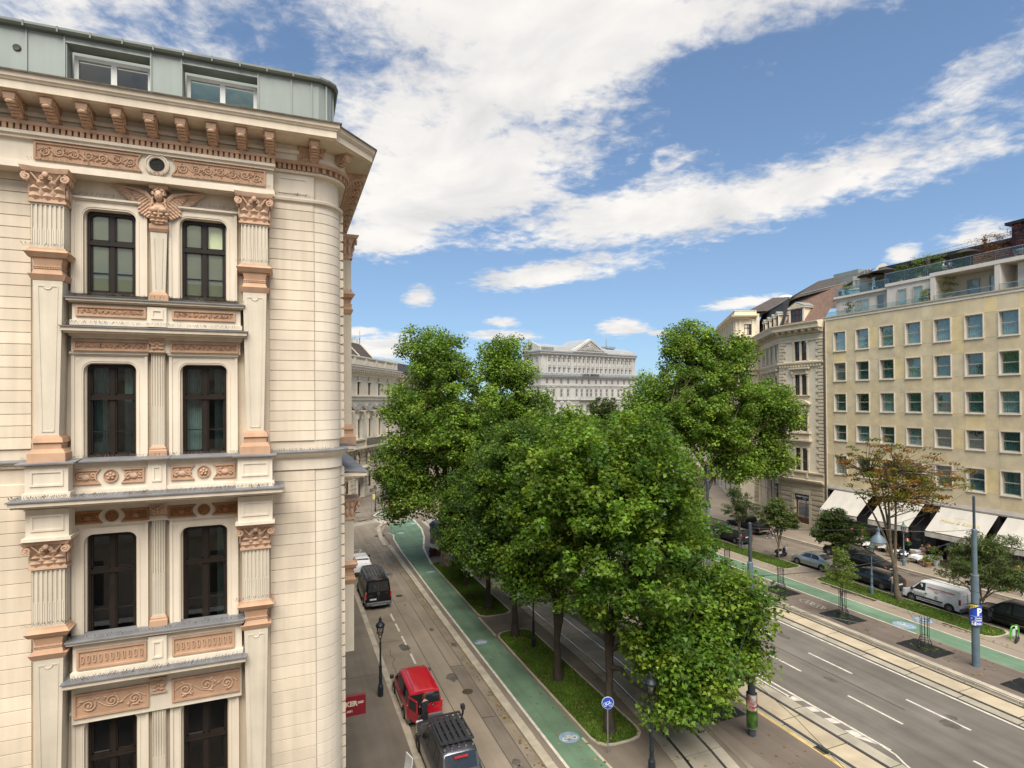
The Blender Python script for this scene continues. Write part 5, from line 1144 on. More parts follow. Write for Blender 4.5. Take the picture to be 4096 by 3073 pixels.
# the raised pavilion over the C and D faces
m = M()
for f, x0, x1 in ((FC, .5, 3.6), (FD, 0, 20)): 
    q = M(); wall_holes(q, x0, x1, 25.35, 28.3, 0, [(1.05, 2.1, 25.7, 27.35)] if f is FC else [(x - .45, x + .45, 25.7, 27.35) for x in DX], .25, 1); q.xf(f.m); m.add(q.v, q.f)
part('pavilion_wall', m, OCHP, KB)
FC.win(1.05, 2.1, 25.7, 27.35, .15, RFR, FGLASS, (1, (.66,)), .08)
for x in DX: FD.win(x - .45, x + .45, 25.7, 27.35, .15, RFR, FGLASS, (1, (.66,)), .07)
pp = (kpath(FC, .35) + kpath(FD, 0, 20))[::-1]
m = M(); sweep(m, pp, [(0, 28.1), (.15, 28.15), (.2, 28.35), (.6, 28.42), (.65, 28.62), (.2, 28.68), (.1, 29.25), (.16, 29.3), (.16, 29.4), (-.4, 29.4), (-.4, 28.1)]); part('pavilion_cornice', m, OCH, KB)
m = M()
for x in (2.5, 3.1, .7): q = M(); FC.bx(q, x, x + .32, 0, .14, 25.45, 28.05); FC.bx(q, x - .05, x + .37, 0, .2, 27.85, 28.08); q.xf(FC.m); m.add(q.v, q.f)
for x in DX:
    for d in (-1.0, .75): q = M(); FD.bx(q, x + d, x + d + .28, 0, .14, 25.45, 28.05); FD.bx(q, x + d - .05, x + d + .33, 0, .2, 27.85, 28.08); q.xf(FD.m); m.add(q.v, q.f)
part('pavilion_pilasters', m, OCHP, KB, kind='stuff')
# roofs
def P3(f, x, p, z): return tuple(f.m @ Vector((x, p, z)))
m = M(); m.add([P3(FA, 49.25, 0, 25.35), P3(FA, 55.2, 0, 25.35), P3(FA, 55.6, -3.6, 29.6), P3(FA, 49.25, -3.6, 29.9)], [(0, 1, 2, 3)]); part('roof', m, SLATER, KB)
m = M(); m.add([P3(FB, .0, -.2, 25.35), P3(FB, 19, -.2, 25.35), P3(FB, 19, -1.7, 29.55), P3(FB, 1.5, -1.7, 29.2), P3(FA, 55.2, -.1, 25.35), P3(FA, 57.0, -2.0, 28.95), P3(FA, 55.6, -3.6, 29.6)], [(0, 1, 2, 3), (0, 3, 5, 4), (3, 6, 5)]); part('mansard_roof', m, SLATED, KB)
core = [(59.65, 49.3), (59.65, 55.7), (66.25, 66.0), (63.55, 67.6), (74.2, 83.5), (100, 90), (95, 49.3)]
m = M().flat([(y - 55.8, -(x - 59.3)) for x, y in core], .1, 25.3); m.flat([(y - 55.8, -(x - 59.3)) for x, y in [(66.4, 66.2), (63.6, 68.0), (74.2, 83.5), (79, 80.5)]], 25.3, 28.9); part('building_core', m, OCHP, KB)
m = M(); m.add([P3(FA, 57.0, -2.0, 28.95), P3(FA, 49.25, -3.8, 29.75), P3(FA, 49.25, -9, 32.2), P3(FA, 57.5, -9, 32.2), P3(FB, 20, -1.6, 29.6), P3(FB, 20, -8, 32.3), P3(FB, 1.5, -1.7, 29.2)], [(0, 1, 2, 3), (6, 0, 3), (6, 3, 5, 4)])
m.add([P3(FC, 1.67, -.6, 29.3), P3(FC, -14, -.6, 29.3), P3(FC, -14, -5, 32.0), P3(FC, -3.1, -5, 32.0), P3(FC, -8, -14, 31.2), P3(FC, 1.6, -14, 29.3)], [(0, 1, 2, 3), (0, 3, 4, 5), (3, 2, 4)]); part('roof', m, SLATE, KB)
m = M(); m.tube([P3(FB, 1.4, -1.65, 29.25), P3(FB, 20, -1.65, 29.62)], .12, 6); m.tube([P3(FA, 49.2, -3.7, 29.95), P3(FA, 55.6, -3.6, 29.7)], .1, 6); part('roof_gutter', m, ZINC, KB)
m = M(); q = M().ball((0, 0, 0), (1.2, 1.2, .5), 12, 6); q.xf(Matrix.Translation(P3(FC, -5.2, -6, 32.0))); m.add(q.v, q.f); part('roof_dome', m, WHITEW, KB, smooth=True)
m = M(); q = M(); FA.bx(q, 51.0, 54.5, -11, -8.2, 30.5, 32.4); q.xf(FA.m); m.add(q.v, q.f); q = M(); FA.bx(q, 49.3, 51.2, -8, -5.0, 29.6, 30.9); q.xf(FA.m); m.add(q.v, q.f); part('roof_plant_room', m, ZINC, KB)
def dormer(f, xc, w, z0, z1, p, bars, big):
    m = M(); f.bx(m, xc - w / 2, xc + w / 2, p - 2.6, p, z0, z1); f.bx(m, xc - w / 2 - .12, xc - w / 2 + .16, p, p + .1, z0, z1); f.bx(m, xc + w / 2 - .16, xc + w / 2 + .12, p, p + .1, z0, z1)
    h = w * .26; o = .22; q = M().prism([(xc - w / 2 - o, z1), (xc + w / 2 + o, z1), (xc + w / 2 + o, z1 + .14), (xc, z1 + h + .2), (xc - w / 2 - o, z1 + .14)], p - 2.6, p + .22); m.add(q.v, q.f)
    d = f.put('dormer', m, OCHP)
    q = M().prism([(xc - w / 2 - o - .05, z1 + .15), (xc, z1 + h + .21), (xc + w / 2 + o + .05, z1 + .15), (xc + w / 2 + o + .05, z1 + .20), (xc, z1 + h + .27), (xc - w / 2 - o - .05, z1 + .20)], p - 2.6, p + .25); f.put('dormer_roof', q, ZINC, d)
    q = M(); q.add([(xc - w / 2 + .1, p + .235, z1 + .2), (xc + w / 2 - .1, p + .235, z1 + .2), (xc, p + .235, z1 + h + .06)], [(0, 1, 2)]) if big else q.add([(xc - .2, p + .235, z1 + .18), (xc + .2, p + .235, z1 + .18), (xc, p + .235, z1 + .35)], [(0, 1, 2)]); f.put('pediment_panel', q, OCH, d)
    m = M(); a, b = xc - w / 2 + .2, xc + w / 2 - .2; ff = Face(KB, f.m); ff.win(a, b, z0 + .2, z1 - .12, -p - .04, RFR, FGLASS, bars, .07)
dormer(FA, 53.35, 2.1, 25.45, 27.35, -.35, (2, (.55,)), True)
for x in (1.8, 4.4, 7.0, 9.6): dormer(FB, x, 1.15, 25.45, 27.0, -.25, (0, (.6,)), False)
m = M(); m.tube([(49.2 - 55.8, .12, z) for z in np.linspace(.2, 24.5, 3)], .07, 8); m.tube([(49.05 - 55.8, .15, .2), (49.05 - 55.8, .15, 25.2)], .09, 8); part('drainpipe', m, mat('drainpipe_brown', (.11, .085, .065), .6, .1, 2), KB)

# ---------------------------------------------------------------- palace beyond the crossing
PAL = mat('palace_stucco', (.68, .60, .47), .9, .08, .6, .05, 30, streak=.10); PALD = mat('palace_stone', (.58, .50, .37), .9, .14, .8, .1, 30, streak=.14)
PW = mat('palace_window_frame', (.10, .035, .022), .5, .1, 3)
PB = thing('palace', 'pale palace with roof balustrade and triangular window pediments beyond the tram crossing', 'building', (9.7, 94.9, 0), radians(90 - 30.55))
FP_ = Face(PB, Matrix(), -1)
PC = [-1.1 - 4.45 * 2, -1.1 - 4.45, -1.1, 3.32, 7.75, 12.2, 16.7]
PH = [(c - .65, c + .65, z0, z1) for c in PC for z0, z1 in ((17.25, 19.4), (10.1, 13.5), (5.5, 7.75))] + [(c - .7, c + .7, 1.4, 4.0) for c in PC if abs(c - 3.3) > 1] + [(2.3, 4.6, .2, 3.9)]
m = M(); wall_holes(m, -14, 20.5, 0, 21, 0, PH, .4, -1); m.add([(20.5, 0, 0), (20.5, 14, 0), (20.5, 14, 21), (20.5, 0, 21), (-14, .5, 21.5), (20.5, .5, 21.5), (20.5, 14, 21.5), (-14, 14, 21.5)], [(0, 1, 2, 3), (4, 5, 6, 7)]); part('wall', m, PAL, PB)
for c in PC:
    for (z0, z1) in ((17.25, 19.4), (10.1, 13.5), (5.5, 7.75)): FP_.win(c - .65, c + .65, z0, z1, .25, PW, FGLASS, (1, (.62,)), .09)
    if abs(c - 3.3) > 1: FP_.win(c - .7, c + .7, 1.4, 4.0, .25, PW, FGLASS, (1, (.6,)), .09)
for c in PC:
    m = M()
    for a in (c - .95, c + .67): FP_.bx(m, a, a + .28, 0, .12, 16.9, 19.6)
    FP_.bx(m, c - 1.05, c + 1.05, 0, .2, 19.42, 19.65); m.ball((c, -.15, 20.0), (.45, .15, .32), 8, 5); m.ball((c, -.18, 20.35), (.2, .12, .16), 8, 5)
    for a in (c - 1.0, c + .67): FP_.bx(m, a, a + .33, 0, .22, 9.9, 13.4); FP_.bx(m, a - .05, a + .4, 0, .4, 13.2, 14.5)
    FP_.bx(m, c - .68, c + .68, 0, .18, 13.55, 14.4)
    for k in range(5): m.ball((c - .5 + .25 * k, -.2, 13.95 + .1 * (k % 2)), (.16, .1, .2), 6, 4)
    FP_.bx(m, c - 1.5, c + 1.5, 0, .75, 14.5, 14.72)
    q = M().prism([(c - 1.55, 14.72), (c + 1.55, 14.72), (c, 15.5)], -.35, 0); m.add(q.v, q.f)
    for s in (-1, 1): q = M().prism([(c + s * 1.65, 14.70), (c, 15.55), (c, 15.75), (c + s * 1.75, 14.86)], -.85, 0); m.add(q.v, q.f)
    FP_.put('window_surround', m, PAL)
    q = M(); 
    for s in (-1, 1): q.add([(c + s * 1.78, -.9, 14.88), (c, -.9, 15.78), (c, 0, 15.80), (c + s * 1.78, 0, 14.9)], [(0, 1, 2, 3)])
    FP_.put('pediment_flashing', q, LEAD)
m = M()
FP_.bx(m, -14, 20.7, 0, .25, 16.45, 16.6); FP_.bx(m, -14, 20.65, 0, .16, 16.6, 16.95); FP_.bx(m, -14, 20.75, 0, .4, 16.95, 17.1)
FP_.bx(m, -14, 20.7, 0, .2, 20.3, 20.75); FP_.bx(m, -14, 20.9, 0, .5, 20.75, 20.95); FP_.bx(m, -14, 21.4, 0, 1.0, 21.3, 21.75); FP_.bx(m, -14, 21.6, 0, 1.2, 21.75, 22.0); FP_.bx(m, -14, 21.0, 0, .6, 20.95, 21.3); part('cornice', m, PAL, PB)
m = M(); FP_.bx(m, -14, 21.65, 0, 1.25, 22.0, 22.06); part('cornice_flashing', m, LEAD, PB)
me = None; x = -4
while x < 21: 
    if me is None: me = M().box(-.17, .17, -.95, 0, 20.98, 21.28).mesh('bracket', PALD)
    part('bracket', me, None, PB, loc=(x, 0, 0)); x += .85
m = M(); FP_.bx(m, -14, 20.6, .0, .45, 22.06, 22.55); FP_.bx(m, -14, 20.7, -.05, .5, 23.45, 23.68)
for x in (-7.5, -3.2, 1.1, 5.6, 10.1, 14.4, 18.4, 20.1): FP_.bx(m, x - .35, x + .45, .0, .45, 22.5, 23.5)
part('balustrade', m, PAL, PB)
b = M()
x = -4.5
while x < 20:
    b.lathe([(.09, 22.55), (.14, 22.75), (.14, 22.95), (.06, 23.2), (.11, 23.45)], (x, -.22, 0), 6); x += .36
part('balusters', b, PAL, PB, kind='stuff')
b = M()
for a, b_ in ((-5, 4.0), (9.9, 13.4)): FP_.bx(b, a, b_, .2, 1.0, 9.75, 10.0); FP_.bx(b, a, b_, .35, .95, 8.6, 8.85)
FP_.bx(b, -14, 13.8, 0, 1.15, 8.4, 8.6); FP_.bx(b, -14, 20.7, 0, .5, 8.2, 8.4); FP_.bx(b, 13.8, 20.7, 0, .4, 8.6, 9.9)
for x in (-1.5, 4.0, 9.6, 13.2): FP_.bx(b, x, x + .55, .3, 1.0, 8.85, 9.75)
x = -4.6
while x < 13.2:
    if not (3.9 < x < 10.1): b.lathe([(.08, 8.85), (.13, 9.05), (.12, 9.25), (.06, 9.5), (.1, 9.75)], (x, -.65, 0), 6)
    x += .34
part('balcony', b, PALD, PB)
b = M(); FP_.bx(b, -14, 14.0, 0, 1.25, 8.36, 8.40); part('balcony_flashing', b, LEAD, PB)
t = thing('balcony_sign', 'grey sign box with letters MULSIANZ on the palace balcony', 'sign', (9.7, 94.9, 0), radians(90 - 30.55))
part('sign_box', FP_.bx(M(), 4.0, 9.9, 1.16, 1.2, 8.75, 9.95), mat('grey_banner', (.13, .125, .115), .8, .15, 3), t); letter('MULSIANZ', 1.0, mat('banner_letters', (.25, .2, .1), .8, .1, 3), t, (6.95, -1.215, 9.36), (pi / 2, 0, 0), ext=.003)
# rusticated lower storeys with caryatids, arched door, curved balcony
for i in range(len(PC)):
    a = PC[i] + .95; b_ = (PC[i + 1] - .95) if i < len(PC) - 1 else 20.4
    for k in range(11):
        z = .55 + .70 * k
        if z > 7.9: break
        if i == 2 and z < 4.3: a2, c2 = a, 2.05
        elif i == 3 and z < 4.3: a2, c2 = 4.85, b_
        else: a2, c2 = a, b_
        part('rustic_block', FP_.bx(M(), a2, (a2 + c2) / 2 - .03, 0, .16 + .05 * (k % 2), z, z + .62), PALD, PB); part('rustic_block', FP_.bx(M(), (a2 + c2) / 2 + .03, c2, 0, .16 + .05 * ((k + 1) % 2), z, z + .62), PALD, PB)
def caryatid(x):
    m = M(); y = -.55
    m.loft([[(x + rx * cos(a), y + ry * sin(a), z) for a in np.linspace(0, 2 * pi, 11)[:-1]] for rx, ry, z in ((.12, .12, 5.1), (.2, .18, 5.4), (.24, .22, 5.9), (.3, .26, 6.3), (.28, .24, 6.7), (.33, .26, 7.05), (.36, .26, 7.3), (.2, .2, 7.42), (.1, .1, 7.5), (.1, .1, 7.58))])
    m.ball((x, y - .02, 7.76), (.17, .2, .22), 9, 7)
    for s in (-1, 1): m.tube([(x + s * .34, y, 7.25), (x + s * .36, y - .12, 6.85), (x + s * .12, y - .34, 6.75)], [.1, .09, .07], 6)
    for s in (-1, 1): m.tube([(x + s * .15, y - .1, 6.3), (x + s * .18, y - .16, 5.7), (x + s * .1, y - .1, 5.1)], [.14, .1, .07], 6)
    m.box(x - .4, x + .4, y - .3, 0, 7.98, 8.2); m.box(x - .3, x + .3, y - .2, 0, 4.85, 5.1); part('caryatid', m, PALD, PB, smooth=True, angle=50)
for x in (1.35, 5.95): caryatid(x)
m = M(); pts = [(3.4 + 2.5 * cos(a), -1.5 * sin(a)) for a in np.linspace(0, pi, 13)]
for p0, z0, z1 in ((1, 4.2, 4.5), (.92, 4.5, 5.25), (1, 5.25, 5.45)): m.flat([(3.4 + (x - 3.4) * p0, y * p0) for x, y in pts], z0, z1)
for k in range(11): a = pi * (k + .5) / 11; m.ball((3.4 + 2.33 * cos(a), -1.41 * sin(a), 4.85), (.18, .14, .2), 6, 4)
part('curved_balcony', m, PALD, PB)
m = M(); o = [(1.95, .1)] + [(3.45 + 1.5 * cos(a), 2.8 + 1.45 * sin(a)) for a in np.linspace(pi, 0, 9)] + [(4.95, .1)]; i_ = [(2.35, .1)] + [(3.45 + 1.1 * cos(a), 2.8 + 1.05 * sin(a)) for a in np.linspace(pi, 0, 9)] + [(4.55, .1)]
ringm(m, o, i_, -.3, .4); part('door_arch', m, PAL, PB); part('door', FP_.bx(M(), 2.3, 4.6, -.6, -.5, .1, 3.9), PW, PB)
m = M(); FP_.bx(m, -14, 2.0, 0, .3, 0, .5); FP_.bx(m, 4.9, 20.6, 0, .3, 0, .5); part('plinth', m, PALD, PB)
for a in (6.9, 11.4, 15.9, -1.9):
    g_ = M()
    for k in range(8): g_.tube([(a + .22 * k, -.33, .45), (a + .22 * (k + 1), -.33, 1.05)], .02, 4); g_.tube([(a + .22 * (k + 1), -.33, .45), (a + .22 * k, -.33, 1.05)], .02, 4)
    part('basement_grille', g_, IRON, PB)
m = M(); z1 = 26.4
z1 = 26.85; e = [(-12, 1.5), (19.5, 1.5), (19.5, 12), (-12, 12)]; rdg = [(-12, 5), (15.3, 5)]
m.add([(x, y, 21.6) for x, y in e] + [(x, y, z1) for x, y in rdg] + [(15.3, 6.5, z1), (-12, 6.5, z1)], [(0, 1, 5, 4), (1, 2, 6, 5), (2, 3, 7, 6), (4, 5, 6, 7)]); part('roof', m, SLATE, PB)
m = M(); m.tube([(19.5, 1.4, 21.7), (15.3, 4.9, 26.9)], .16, 5); m.tube([(13.4, 1.4, 21.7), (8.6, 4.9, 26.9)], .16, 5); m.tube([(-12, 5, 26.95), (15.3, 5, 26.95)], .1, 5); part('roof_ribs', m, PAL, PB)
m = M(); GILT = mat('gilt_iron', (.35, .28, .12), .5, .2, 5, metal=.5)
for k in range(9):
    x = 15.1 - 2.0 * k; m.tube([(x, 5, 26.9), (x, 5, 28.1)], .05, 5); m.ball((x, 5, 28.15), .1, 6, 4)
    for j in range(5): a = pi * j / 4; m.tube([(x - 1, 5, 27.0), (x - 1 + .6 * cos(a), 5, 27.0 + .65 * sin(a))], .03, 4); m.ball((x - 1 + .6 * cos(a), 5, 27.02 + .65 * sin(a)), .09, 5, 3)
m.tube([(15.3, 5, 26.9), (15.3, 5, 29.4)], .05, 5); m.ball((15.3, 5, 28.0), .13, 6, 4); m.tube([(-12, 5, 27.8), (15.3, 5, 27.8)], .03, 4); part('ridge_cresting', m, GILT, PB)
# the house behind the palace
NB = thing('townhouse', 'pinkish cream townhouse with arched window just behind the palace', 'building', (21, 116, 0), radians(90 - 30.55)); FN = Face(NB, Matrix(), -1)
PINK = mat('pink_stucco', (.55, .46, .36), .9, .08, .8, streak=.08)
NCX = [2.3 + 3.6 * k for k in range(8)]
m = M(); wall_holes(m, -2, 32, 0, 21, 0, [(c - .65, c + .65, z0, z1) for c in NCX for z0, z1 in ((18.2, 20.0), (13.2, 15.8), (8.2, 11), (2, 5.5))], .3, -1); m.add([(-2, 0, 0), (-2, 14, 0), (-2, 14, 21), (-2, 0, 21)], [(0, 1, 2, 3)]); part('wall', m, PINK, NB)
for c in NCX:
    for z0, z1 in ((18.2, 20.0), (13.2, 15.8), (8.2, 11), (2, 5.5)):
        FN.win(c - .65, c + .65, z0, z1, .2, PW, FGLASS, (1, (.6,)), .09)
        m = M(); [FN.bx(m, a, a + .25, 0, .12, z0 - .1, z1 + .1) for a in (c - .9, c + .65)]; q = M().prism([(c - 1, z1 + .1)] + [(c + 1.0 * cos(a), z1 + .1 + .5 * sin(a)) for a in np.linspace(pi, 0, 7)], -.2, 0); m.add(q.v, q.f); FN.bx(m, c - 1.1, c + 1.1, 0, .25, z0 - .3, z0 - .1); FN.put('window_surround', m, PINK)
m = M(); FN.bx(m, -2.5, 32, -.2, .3, 17.2, 17.6); FN.bx(m, -2.6, 32, -.2, .9, 21.0, 21.6); FN.bx(m, -2.4, 32, -.2, .4, 20.6, 21.0); part('cornice', m, PINK, NB)
m = M(); m.add([(-2.4, -.7, 21.6), (32, -.7, 21.6), (32, 2.5, 24.4), (-1.2, 2.5, 24.4), (-2.4, 14, 21.6), (-1.2, 10, 24.4), (32, 10, 24.4)], [(0, 1, 2, 3), (0, 3, 5, 4), (3, 2, 6, 5)]); part('roof', m, SLATED, NB)
m = M()
for k in range(20): m.tube([(k * .7 - 1, 2.6, 24.4), (k * .7 - 1, 2.6, 25.0)], .03, 4); m.ball((k * .7 - .65, 2.6, 24.75), (.2, .03, .2), 6, 4)
part('ridge_cresting', m, PAL, NB)
# ---------------------------------------------------------------- white grand hotel in the distance
HW = mat('white_hotel_stucco', (.44, .425, .39), .9, .10, .3, streak=.10); HD = mat('hotel_cornice', (.30, .29, .27), .9, .08, .5); HG = mat('hotel_metal_roof', (.27, .29, .30), .6, .1, .5); HGD = mat('hotel_gallery', (.24, .27, .29), .5, .1, 1)
HWF = mat('hotel_window_frame', (.55, .53, .5), .6, .05, 3)
HB = thing('grand_hotel', 'large white hotel with sculpted triangular pediment far down the boulevard', 'building', (83.2, 182, 0), radians(14)); FH = Face(HB, Matrix(), -1); FS = Face(HB, Matrix.Rotation(pi / 2, 4, 'Z'), 1)
HX1 = [3.7, 6.05, 8.4, 10.6, 12.85, 15.85, 17.95, 20.15, 22.35, 24.6, 26.75, 28.95, 31.5, 33.6, 35.9, 38.05, 40.3, 42.5, 44.7]
HX3 = [2.7, 5.8, 9.4, 12.6, 16.7, 19.4, 22.8, 26.4, 28.9, 32, 35, 38.2, 41.5, 44.5]; HX4 = [2.6, 5.7, 9.3, 12.4, 16.6, 19.1, 21.8, 23.8, 26.4, 28.9, 32, 35, 38.2, 41.5, 44.5]
HH = [(c - .43, c + .43, z0, z1) for c in HX1 for z0, z1 in ((29.85, 31.5), (26.1, 27.7))] + [(c - .5, c + .5, 22.1, 23.8) for c in HX3] + [(c - .58, c + .58, z0, z1) for c in HX4 for z0, z1 in ((17.4, 20.05), (11.4, 14.45), (5, 8.4))]
m = M(); wall_holes(m, 0, 48, 0, 33.4, 0, HH, .3, -1); part('wall', m, HW, HB)
HSX = [2.3, 4.9, 7.6]; HS = [(c - .45, c + .45, z0, z1) for c in HSX for z0, z1 in ((29.6, 31.3), (22.1, 23.8), (17.4, 20), (11.4, 14.4))]
m = M(); wall_holes(m, 0, 10, 0, 33.4, 0, HS, .3, 1); FS.put('wall', m, HW)
for a, b, z0, z1 in HH: FH.win(a, b, z0, z1, .18, HWF, FGLASS, (1, (.62,)), .09)
for a, b, z0, z1 in HS: FS.win(a, b, z0, z1, .18, HWF, FGLASS, (1, (.62,)), .09)
m = M()
for i in range(len(HX1)):
    x = HX1[i] + 1.1; FH.bx(m, x - .3, x + .3, 0, .35 if 14 < x < 31 else .25, 25.9, 32.0); FH.bx(m, x - .4, x + .4, 0, .45, 31.5, 32.1)
for x in (.3, 2.4): FH.bx(m, x, x + .7, 0, .25, 25.9, 32.0)
for c in HX1: FH.bx(m, c - .6, c + .6, 0, .16, 28.6, 29.5); FH.bx(m, c - .7, c + .7, 0, .3, 28.0, 28.2)
for y in (.4, 3.4, 6.1, 8.9): q = M(); FS.bx(q, y, y + .6, 0, .25, 25.9, 32); q.xf(FS.m); m.add(q.v, q.f)
for c in HX4:
    for z1 in (14.45, 20.05): FH.bx(m, c - .95, c + .95, 0, .35, z1 + .9, z1 + 1.15); FH.bx(m, c - .8, c + .8, 0, .15, z1 + .3, z1 + .9)
    for a in (c - .85, c + .6): FH.bx(m, a, a + .25, 0, .14, 17.2, 20.3); FH.bx(m, a, a + .25, 0, .14, 11.2, 14.7)
for c in HX4[:4] + HX4[10:]: q = M().prism([(c - 1, 15.6), (c + 1, 15.6), (c, 16.15)], -.35, 0); m.add(q.v, q.f)
part('pilasters_and_surrounds', m, HW, HB, kind='stuff')
def hband(z0, z1, p, mt, name): 
    m = M(); sweep(m, [(0, 10), (0, 0), (48, 0)][0:] if False else [(0, 10), (0, 0), (48, 0)], [(0, z0), (p, z0), (p, z1), (0, z1)]); part(name, m, mt, HB)
for z0, z1, p in ((21.4, 21.65, .3), (20.9, 21.05, .15), (16.3, 16.6, .45), (15.9, 16.0, .2), (10.6, 10.9, .4), (9.6, 9.8, .3), (24.2, 24.6, .3), (32.1, 32.6, .35)): hband(z0, z1, p, HW, 'string_course')
for z0, z1, p in ((24.6, 25.0, .9), (32.6, 33.3, .9)): hband(z0, z1, p, HD, 'cornice')
hband(33.3, 33.75, 1.1, HGD, 'cornice_flashing'); hband(25.0, 25.75, 1.05, HGD, 'gallery')
m = M()
for k in range(60): FH.bx(m, .3 + .8 * k, .6 + .8 * k, 0, .8, 24.25, 24.6)
part('dentils', m, HD, HB, kind='stuff')
letter('HOTEL IMPERIAL', 1.15, mat('dark_letters', (.06, .05, .04), .6, .05, 3), HB, (22.7, -1.35, 25.45), (pi / 2, 0, 0), bold=.01, ext=.06)
m = M(); FH.bx(m, .2, 14.4, -8, .0, 33.75, 35.2); FH.bx(m, 31, 48, -8, 0, 33.75, 35.0); q = M(); FS.bx(q, 0, 10, -6, 0.0, 33.75, 35.0); q.xf(FS.m); m.add(q.v, q.f); part('attic', m, HW, HB)
m = M(); m.prism([(14.0, 33.75), (31.5, 33.75), (31.5, 34.3), (22.75, 38.95), (14.0, 34.3)], -1.0, .5); m.add([(15.6, -1.02, 34.0), (29.9, -1.02, 34.0), (22.75, -1.02, 37.8)], [(0, 1, 2)]); ped = part('pediment', m, HW, HB)
m = M(); ringm(m, [(14.0, 33.8), (22.75, 38.95), (31.5, 33.8)], [(15.6, 34.05), (22.75, 38.1), (29.9, 34.05)], -1.35, -1.0); part('pediment_frame', m, HW, ped)
m = M(); g = random.Random(6)
for k in range(26):
    x = 16.6 + 12.3 * (k + g.uniform(0, .6)) / 26; h = (3.9 - abs(x - 22.75) * .5) * g.uniform(.55, .9)
    if h < .3: continue
    m.ball((x, -1.1, 34.05 + h * .42), (.28, .3, h * .42), 7, 5); m.ball((x + g.uniform(-.1, .1), -1.2, 34.05 + h * .93), (.2, .2, .22), 6, 4); m.tube([(x, -1.2, 34.05 + h * .7), (x + g.uniform(-.8, .8), -1.25, 34.05 + h * g.uniform(.3, 1.0))], .1, 5)
part('pediment_sculpture', m, HD, ped, smooth=True)
m = M(); q = M().prism([(-.1, 33.8), (10.2, 33.8), (10.2, 35.0), (5.4, 37.6), (-.1, 35.0)], 0.02, .5); q.xf(FS.m); m.add(q.v, q.f); part('side_gable', m, HW, HB)
m = M(); q = M().lathe([(.9, 0), (.9, .12), (.001, .12)], n=16); q.xf(FS.m @ Matrix.Translation((5.6, .5, 35.2)) @ Matrix.Rotation(-pi / 2, 4, 'X')); m.add(q.v, q.f); part('lunette', m, FGLASS, HB)
m = M(); m.add([(0.5, .8, 35.0), (14.4, .8, 35.1), (14.4, 6, 36.6), (2, 6, 36.9), (31, .8, 35.0), (48, .8, 35.0), (48, 6, 36.6), (31, 6, 36.6), (14.0, .5, 34.4), (22.75, .5, 39.0), (31.5, .5, 34.4), (31.5, 12, 34.4), (22.75, 12, 39), (14, 12, 34.4), (-2, 12, 37.2), (48, 12, 35)], [(0, 1, 2, 3), (4, 5, 6, 7), (8, 9, 12, 13), (9, 10, 11, 12), (3, 2, 14), (7, 6, 15)]); part('roof', m, HG, HB)
m = M(); m.tube([(38, 6, 36.6), (38, 6, 40.5)], [.3, .12], 6); m.box(36.2, 41, 4, 8, 36.4, 37.2); part('roof_mast', m, HGD, HB)
FBAL = M(); FH.bx(FBAL, 17.5, 28, 0, 1.3, 16.2, 16.6); FH.bx(FBAL, 17.5, 28, 1.2, 1.3, 17.3, 17.45)
for k in range(22): FH.bx(FBAL, 17.6 + .48 * k, 17.75 + .48 * k, 1.2, 1.3, 16.6, 17.3)
part('balcony', FBAL, HW, HB)
# ---------------------------------------------------------------- the house the photograph was taken from, across the side street
OB = thing('opposite_house', 'cream house across the side street, mirrored in the windows of the corner building', 'building', (0, -1.3, 0)); FO = Face(OB, Matrix(), 1)
OC = [-.6 - 3.1 * k for k in range(8)]; OH = [(c - .6, c + .6, z0, z1) for c in OC for z0, z1 in ((18.4, 20.8), (13.9, 16.4), (9.4, 12), (4.9, 7.4))]
m = M(); wall_holes(m, -26, 1.4, 0, 22.8, 0, OH, .35, 1); m.add([(1.4, 0, 0), (1.4, -14, 0), (1.4, -14, 22.8), (1.4, 0, 22.8), (-26, -14, 22.8), (-26, 0, 22.8)], [(0, 1, 2, 3), (3, 2, 4, 5)]); part('wall', m, CREAM, OB)
m = M()
for z0, z1, p in ((22.0, 22.8, .7), (17.3, 17.7, .4), (13.0, 13.3, .3), (8.4, 8.8, .5)): FO.bx(m, -26, 1.6, 0, p, z0, z1)
for c in OC:
    for z0, z1 in ((18.4, 20.8), (13.9, 16.4), (9.4, 12)): FO.bx(m, c - .95, c + .95, 0, .35, z1 + .25, z1 + .5); FO.bx(m, c - .85, c - .62, 0, .15, z0, z1 + .2); FO.bx(m, c + .62, c + .85, 0, .15, z0, z1 + .2)
part('mouldings', m, CREAM2, OB)
for a, b, z0, z1 in OH: part('pane', FO.quad(M(), a, b, -.3, z0, z1), FGLASS, OB)
t = thing('parapet_cap', 'white peaked stone cap at the bottom edge of the photo close to the camera', 'parapet', (-.12, .0, 14.2))
m = M(); c = (-.005, 1.62, 0)
m.loft([[(c[0] + s * x, c[1] + s * y, z) for x, y in ((-.17, -.17), (.17, -.17), (.17, .17), (-.17, .17))] for s, z in ((.8, -.4), (.8, .24), (1, .26), (1, .31), (.1, .40))]); part('cap', m, mat('white_stone', (.75, .73, .70), .7, .05, 4), t)
part('ledge', M().box(-.5, .9, 1.25, 1.75, -.5, -.0), bpy.data.materials['white_stone'], t)

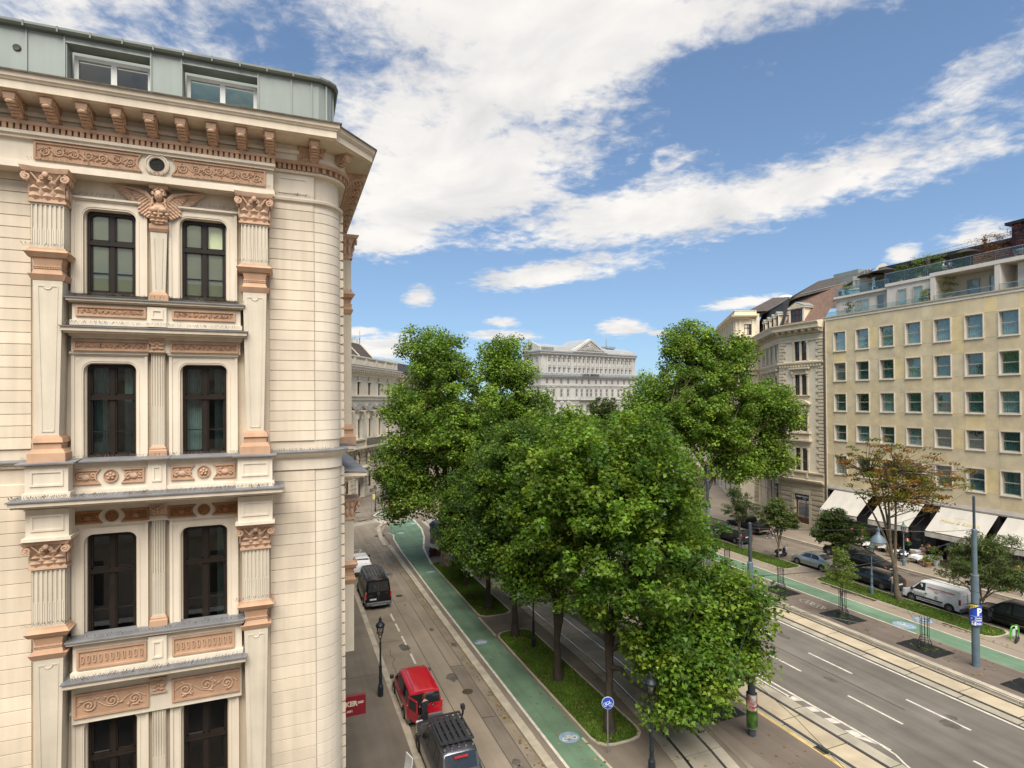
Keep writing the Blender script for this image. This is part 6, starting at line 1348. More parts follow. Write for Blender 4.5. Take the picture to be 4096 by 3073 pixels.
# ---------------------------------------------------------------- trees
def leafmat(name, gloss=.35):
    m = bpy.data.materials.new(name); m.use_nodes = True; t = m.node_tree; n = t.nodes; b = n['Principled BSDF']; b.inputs['Roughness'].default_value = gloss + .1; b.inputs['Specular IOR Level'].default_value = .25
    at = n.new('ShaderNodeAttribute'); at.attribute_name = 'tint'; t.links.new(at.outputs['Color'], b.inputs['Base Color'])
    tr = n.new('ShaderNodeBsdfTranslucent'); sc_ = n.new('ShaderNodeVectorMath'); sc_.operation = 'MULTIPLY'; sc_.inputs[1].default_value = (1.5, 1.5, .9); t.links.new(at.outputs['Color'], sc_.inputs[0]); t.links.new(sc_.outputs[0], tr.inputs[0])
    mx = n.new('ShaderNodeMixShader'); mx.inputs[0].default_value = .42; t.links.new(b.outputs[0], mx.inputs[1]); t.links.new(tr.outputs[0], mx.inputs[2]); t.links.new(mx.outputs[0], n['Material Output'].inputs[0]); return m
LEAF = leafmat('leaf')
BARK = mat('bark', (.05, .04, .03), .95, .3, 3, .6, 25); PBARK = mat('plane_bark', (.26, .22, .15), .9, .3, 2.5, .3, 12, col2=(.13, .11, .075))
BARKL = mat('light_bark', (.12, .095, .065), .95, .25, 4, .4, 30)
R0 = np.array([cos(TH), -sin(TH)]); F0 = np.array([sin(TH), cos(TH)])
SHAPES = {'maple': [(0, -.42), (.5, -.18), (.24, .04), (.0, .58), (-.24, .04), (-.5, -.18)], 'kite': [(0, -.5), (.36, .05), (0, .6), (-.36, .05)], 'narrow': [(0, -.6), (.16, 0), (0, .6), (-.16, 0)]}
def leaves(name, C, Rr, per, size, shape, cols, seed, flat=.5, droop=.0, vari=.35):
    g = np.random.default_rng(seed); C = np.asarray(C); n = len(C) * per
    ci = np.repeat(np.arange(len(C)), per); d = g.normal(0, 1, (n, 3)); d /= np.linalg.norm(d, axis=1)[:, None] + 1e-6; d *= (g.uniform(0, 1, n) ** .45)[:, None]
    rr = np.broadcast_to(np.asarray(Rr, float), (len(C),))[ci]; P = C[ci] + d * np.stack([rr, rr, rr * flat], 1)
    if droop: P[:, 2] -= droop * (d[:, 0] ** 2 + d[:, 1] ** 2) * rr
    nz = g.normal(0, .55, (n, 3)) + d * .55 + np.array([0, 0, .75]); nz /= np.linalg.norm(nz, axis=1)[:, None]
    a = g.normal(0, 1, (n, 3)); a -= (a * nz).sum(1)[:, None] * nz; a /= np.linalg.norm(a, axis=1)[:, None]; b = np.cross(nz, a)
    s = size * g.uniform(.65, 1.3, n); sh = np.array(SHAPES[shape]); k = len(sh)
    fold = -.18 * np.abs(sh[:, 0])
    V = P[:, None, :] + (a[:, None, :] * sh[None, :, 0, None] + b[:, None, :] * sh[None, :, 1, None] + nz[:, None, :] * fold[None, :, None]) * s[:, None, None]
    cols = np.array(cols); cc_ = cols[g.integers(0, len(cols), len(C))] * g.uniform(1 - vari * .6, 1 + vari * .6, (len(C), 1)); lc = cc_[ci] * g.uniform(1 - vari, 1 + vari, (n, 1)) * (1 + g.normal(0, .06, (n, 3)))
    T = np.concatenate([np.clip(lc, .004, 1), np.ones((n, 1))], 1)
    me = raw_mesh(name, V.reshape(-1, 3), np.arange(n * k), k, np.repeat(T, k, 0)); me.materials.append(LEAF); return me
def crown_points(ell, n, seed, shell=.55, zmin=None):
    g = np.random.default_rng(seed); vol = np.array([e[3] * e[4] * e[5] for e in ell]) ** .75; pk = g.choice(len(ell), n, p=vol / vol.sum()); out = []
    for i in pk:
        lx, dx, z, a, b, c = ell[i]; d = g.normal(0, 1, 3); d /= np.linalg.norm(d); r = g.uniform(0, 1) ** shell * g.uniform(.82, 1.06)
        if d[2] < -.3: d[2] *= .8
        q = d * r; x = lx + q[0] * a; y = dx + q[1] * b; p = np.array([*(R0 * x + F0 * y), z + q[2] * c]); out.append(p)
    out = np.array(out)
    if zmin is not None: out[:, 2] = np.maximum(out[:, 2], zmin + g.uniform(0, .8, len(out)))
    return out
def limbs(m, base, top, r0, tips, seed, fork, nmain=6, thin=.012):
    g = random.Random(seed); b = Vector(base); t = Vector(top)
    trunk = [b + (t - b) * k / 6 + Vector((g.uniform(-.06, .06), g.uniform(-.06, .06), 0)) * (k > 0) for k in range(7)]; rs = [r0 * (1.35 if k == 0 else 1 - .10 * k) for k in range(7)]
    m.tube(trunk, rs, 9)
    mains = []
    hi = [p for p in tips]; g.shuffle(hi)
    for k in range(nmain):
        e = Vector(hi[k % len(hi)]); st = trunk[min(6, 3 + k % 4)] if fork else trunk[6]
        if k == 0: st = trunk[6]
        mid = st.lerp(e, .5) + Vector((g.uniform(-.4, .4), g.uniform(-.4, .4), g.uniform(.1, .8)))
        path = [st, st.lerp(mid, .5) + Vector((0, 0, .25)), mid, mid.lerp(e, .5) + Vector((g.uniform(-.2, .2), g.uniform(-.2, .2), .1)), e]; m.tube(path, [r0 * .55, r0 * .42, r0 * .3, r0 * .18, thin], 6); mains.append(path)
    for p in hi[nmain:]:
        e = Vector(p); best = min((q for pa in mains for q in pa[1:4]), key=lambda q: (q - e).length + max(0, q.z - e.z) * .6)
        mid = best.lerp(e, .55) + Vector((g.uniform(-.2, .2), g.uniform(-.2, .2), g.uniform(0, .3))); m.tube([best, mid, e], [r0 * .16 + thin, r0 * .09 + thin * .8, thin * .6], 4, caps=False)
def tree(name, label, cat_group, x, y, ell, r0, clumps, per, csize, lsize, shape, cols, seed, bark=None, fork=.45, trunk_top=None, z0=.16, flat=.5, tipn=70, shell=.55, lean=(0, 0), vari=.42, droop=0, zmin=None, nmain=7):
    t = thing(name, label, 'tree', (x, y, z0), 0, cat_group); ell = [(a, b, z - z0, c, d, e) for a, b, z, c, d, e in ell]
    pts = crown_points(ell, clumps, seed, shell, zmin); g = np.random.default_rng(seed)
    zt = trunk_top or min(e[2] for e in ell); m = M(); limbs(m, (0, 0, -.1), (lean[0], lean[1], zt), r0, [tuple(p) for p in pts[:tipn]], seed, True, nmain)
    part('trunk', m, bark or BARK, t, smooth=True)
    o = part('crown', leaves('crown', pts, csize * g.uniform(.7, 1.3, len(pts)), per, lsize, shape, cols, seed, flat, droop, vari), None, t); return t
MAP = [(.078, .15, .016), (.10, .18, .018), (.125, .205, .022), (.058, .115, .016), (.15, .215, .022)]
MAPD = [(.065, .12, .02), (.08, .14, .018), (.06, .11, .026), (.10, .16, .016)]
PLN = [(.125, .20, .026), (.15, .23, .03), (.185, .265, .04), (.095, .165, .024)]
AUT = [(.17, .10, .02), (.20, .09, .015), (.12, .125, .02), (.11, .135, .018), (.15, .125, .02)]
OLV = [(.08, .11, .03), (.095, .125, .035), (.07, .10, .025)]
LIM = [(.13, .18, .03), (.15, .20, .035), (.11, .16, .03)]
DRK = [(.05, .08, .02), (.06, .095, .022), (.045, .075, .02)]
ROW = 'maple trees in the grass strip left of the boulevard'
tree('plane_tree', 'tall plane tree with pale trunk by the cycle path, in front of the palace', 'tall plane trees', 14.4, 54.1, [(1.9, 0, 13.6, 6.6, 6.5, 6.4), (-3.7, -1, 9.8, 3.1, 3.2, 3.8), (-1.1, 0, 20.0, 3.4, 3.2, 3.4), (5.9, 0, 19.4, 2.9, 3, 3.2), (7.9, 0, 14.6, 2.9, 3, 3.0), (-2.9, 0, 15.4, 3.2, 3, 3.0), (-4.5, -1, 6.4, 1.5, 1.6, 2.0), (-2.0, -2, 7.2, 2.6, 2.2, 2.4), (3.5, -2, 8, 3.5, 3, 2.6)], .48, 1080, 112, .95, .25, 'kite', PLN, 21, PBARK, flat=.8, trunk_top=7.0, tipn=110, z0=.16, shell=.42)
tree('plane_tree', 'tall spreading plane tree in front of the ochre corner house', 'tall plane trees', 44.9, 53.0, [(-.5, 0, 14.6, 7.2, 6.5, 6.8), (-1.8, 0, 22.0, 3.4, 3.2, 3.4), (2.3, 0, 20.4, 3.4, 3.2, 3.2), (7.3, 0, 14.6, 3.7, 3.5, 3.8), (7.4, 0, 9.6, 2.6, 2.6, 3.4), (-6.4, 0, 14.8, 3.6, 3.5, 4.2), (3, -1, 9, 3.4, 3, 2.8)], .5, 1080, 112, 1.05, .28, 'kite', PLN, 22, PBARK, flat=.8, trunk_top=8.0, tipn=110, shell=.42)
for i, (y, lab, ell, cols, cl) in enumerate(((23.9, 'nearest maple of the left grass strip, behind the blue cycle sign', [(.5, -.3, 9.6, 4.0, 3.9, 5.6), (2.6, -1.6, 5.2, 2.4, 2.0, 2.6), (-1.4, 0, 12.3, 2.4, 2.5, 3.2), (1.9, .0, 12.6, 2.4, 2.4, 2.9), (3.4, -2.6, 3.9, 1.8, 1.5, 1.9), (2.6, -2.6, 2.6, 1.3, 1.1, 1.2)], MAP, 600),
    (29.5, 'second maple of the left grass strip, between the dark lamp post and the cycle sign', [(.3, 0, 10.0, 3.6, 3.4, 5.2), (-1.2, -.5, 6.6, 2.2, 2, 2.2), (.5, 0, 13.4, 2.2, 2.2, 2.4)], MAP, 520),
    (36.0, 'third maple of the left grass strip, left of the dark lamp post', [(.2, 0, 9.6, 3.4, 3.3, 5.2), (-1.5, -.3, 6.2, 2.2, 2, 2.4), (.6, 0, 13, 2.0, 2, 2.2)], MAPD, 460),
    (41.6, 'fourth maple of the left grass strip, at the far grass bed', [(.1, 0, 8.2, 3.1, 3.1, 4.8), (-1.4, 0, 5.4, 2.0, 2, 2.2), (.8, 0, 11.6, 2, 2, 2.2)], MAPD, 420),
    (47.5, 'farthest and smallest maple of the left grass strip, beside the plane tree', [(0, 0, 6.2, 2.4, 2.4, 3.2), (-1.0, 0, 4.6, 1.6, 1.6, 1.6)], MAPD, 240))):
    tree('maple_tree', lab, ROW, 14.4, y, ell, .26 if i < 4 else .15, cl, 92, .72, .195, 'maple', cols, 30 + i, fork=.4, trunk_top=4.6 - .25 * i, tipn=80, shell=.42, flat=.7, droop=.15)
ISL = 'maple trees on the tram platform'
for i, (x, y, lab, ell, cl) in enumerate(((20.4, 24.2, 'low drooping maple on the tram platform, half hiding the pole with the poster', [(-1.6, -.2, 7.4, 2.9, 3.2, 4.0), (-.2, -1.8, 5.0, 2.0, 2.0, 2.4), (.7, -1.9, 6.2, 1.5, 1.4, 1.7), (.9, -1.9, 3.9, 1.3, 1.2, 1.4), (-1.8, -2.0, 3.2, 1.8, 1.5, 1.7), (-1.9, 0, 10.2, 2.0, 2.2, 1.9), (.5, -3.7, 6.6, 1.4, 1.1, 1.7), (.9, -3.7, 4.4, 1.2, 1.0, 1.1)], 470),
    (21.0, 30.3, 'tall maple of the tram platform behind the drooping one', [(-.5, 0, 9.6, 3.5, 3.8, 5.2), (1.2, -.6, 6.2, 2.2, 2.4, 2.8), (-.4, 0, 13.2, 2.4, 2.4, 2.5)], 520),
    (21.0, 37.2, 'maple on the tram platform near the red stop sign', [(.0, 0, 9.4, 3.7, 3.7, 5.0), (-.6, 0, 12.8, 2.2, 2.2, 2.3)], 430),
    (21.0, 45, 'farthest maple on the tram platform', [(.5, 0, 8.8, 4.0, 3.7, 4.8), (1.5, 0, 12.2, 2.2, 2.2, 2.2)], 380))):
    tree('maple_tree', lab, ISL, x, y, ell, .2, cl, 92, .72, .195, 'maple', MAP, 50 + i, trunk_top=4.2, tipn=80, shell=.42, flat=.7, droop=.2, zmin=1.3)
tree('autumn_tree', 'thin orange and green autumn tree in front of the yellow hotel', None, 44.9, 30.8, [(-1.6, 0, 10.2, 3.6, 3.0, 2.9), (2.0, 0, 9.8, 3.6, 3.0, 2.6), (.3, 0, 8.0, 3.6, 2.6, 1.6)], .23, 330, 30, .5, .16, 'kite', AUT, 71, BARKL, trunk_top=4.6, tipn=240, shell=.5, flat=.35, lean=(-.55, .25), nmain=5)
tree('street_tree', 'small round tree behind the white motor scooter', 'small trees along the service road', 45.05, 42.8, [(.2, 0, 4.2, 2.0, 1.9, 1.5), (0, 0, 5.4, 1.1, 1.1, 1.0)], .085, 170, 62, .42, .17, 'kite', OLV, 72, BARKL, trunk_top=2.3, tipn=60)
tree('street_tree', 'dark loose tree beside the dark van, next to the leaning bicycle', 'small trees along the service road', 44.8, 47.7, [(.2, 0, 4.4, 2.0, 1.9, 1.7), (-.5, 0, 6, 1.0, 1, .9)], .085, 150, 55, .42, .16, 'narrow', DRK, 73, BARKL, trunk_top=2.4, tipn=60)
tree('street_tree', 'dense dark green tree over the rear of the silver car', 'small trees along the service road', 44.9, 36.6, [(.2, 0, 4.1, 2.1, 2.0, 1.7), (.2, 0, 5.5, 1.2, 1.2, .9)], .1, 230, 66, .42, .16, 'kite', DRK + OLV, 74, BARKL, trunk_top=2.2, tipn=60)
tree('street_tree', 'feathery olive green tree behind the thick pole with the parking sign', 'small trees along the service road', 44.9, 25.1, [(-.2, 0, 4.2, 2.7, 2.4, 1.9), (.8, 0, 5.6, 1.9, 1.6, 1.1), (1.6, -.4, 3.6, 1.8, 1.6, 1.4)], .1, 240, 64, .5, .19, 'narrow', OLV, 75, BARKL, trunk_top=2.0, tipn=70)
tree('young_tree', 'slender young tree in the middle black guard', None, 37.55, 29.95, [(0, 0, 3.3, 1.15, 1.1, 1.1), (0, 0, 4.6, .7, .7, 1.0)], .045, 95, 56, .34, .15, 'narrow', LIM, 76, BARKL, trunk_top=3.0, tipn=60, z0=.15)
tree('distant_tree', 'round olive green tree in front of the white grand hotel', None, 57, 96, [(0, 0, 13.2, 3.9, 3.9, 4.2), (1.5, 0, 10.2, 3.5, 3.5, 3.0)], .3, 300, 40, .8, .4, 'kite', OLV, 77, trunk_top=7, tipn=40)
tree('distant_tree', 'dark tree by the far junction under the plane tree', None, 27, 86, [(0, 0, 8, 4, 4, 4.2)], .25, 200, 40, .8, .4, 'kite', PLN, 78, trunk_top=4, tipn=40)
tree('distant_tree', 'bushy tree seen low between the maples and the grand hotel', None, 45, 112, [(0, 0, 9, 6, 5, 4.6)], .3, 260, 40, 1.0, .5, 'kite', PLN, 79, trunk_top=4, tipn=40)

# ---------------------------------------------------------------- vehicles
def paint(name, col, metal=0., rough=.28): 
    m = mat(name, col, rough, .02, 3, metal=metal, spec=.5, coat=.9); return m
TYRE = mat('tyre_rubber', (.018, .018, .018), .85, .2, 8); RIM = mat('alloy_rim', (.45, .45, .46), .3, .05, 8, metal=.9); RIMD = mat('dark_rim', (.12, .12, .125), .35, .05, 8, metal=.8)
CARGL = mat('car_glass', (.018, .022, .024), .03, .1, 3, spec=.8); CHROME = mat('chrome_trim', (.6, .6, .6), .15, .02, 5, metal=1.0); PLASTIC = mat('black_plastic', (.025, .025, .027), .6, .1, 6); GPL = mat('grey_plastic', (.09, .09, .095), .6, .1, 6)
RLAMP = mat('tail_lamp_red', (.42, .01, .012), .2, .05, 6, spec=.7, coat=1.); HLAMP = mat('headlamp_glass', (.62, .63, .64), .1, .1, 12, spec=.8, coat=1.); WLAMP = mat('clear_lamp', (.6, .6, .6), .2, .05, 6, coat=1.)
PLATE = mat('number_plate', (.72, .72, .70), .5, .03, 6); BLK = mat('black_print', (.015, .015, .015), .6, .02, 5); PBLUE = mat('plate_blue', (.03, .08, .4), .4, .02, 5)
def smooth_stations(st, sub=3):     # Catmull-Rom through the profile stations
    out = []; n = len(st)
    for i in range(n - 1):
        p0, p1, p2, p3 = st[max(i - 1, 0)], st[i], st[i + 1], st[min(i + 2, n - 1)]
        for k in range(sub):
            t = k / sub; out.append(tuple(p1[j] + (p2[j] - p1[j]) * (t * t * (3 - 2 * t)) * 1.0 if False else .5 * ((2 * p1[j]) + (-p0[j] + p2[j]) * t + (2 * p0[j] - 5 * p1[j] + 4 * p2[j] - p3[j]) * t * t + (-p0[j] + 3 * p1[j] - 3 * p2[j] + p3[j]) * t ** 3) for j in range(len(p1))))
    out.append(tuple(st[-1])); return out
def car(name, label, loc, rz, st, mt, wheels, wr, glass_, group=None, rimm=None, rails=None, plate=None, tail=None, head=None, trim=None, lower=None, sub=3, mirror_x=None, mirror_m=None, handles=(), zroof=None, ww=.21, shut=()):
    """stations: (x, z_bottom, z_belt, z_top, half width at sill, at belt, at top); x grows towards the nose"""
    t = thing(name, label, 'car' if 'van' not in name and 'truck' not in name else ('van' if 'van' in name else 'pickup truck'), loc, rz, group)
    S = smooth_stations(st, sub)
    def ring(s):
        x, zb, zl, zt, wb, wl, wt = s; zt = max(zt, zl + .012); zs = zb + (zl - zb) * .45
        h = [(wb * .86, zb), (wb, zb + .06), (wl * 1.0, zs), (wl * .985, zl - .05), (wl * .955, zl), (wt + (wl * .955 - wt) * .12, zt - (zt - zl) * .10), (wt * .9, zt - (zt - zl) * .02), (wt * .5, zt + .012 * min(1, (zt - zl) * 3))]
        return [(x, -y, z) for y, z in h] + [(x, y, z) for y, z in h[::-1]]
    m = M(); m.loft([ring(s) for s in S]); part('body', m, mt, t, smooth=True, angle=38)
    def at(x):
        for a, b in zip(S, S[1:]):
            lo, hi = (a, b) if a[0] <= b[0] else (b, a)
            if lo[0] <= x <= hi[0]: k = (x - lo[0]) / max(hi[0] - lo[0], 1e-6); return [lo[j] + (hi[j] - lo[j]) * k for j in range(7)]
        return S[0] if abs(x - S[0][0]) < abs(x - S[-1][0]) else S[-1]
    def sidept(x, v, s, out=.012):      # v: 0 at the belt, 1 at the roof edge
        q = at(x); zl, zt, wl, wt = q[2], max(q[3], q[2] + .012), q[5] * .955, q[6]; y = wl + (wt + (wl - wt) * .12 - wl) * v / .9 * 1.0; z = zl + (zt - (zt - zl) * .10 - zl) * v / .9
        return (x, s * (y + out), z)
    for s in (-1, 1):
        for poly in glass_['side']:
            pts = [sidept(x, v, s) for x, v in poly]; part('side_window', M().add(pts, [tuple(range(len(pts)))]), CARGL, t)
    for nm in ('windscreen', 'rear_window'):
        if nm in glass_:
            xa, xb, ins = glass_[nm]; n = 4; vs = []
            for i in range(n + 1):
                x = xa + (xb - xa) * i / n; q = at(x); zt = max(q[3], q[2] + .012); w = q[6] * ins
                for k in (-1, -.5, 0, .5, 1): vs.append((x + (.012 if nm == 'windscreen' else -.012), w * k, zt + .016 + .012 * min(1, (zt - q[2]) * 3) * (1 - abs(k)) - (.012 if abs(k) == 1 else 0)))
            part(nm, M().add(vs, [(i * 5 + k, i * 5 + k + 1, i * 5 + k + 6, i * 5 + k + 5) for i in range(n) for k in range(4)]), CARGL, t, smooth=True)
        if nm + '_flat' in glass_:
            x, y0, y1, z0, z1, sl = glass_[nm + '_flat']; part(nm, M().add([(x, y0, z0), (x, y1, z0), (x + sl, y1 * .93, z1), (x + sl, y0 * .93, z1)], [(0, 1, 2, 3)]), CARGL, t)
    wid = max(s[4] for s in st)
    for x in wheels:
        for s in (-1, 1):
            q = at(x); yo = s * (q[4] * 1.005); 
            a = M(); rr = wr * 1.17; pts = [(x + rr * cos(a_), wr + rr * sin(a_)) for a_ in np.linspace(-.35, pi + .35, 14)]; a.prism(pts, yo - s * .12, yo + s * .004); part('wheel_arch', a, PLASTIC, t)
            w = M(); w.lathe([(wr * .62, -ww / 2), (wr * .92, -ww / 2), (wr, -ww / 2 + .035), (wr, ww / 2 - .035), (wr * .92, ww / 2), (wr * .62, ww / 2)], n=22, caps=False); w.xf(Matrix.Translation((x, yo - s * (ww / 2 - .035), wr)) @ Matrix.Rotation(pi / 2, 4, 'X')); wh = part('wheel', w, TYRE, t, smooth=True)
            r = M(); n = 5; yf = yo + s * .028; ring_ = [(x + wr * .66 * cos(a_), wr + wr * .66 * sin(a_)) for a_ in np.linspace(0, 2 * pi, 21)[:-1]]; inner = [(x + wr * .55 * cos(a_), wr + wr * .55 * sin(a_)) for a_ in np.linspace(0, 2 * pi, 21)[:-1]]; ringm(r, ring_, inner, yf - s * .03, yf)
            for k in range(10 if n == 5 else n):
                a_ = 2 * pi * k / 10 + (.14 if k % 2 else -.14); r.add([(x + .1 * wr * cos(a_ + 1.2), yf - s * .02, wr + .1 * wr * sin(a_ + 1.2)), (x + .1 * wr * cos(a_ - 1.2), yf - s * .02, wr + .1 * wr * sin(a_ - 1.2)), (x + .6 * wr * cos(a_ - .07), yf - s * .006, wr + .6 * wr * sin(a_ - .07)), (x + .6 * wr * cos(a_ + .07), yf - s * .006, wr + .6 * wr * sin(a_ + .07))], [(0, 1, 2, 3)])
            r.ball((x, yf - s * .015, wr), (.13 * wr, .012, .13 * wr), 8, 4); part('rim', r, rimm or RIM, wh)
            d = M(); d.prism([(x + wr * .6 * cos(a_), wr + wr * .6 * sin(a_)) for a_ in np.linspace(0, 2 * pi, 17)[:-1]], yf - s * .06, yf - s * .05); part('brake_disc', d, PLASTIC, wh)
    xr, xf = st[0][0], st[-1][0]
    if trim:
        for args in trim: nm, mm, bxs = args; q = M(); [q.box(*b) for b in bxs]; part(nm, q, mm, t)
    for nm, mm, lst in (('tail_lamp', RLAMP, tail or ()), ('headlamp', HLAMP, head or ())):
        for bx in lst: part(nm, M().bbox(*bx, .015), mm, t)
    if lower:
        for b in lower: part('bumper', M().bbox(*b, .04), GPL if 'van' in name else PLASTIC, t)
    if mirror_x:
        for s in (-1, 1):
            q = at(mirror_x); y = s * (q[5] + .02); z = q[2]; mm = M().bbox(mirror_x - .06, mirror_x + .1, min(y, y + s * .2), max(y, y + s * .2), z - .02, z + .16, .03); part('mirror', mm, mirror_m or PLASTIC, t)
    for (x, z) in handles:
        for s in (-1, 1): q = at(x); part('door_handle', M().box(x - .09, x + .09, s * (q[5] * .99), s * (q[5] + .025), z - .015, z + .015), mt if mt.name != 'white_paint' else PLASTIC, t)
    if shut:
        q = M()
        for (x, z0, z1) in shut:
            for s in (-1, 1): w = at(x); zz = np.linspace(z0, z1, 4); q.add([(x - .007, s * (w[5] * 1.0 + .004), z0), (x + .007, s * (w[5] * 1.0 + .004), z0), (x + .007, s * (w[5] * .985 + .004), z1), (x - .007, s * (w[5] * .985 + .004), z1)], [(0, 1, 2, 3)])
        part('door_gap', q, BLK, t)
    if rails:
        for s in (-1, 1): part('roof_rail', M().tube([(rails[0], s * rails[2], rails[3]), (rails[0] + .12, s * rails[2], rails[3] + .05), (rails[1] - .12, s * rails[2], rails[3] + .05), (rails[1], s * rails[2], rails[3])], .018, 5), rails[4], t)
    if plate:
        x, y, z, txt = plate; p = part('number_plate', M().box(x - .012, x, y - .26, y + .26, z - .055, z + .055), PLATE, t); part('plate_strip', M().box(x - .0135, x - .0125, y + .22, y + .255, z - .05, z + .05), PBLUE, p)
        if txt: letter(txt, .105, BLK, p, (x - .0145, y - .02, z), (pi / 2, 0, -pi / 2), ext=.0005)
    return t
UPR = pi / 2   # nose towards +Y
def sedan(name, label, x, y, mt, L=4.6, wdt=.9, h=1.40, wagon=False, z=0., **k):
    hl = L / 2; zb = .2
    if not wagon: st = [(-hl, .45, .66, .66, wdt * .80, wdt * .78, wdt * .62), (-hl + .08, .30, .88, .90, wdt * .92, wdt * .9, wdt * .72), (-hl + .55, zb, .98, 1.01, wdt * .98, wdt * .97, wdt * .74), (-hl + 1.0, zb, .97, 1.16, wdt, wdt, wdt * .68), (-hl + 1.55, zb, .95, h - .04, wdt, wdt, wdt * .66), (-.1, zb, .93, h, wdt, wdt, wdt * .67), (.55, zb, .92, h - .06, wdt, wdt, wdt * .66), (1.2, zb, .92, 1.06, wdt, wdt * .99, wdt * .72), (1.42, zb, .90, .96, wdt, wdt * .98, wdt * .74), (hl - .45, zb, .80, .84, wdt * .97, wdt * .93, wdt * .68), (hl - .1, .25, .66, .70, wdt * .86, wdt * .80, wdt * .56), (hl, .32, .52, .53, wdt * .70, wdt * .66, wdt * .45)]
    else: st = [(-hl, .42, .75, .76, wdt * .84, wdt * .84, wdt * .66), (-hl + .1, .3, .92, 1.0, wdt * .93, wdt * .92, wdt * .70), (-hl + .5, zb, .97, 1.26, wdt * .98, wdt * .97, wdt * .68), (-hl + .85, zb, .96, h - .04, wdt, wdt, wdt * .67), (-hl + 1.7, zb, .95, h, wdt, wdt, wdt * .67), (-.1, zb, .93, h, wdt, wdt, wdt * .67), (.55, zb, .92, h - .06, wdt, wdt, wdt * .66), (1.2, zb, .92, 1.06, wdt, wdt * .99, wdt * .72), (1.42, zb, .90, .96, wdt, wdt * .98, wdt * .74), (hl - .45, zb, .80, .84, wdt * .97, wdt * .93, wdt * .68), (hl - .1, .25, .66, .70, wdt * .86, wdt * .80, wdt * .56), (hl, .32, .52, .53, wdt * .70, wdt * .66, wdt * .45)]
    if wagon: gl = {'side': [[(-.12, .08), (.92, .1), (.5, .82), (-.12, .88)], [(-1.15, .1), (-.2, .08), (-.2, .88), (-1.15, .86)], [(-1.95, .16), (-1.22, .1), (-1.22, .86), (-1.6, .8)]], 'windscreen': (1.22, .60, .92), 'rear_window': (-hl + .14, -hl + .78, .92)}
    else: gl = {'side': [[(-.12, .08), (.92, .1), (.5, .82), (-.12, .88)], [(-1.05, .1), (-.2, .08), (-.2, .88), (-.85, .80)]], 'windscreen': (1.22, .60, .92), 'rear_window': (-hl + .82, -hl + 1.48, .92)}
    t = car(name, label, (x, y, z), UPR, st, mt, (-L * .29 - .05, L * .30), .32, gl, plate=(-hl - .005, 0, .62, k.pop('txt', None)), tail=[(-hl - .0, -hl + .22, s * wdt * .60, s * wdt * .88, .72, .84) for s in (-1, 1)], head=[(hl - .42, hl - .12, s * wdt * .5, s * wdt * .84, .62, .74) for s in (-1, 1)], mirror_x=.95, handles=((-.35, .84), (-1.15, .86)), mirror_m=mt, shut=((-.16, .3, .92), (-1.2, .45, .92), (.88, .3, .9)), lower=[(-hl - .02, -hl + .2, -wdt * .78, wdt * .78, .22, .42), (hl - .3, hl + .0, -wdt * .66, wdt * .66, .2, .32)], **k)
    return t
SILV = paint('silver_paint', (.42, .44, .45), .75, .32); BLKP = paint('black_paint', (.006, .006, .007)); BLKP.node_tree.nodes['Principled BSDF'].inputs['Coat Weight'].default_value = .25; BLKP.node_tree.nodes['Principled BSDF'].inputs['Specular IOR Level'].default_value = .3; DGREY = paint('dark_grey_paint', (.022, .022, .025), .3); WHITEP = paint('white_paint', (.68, .68, .66)); REDP = paint('red_paint', (.42, .008, .02)); GREYP = paint('grey_metallic_paint', (.085, .088, .095), .6, .3)
PK = 'cars parked along the service road'
sedan('parked_car', 'silver saloon car parked at the gap between the two grass beds', 46.95, 40.15, SILV, h=1.42, L=4.5)
sedan('parked_car', 'dark grey estate car parked behind the lamp post with the blue hanging lamp', 47.2, 34.65, DGREY, L=4.75, wagon=True, rails=(-1.6, .5, .6, 1.40, DGREY))
sedan('parked_car', 'black saloon with bright window trim waiting beside the dark estate car', 50.7, 37.9, BLKP, L=4.9, h=1.45, txt='W 64107 B', rimm=RIMD)
sedan('parked_car', 'black low saloon at the kerb under the copper lamps', 52.7, 41.3, BLKP, L=4.8, h=1.38)
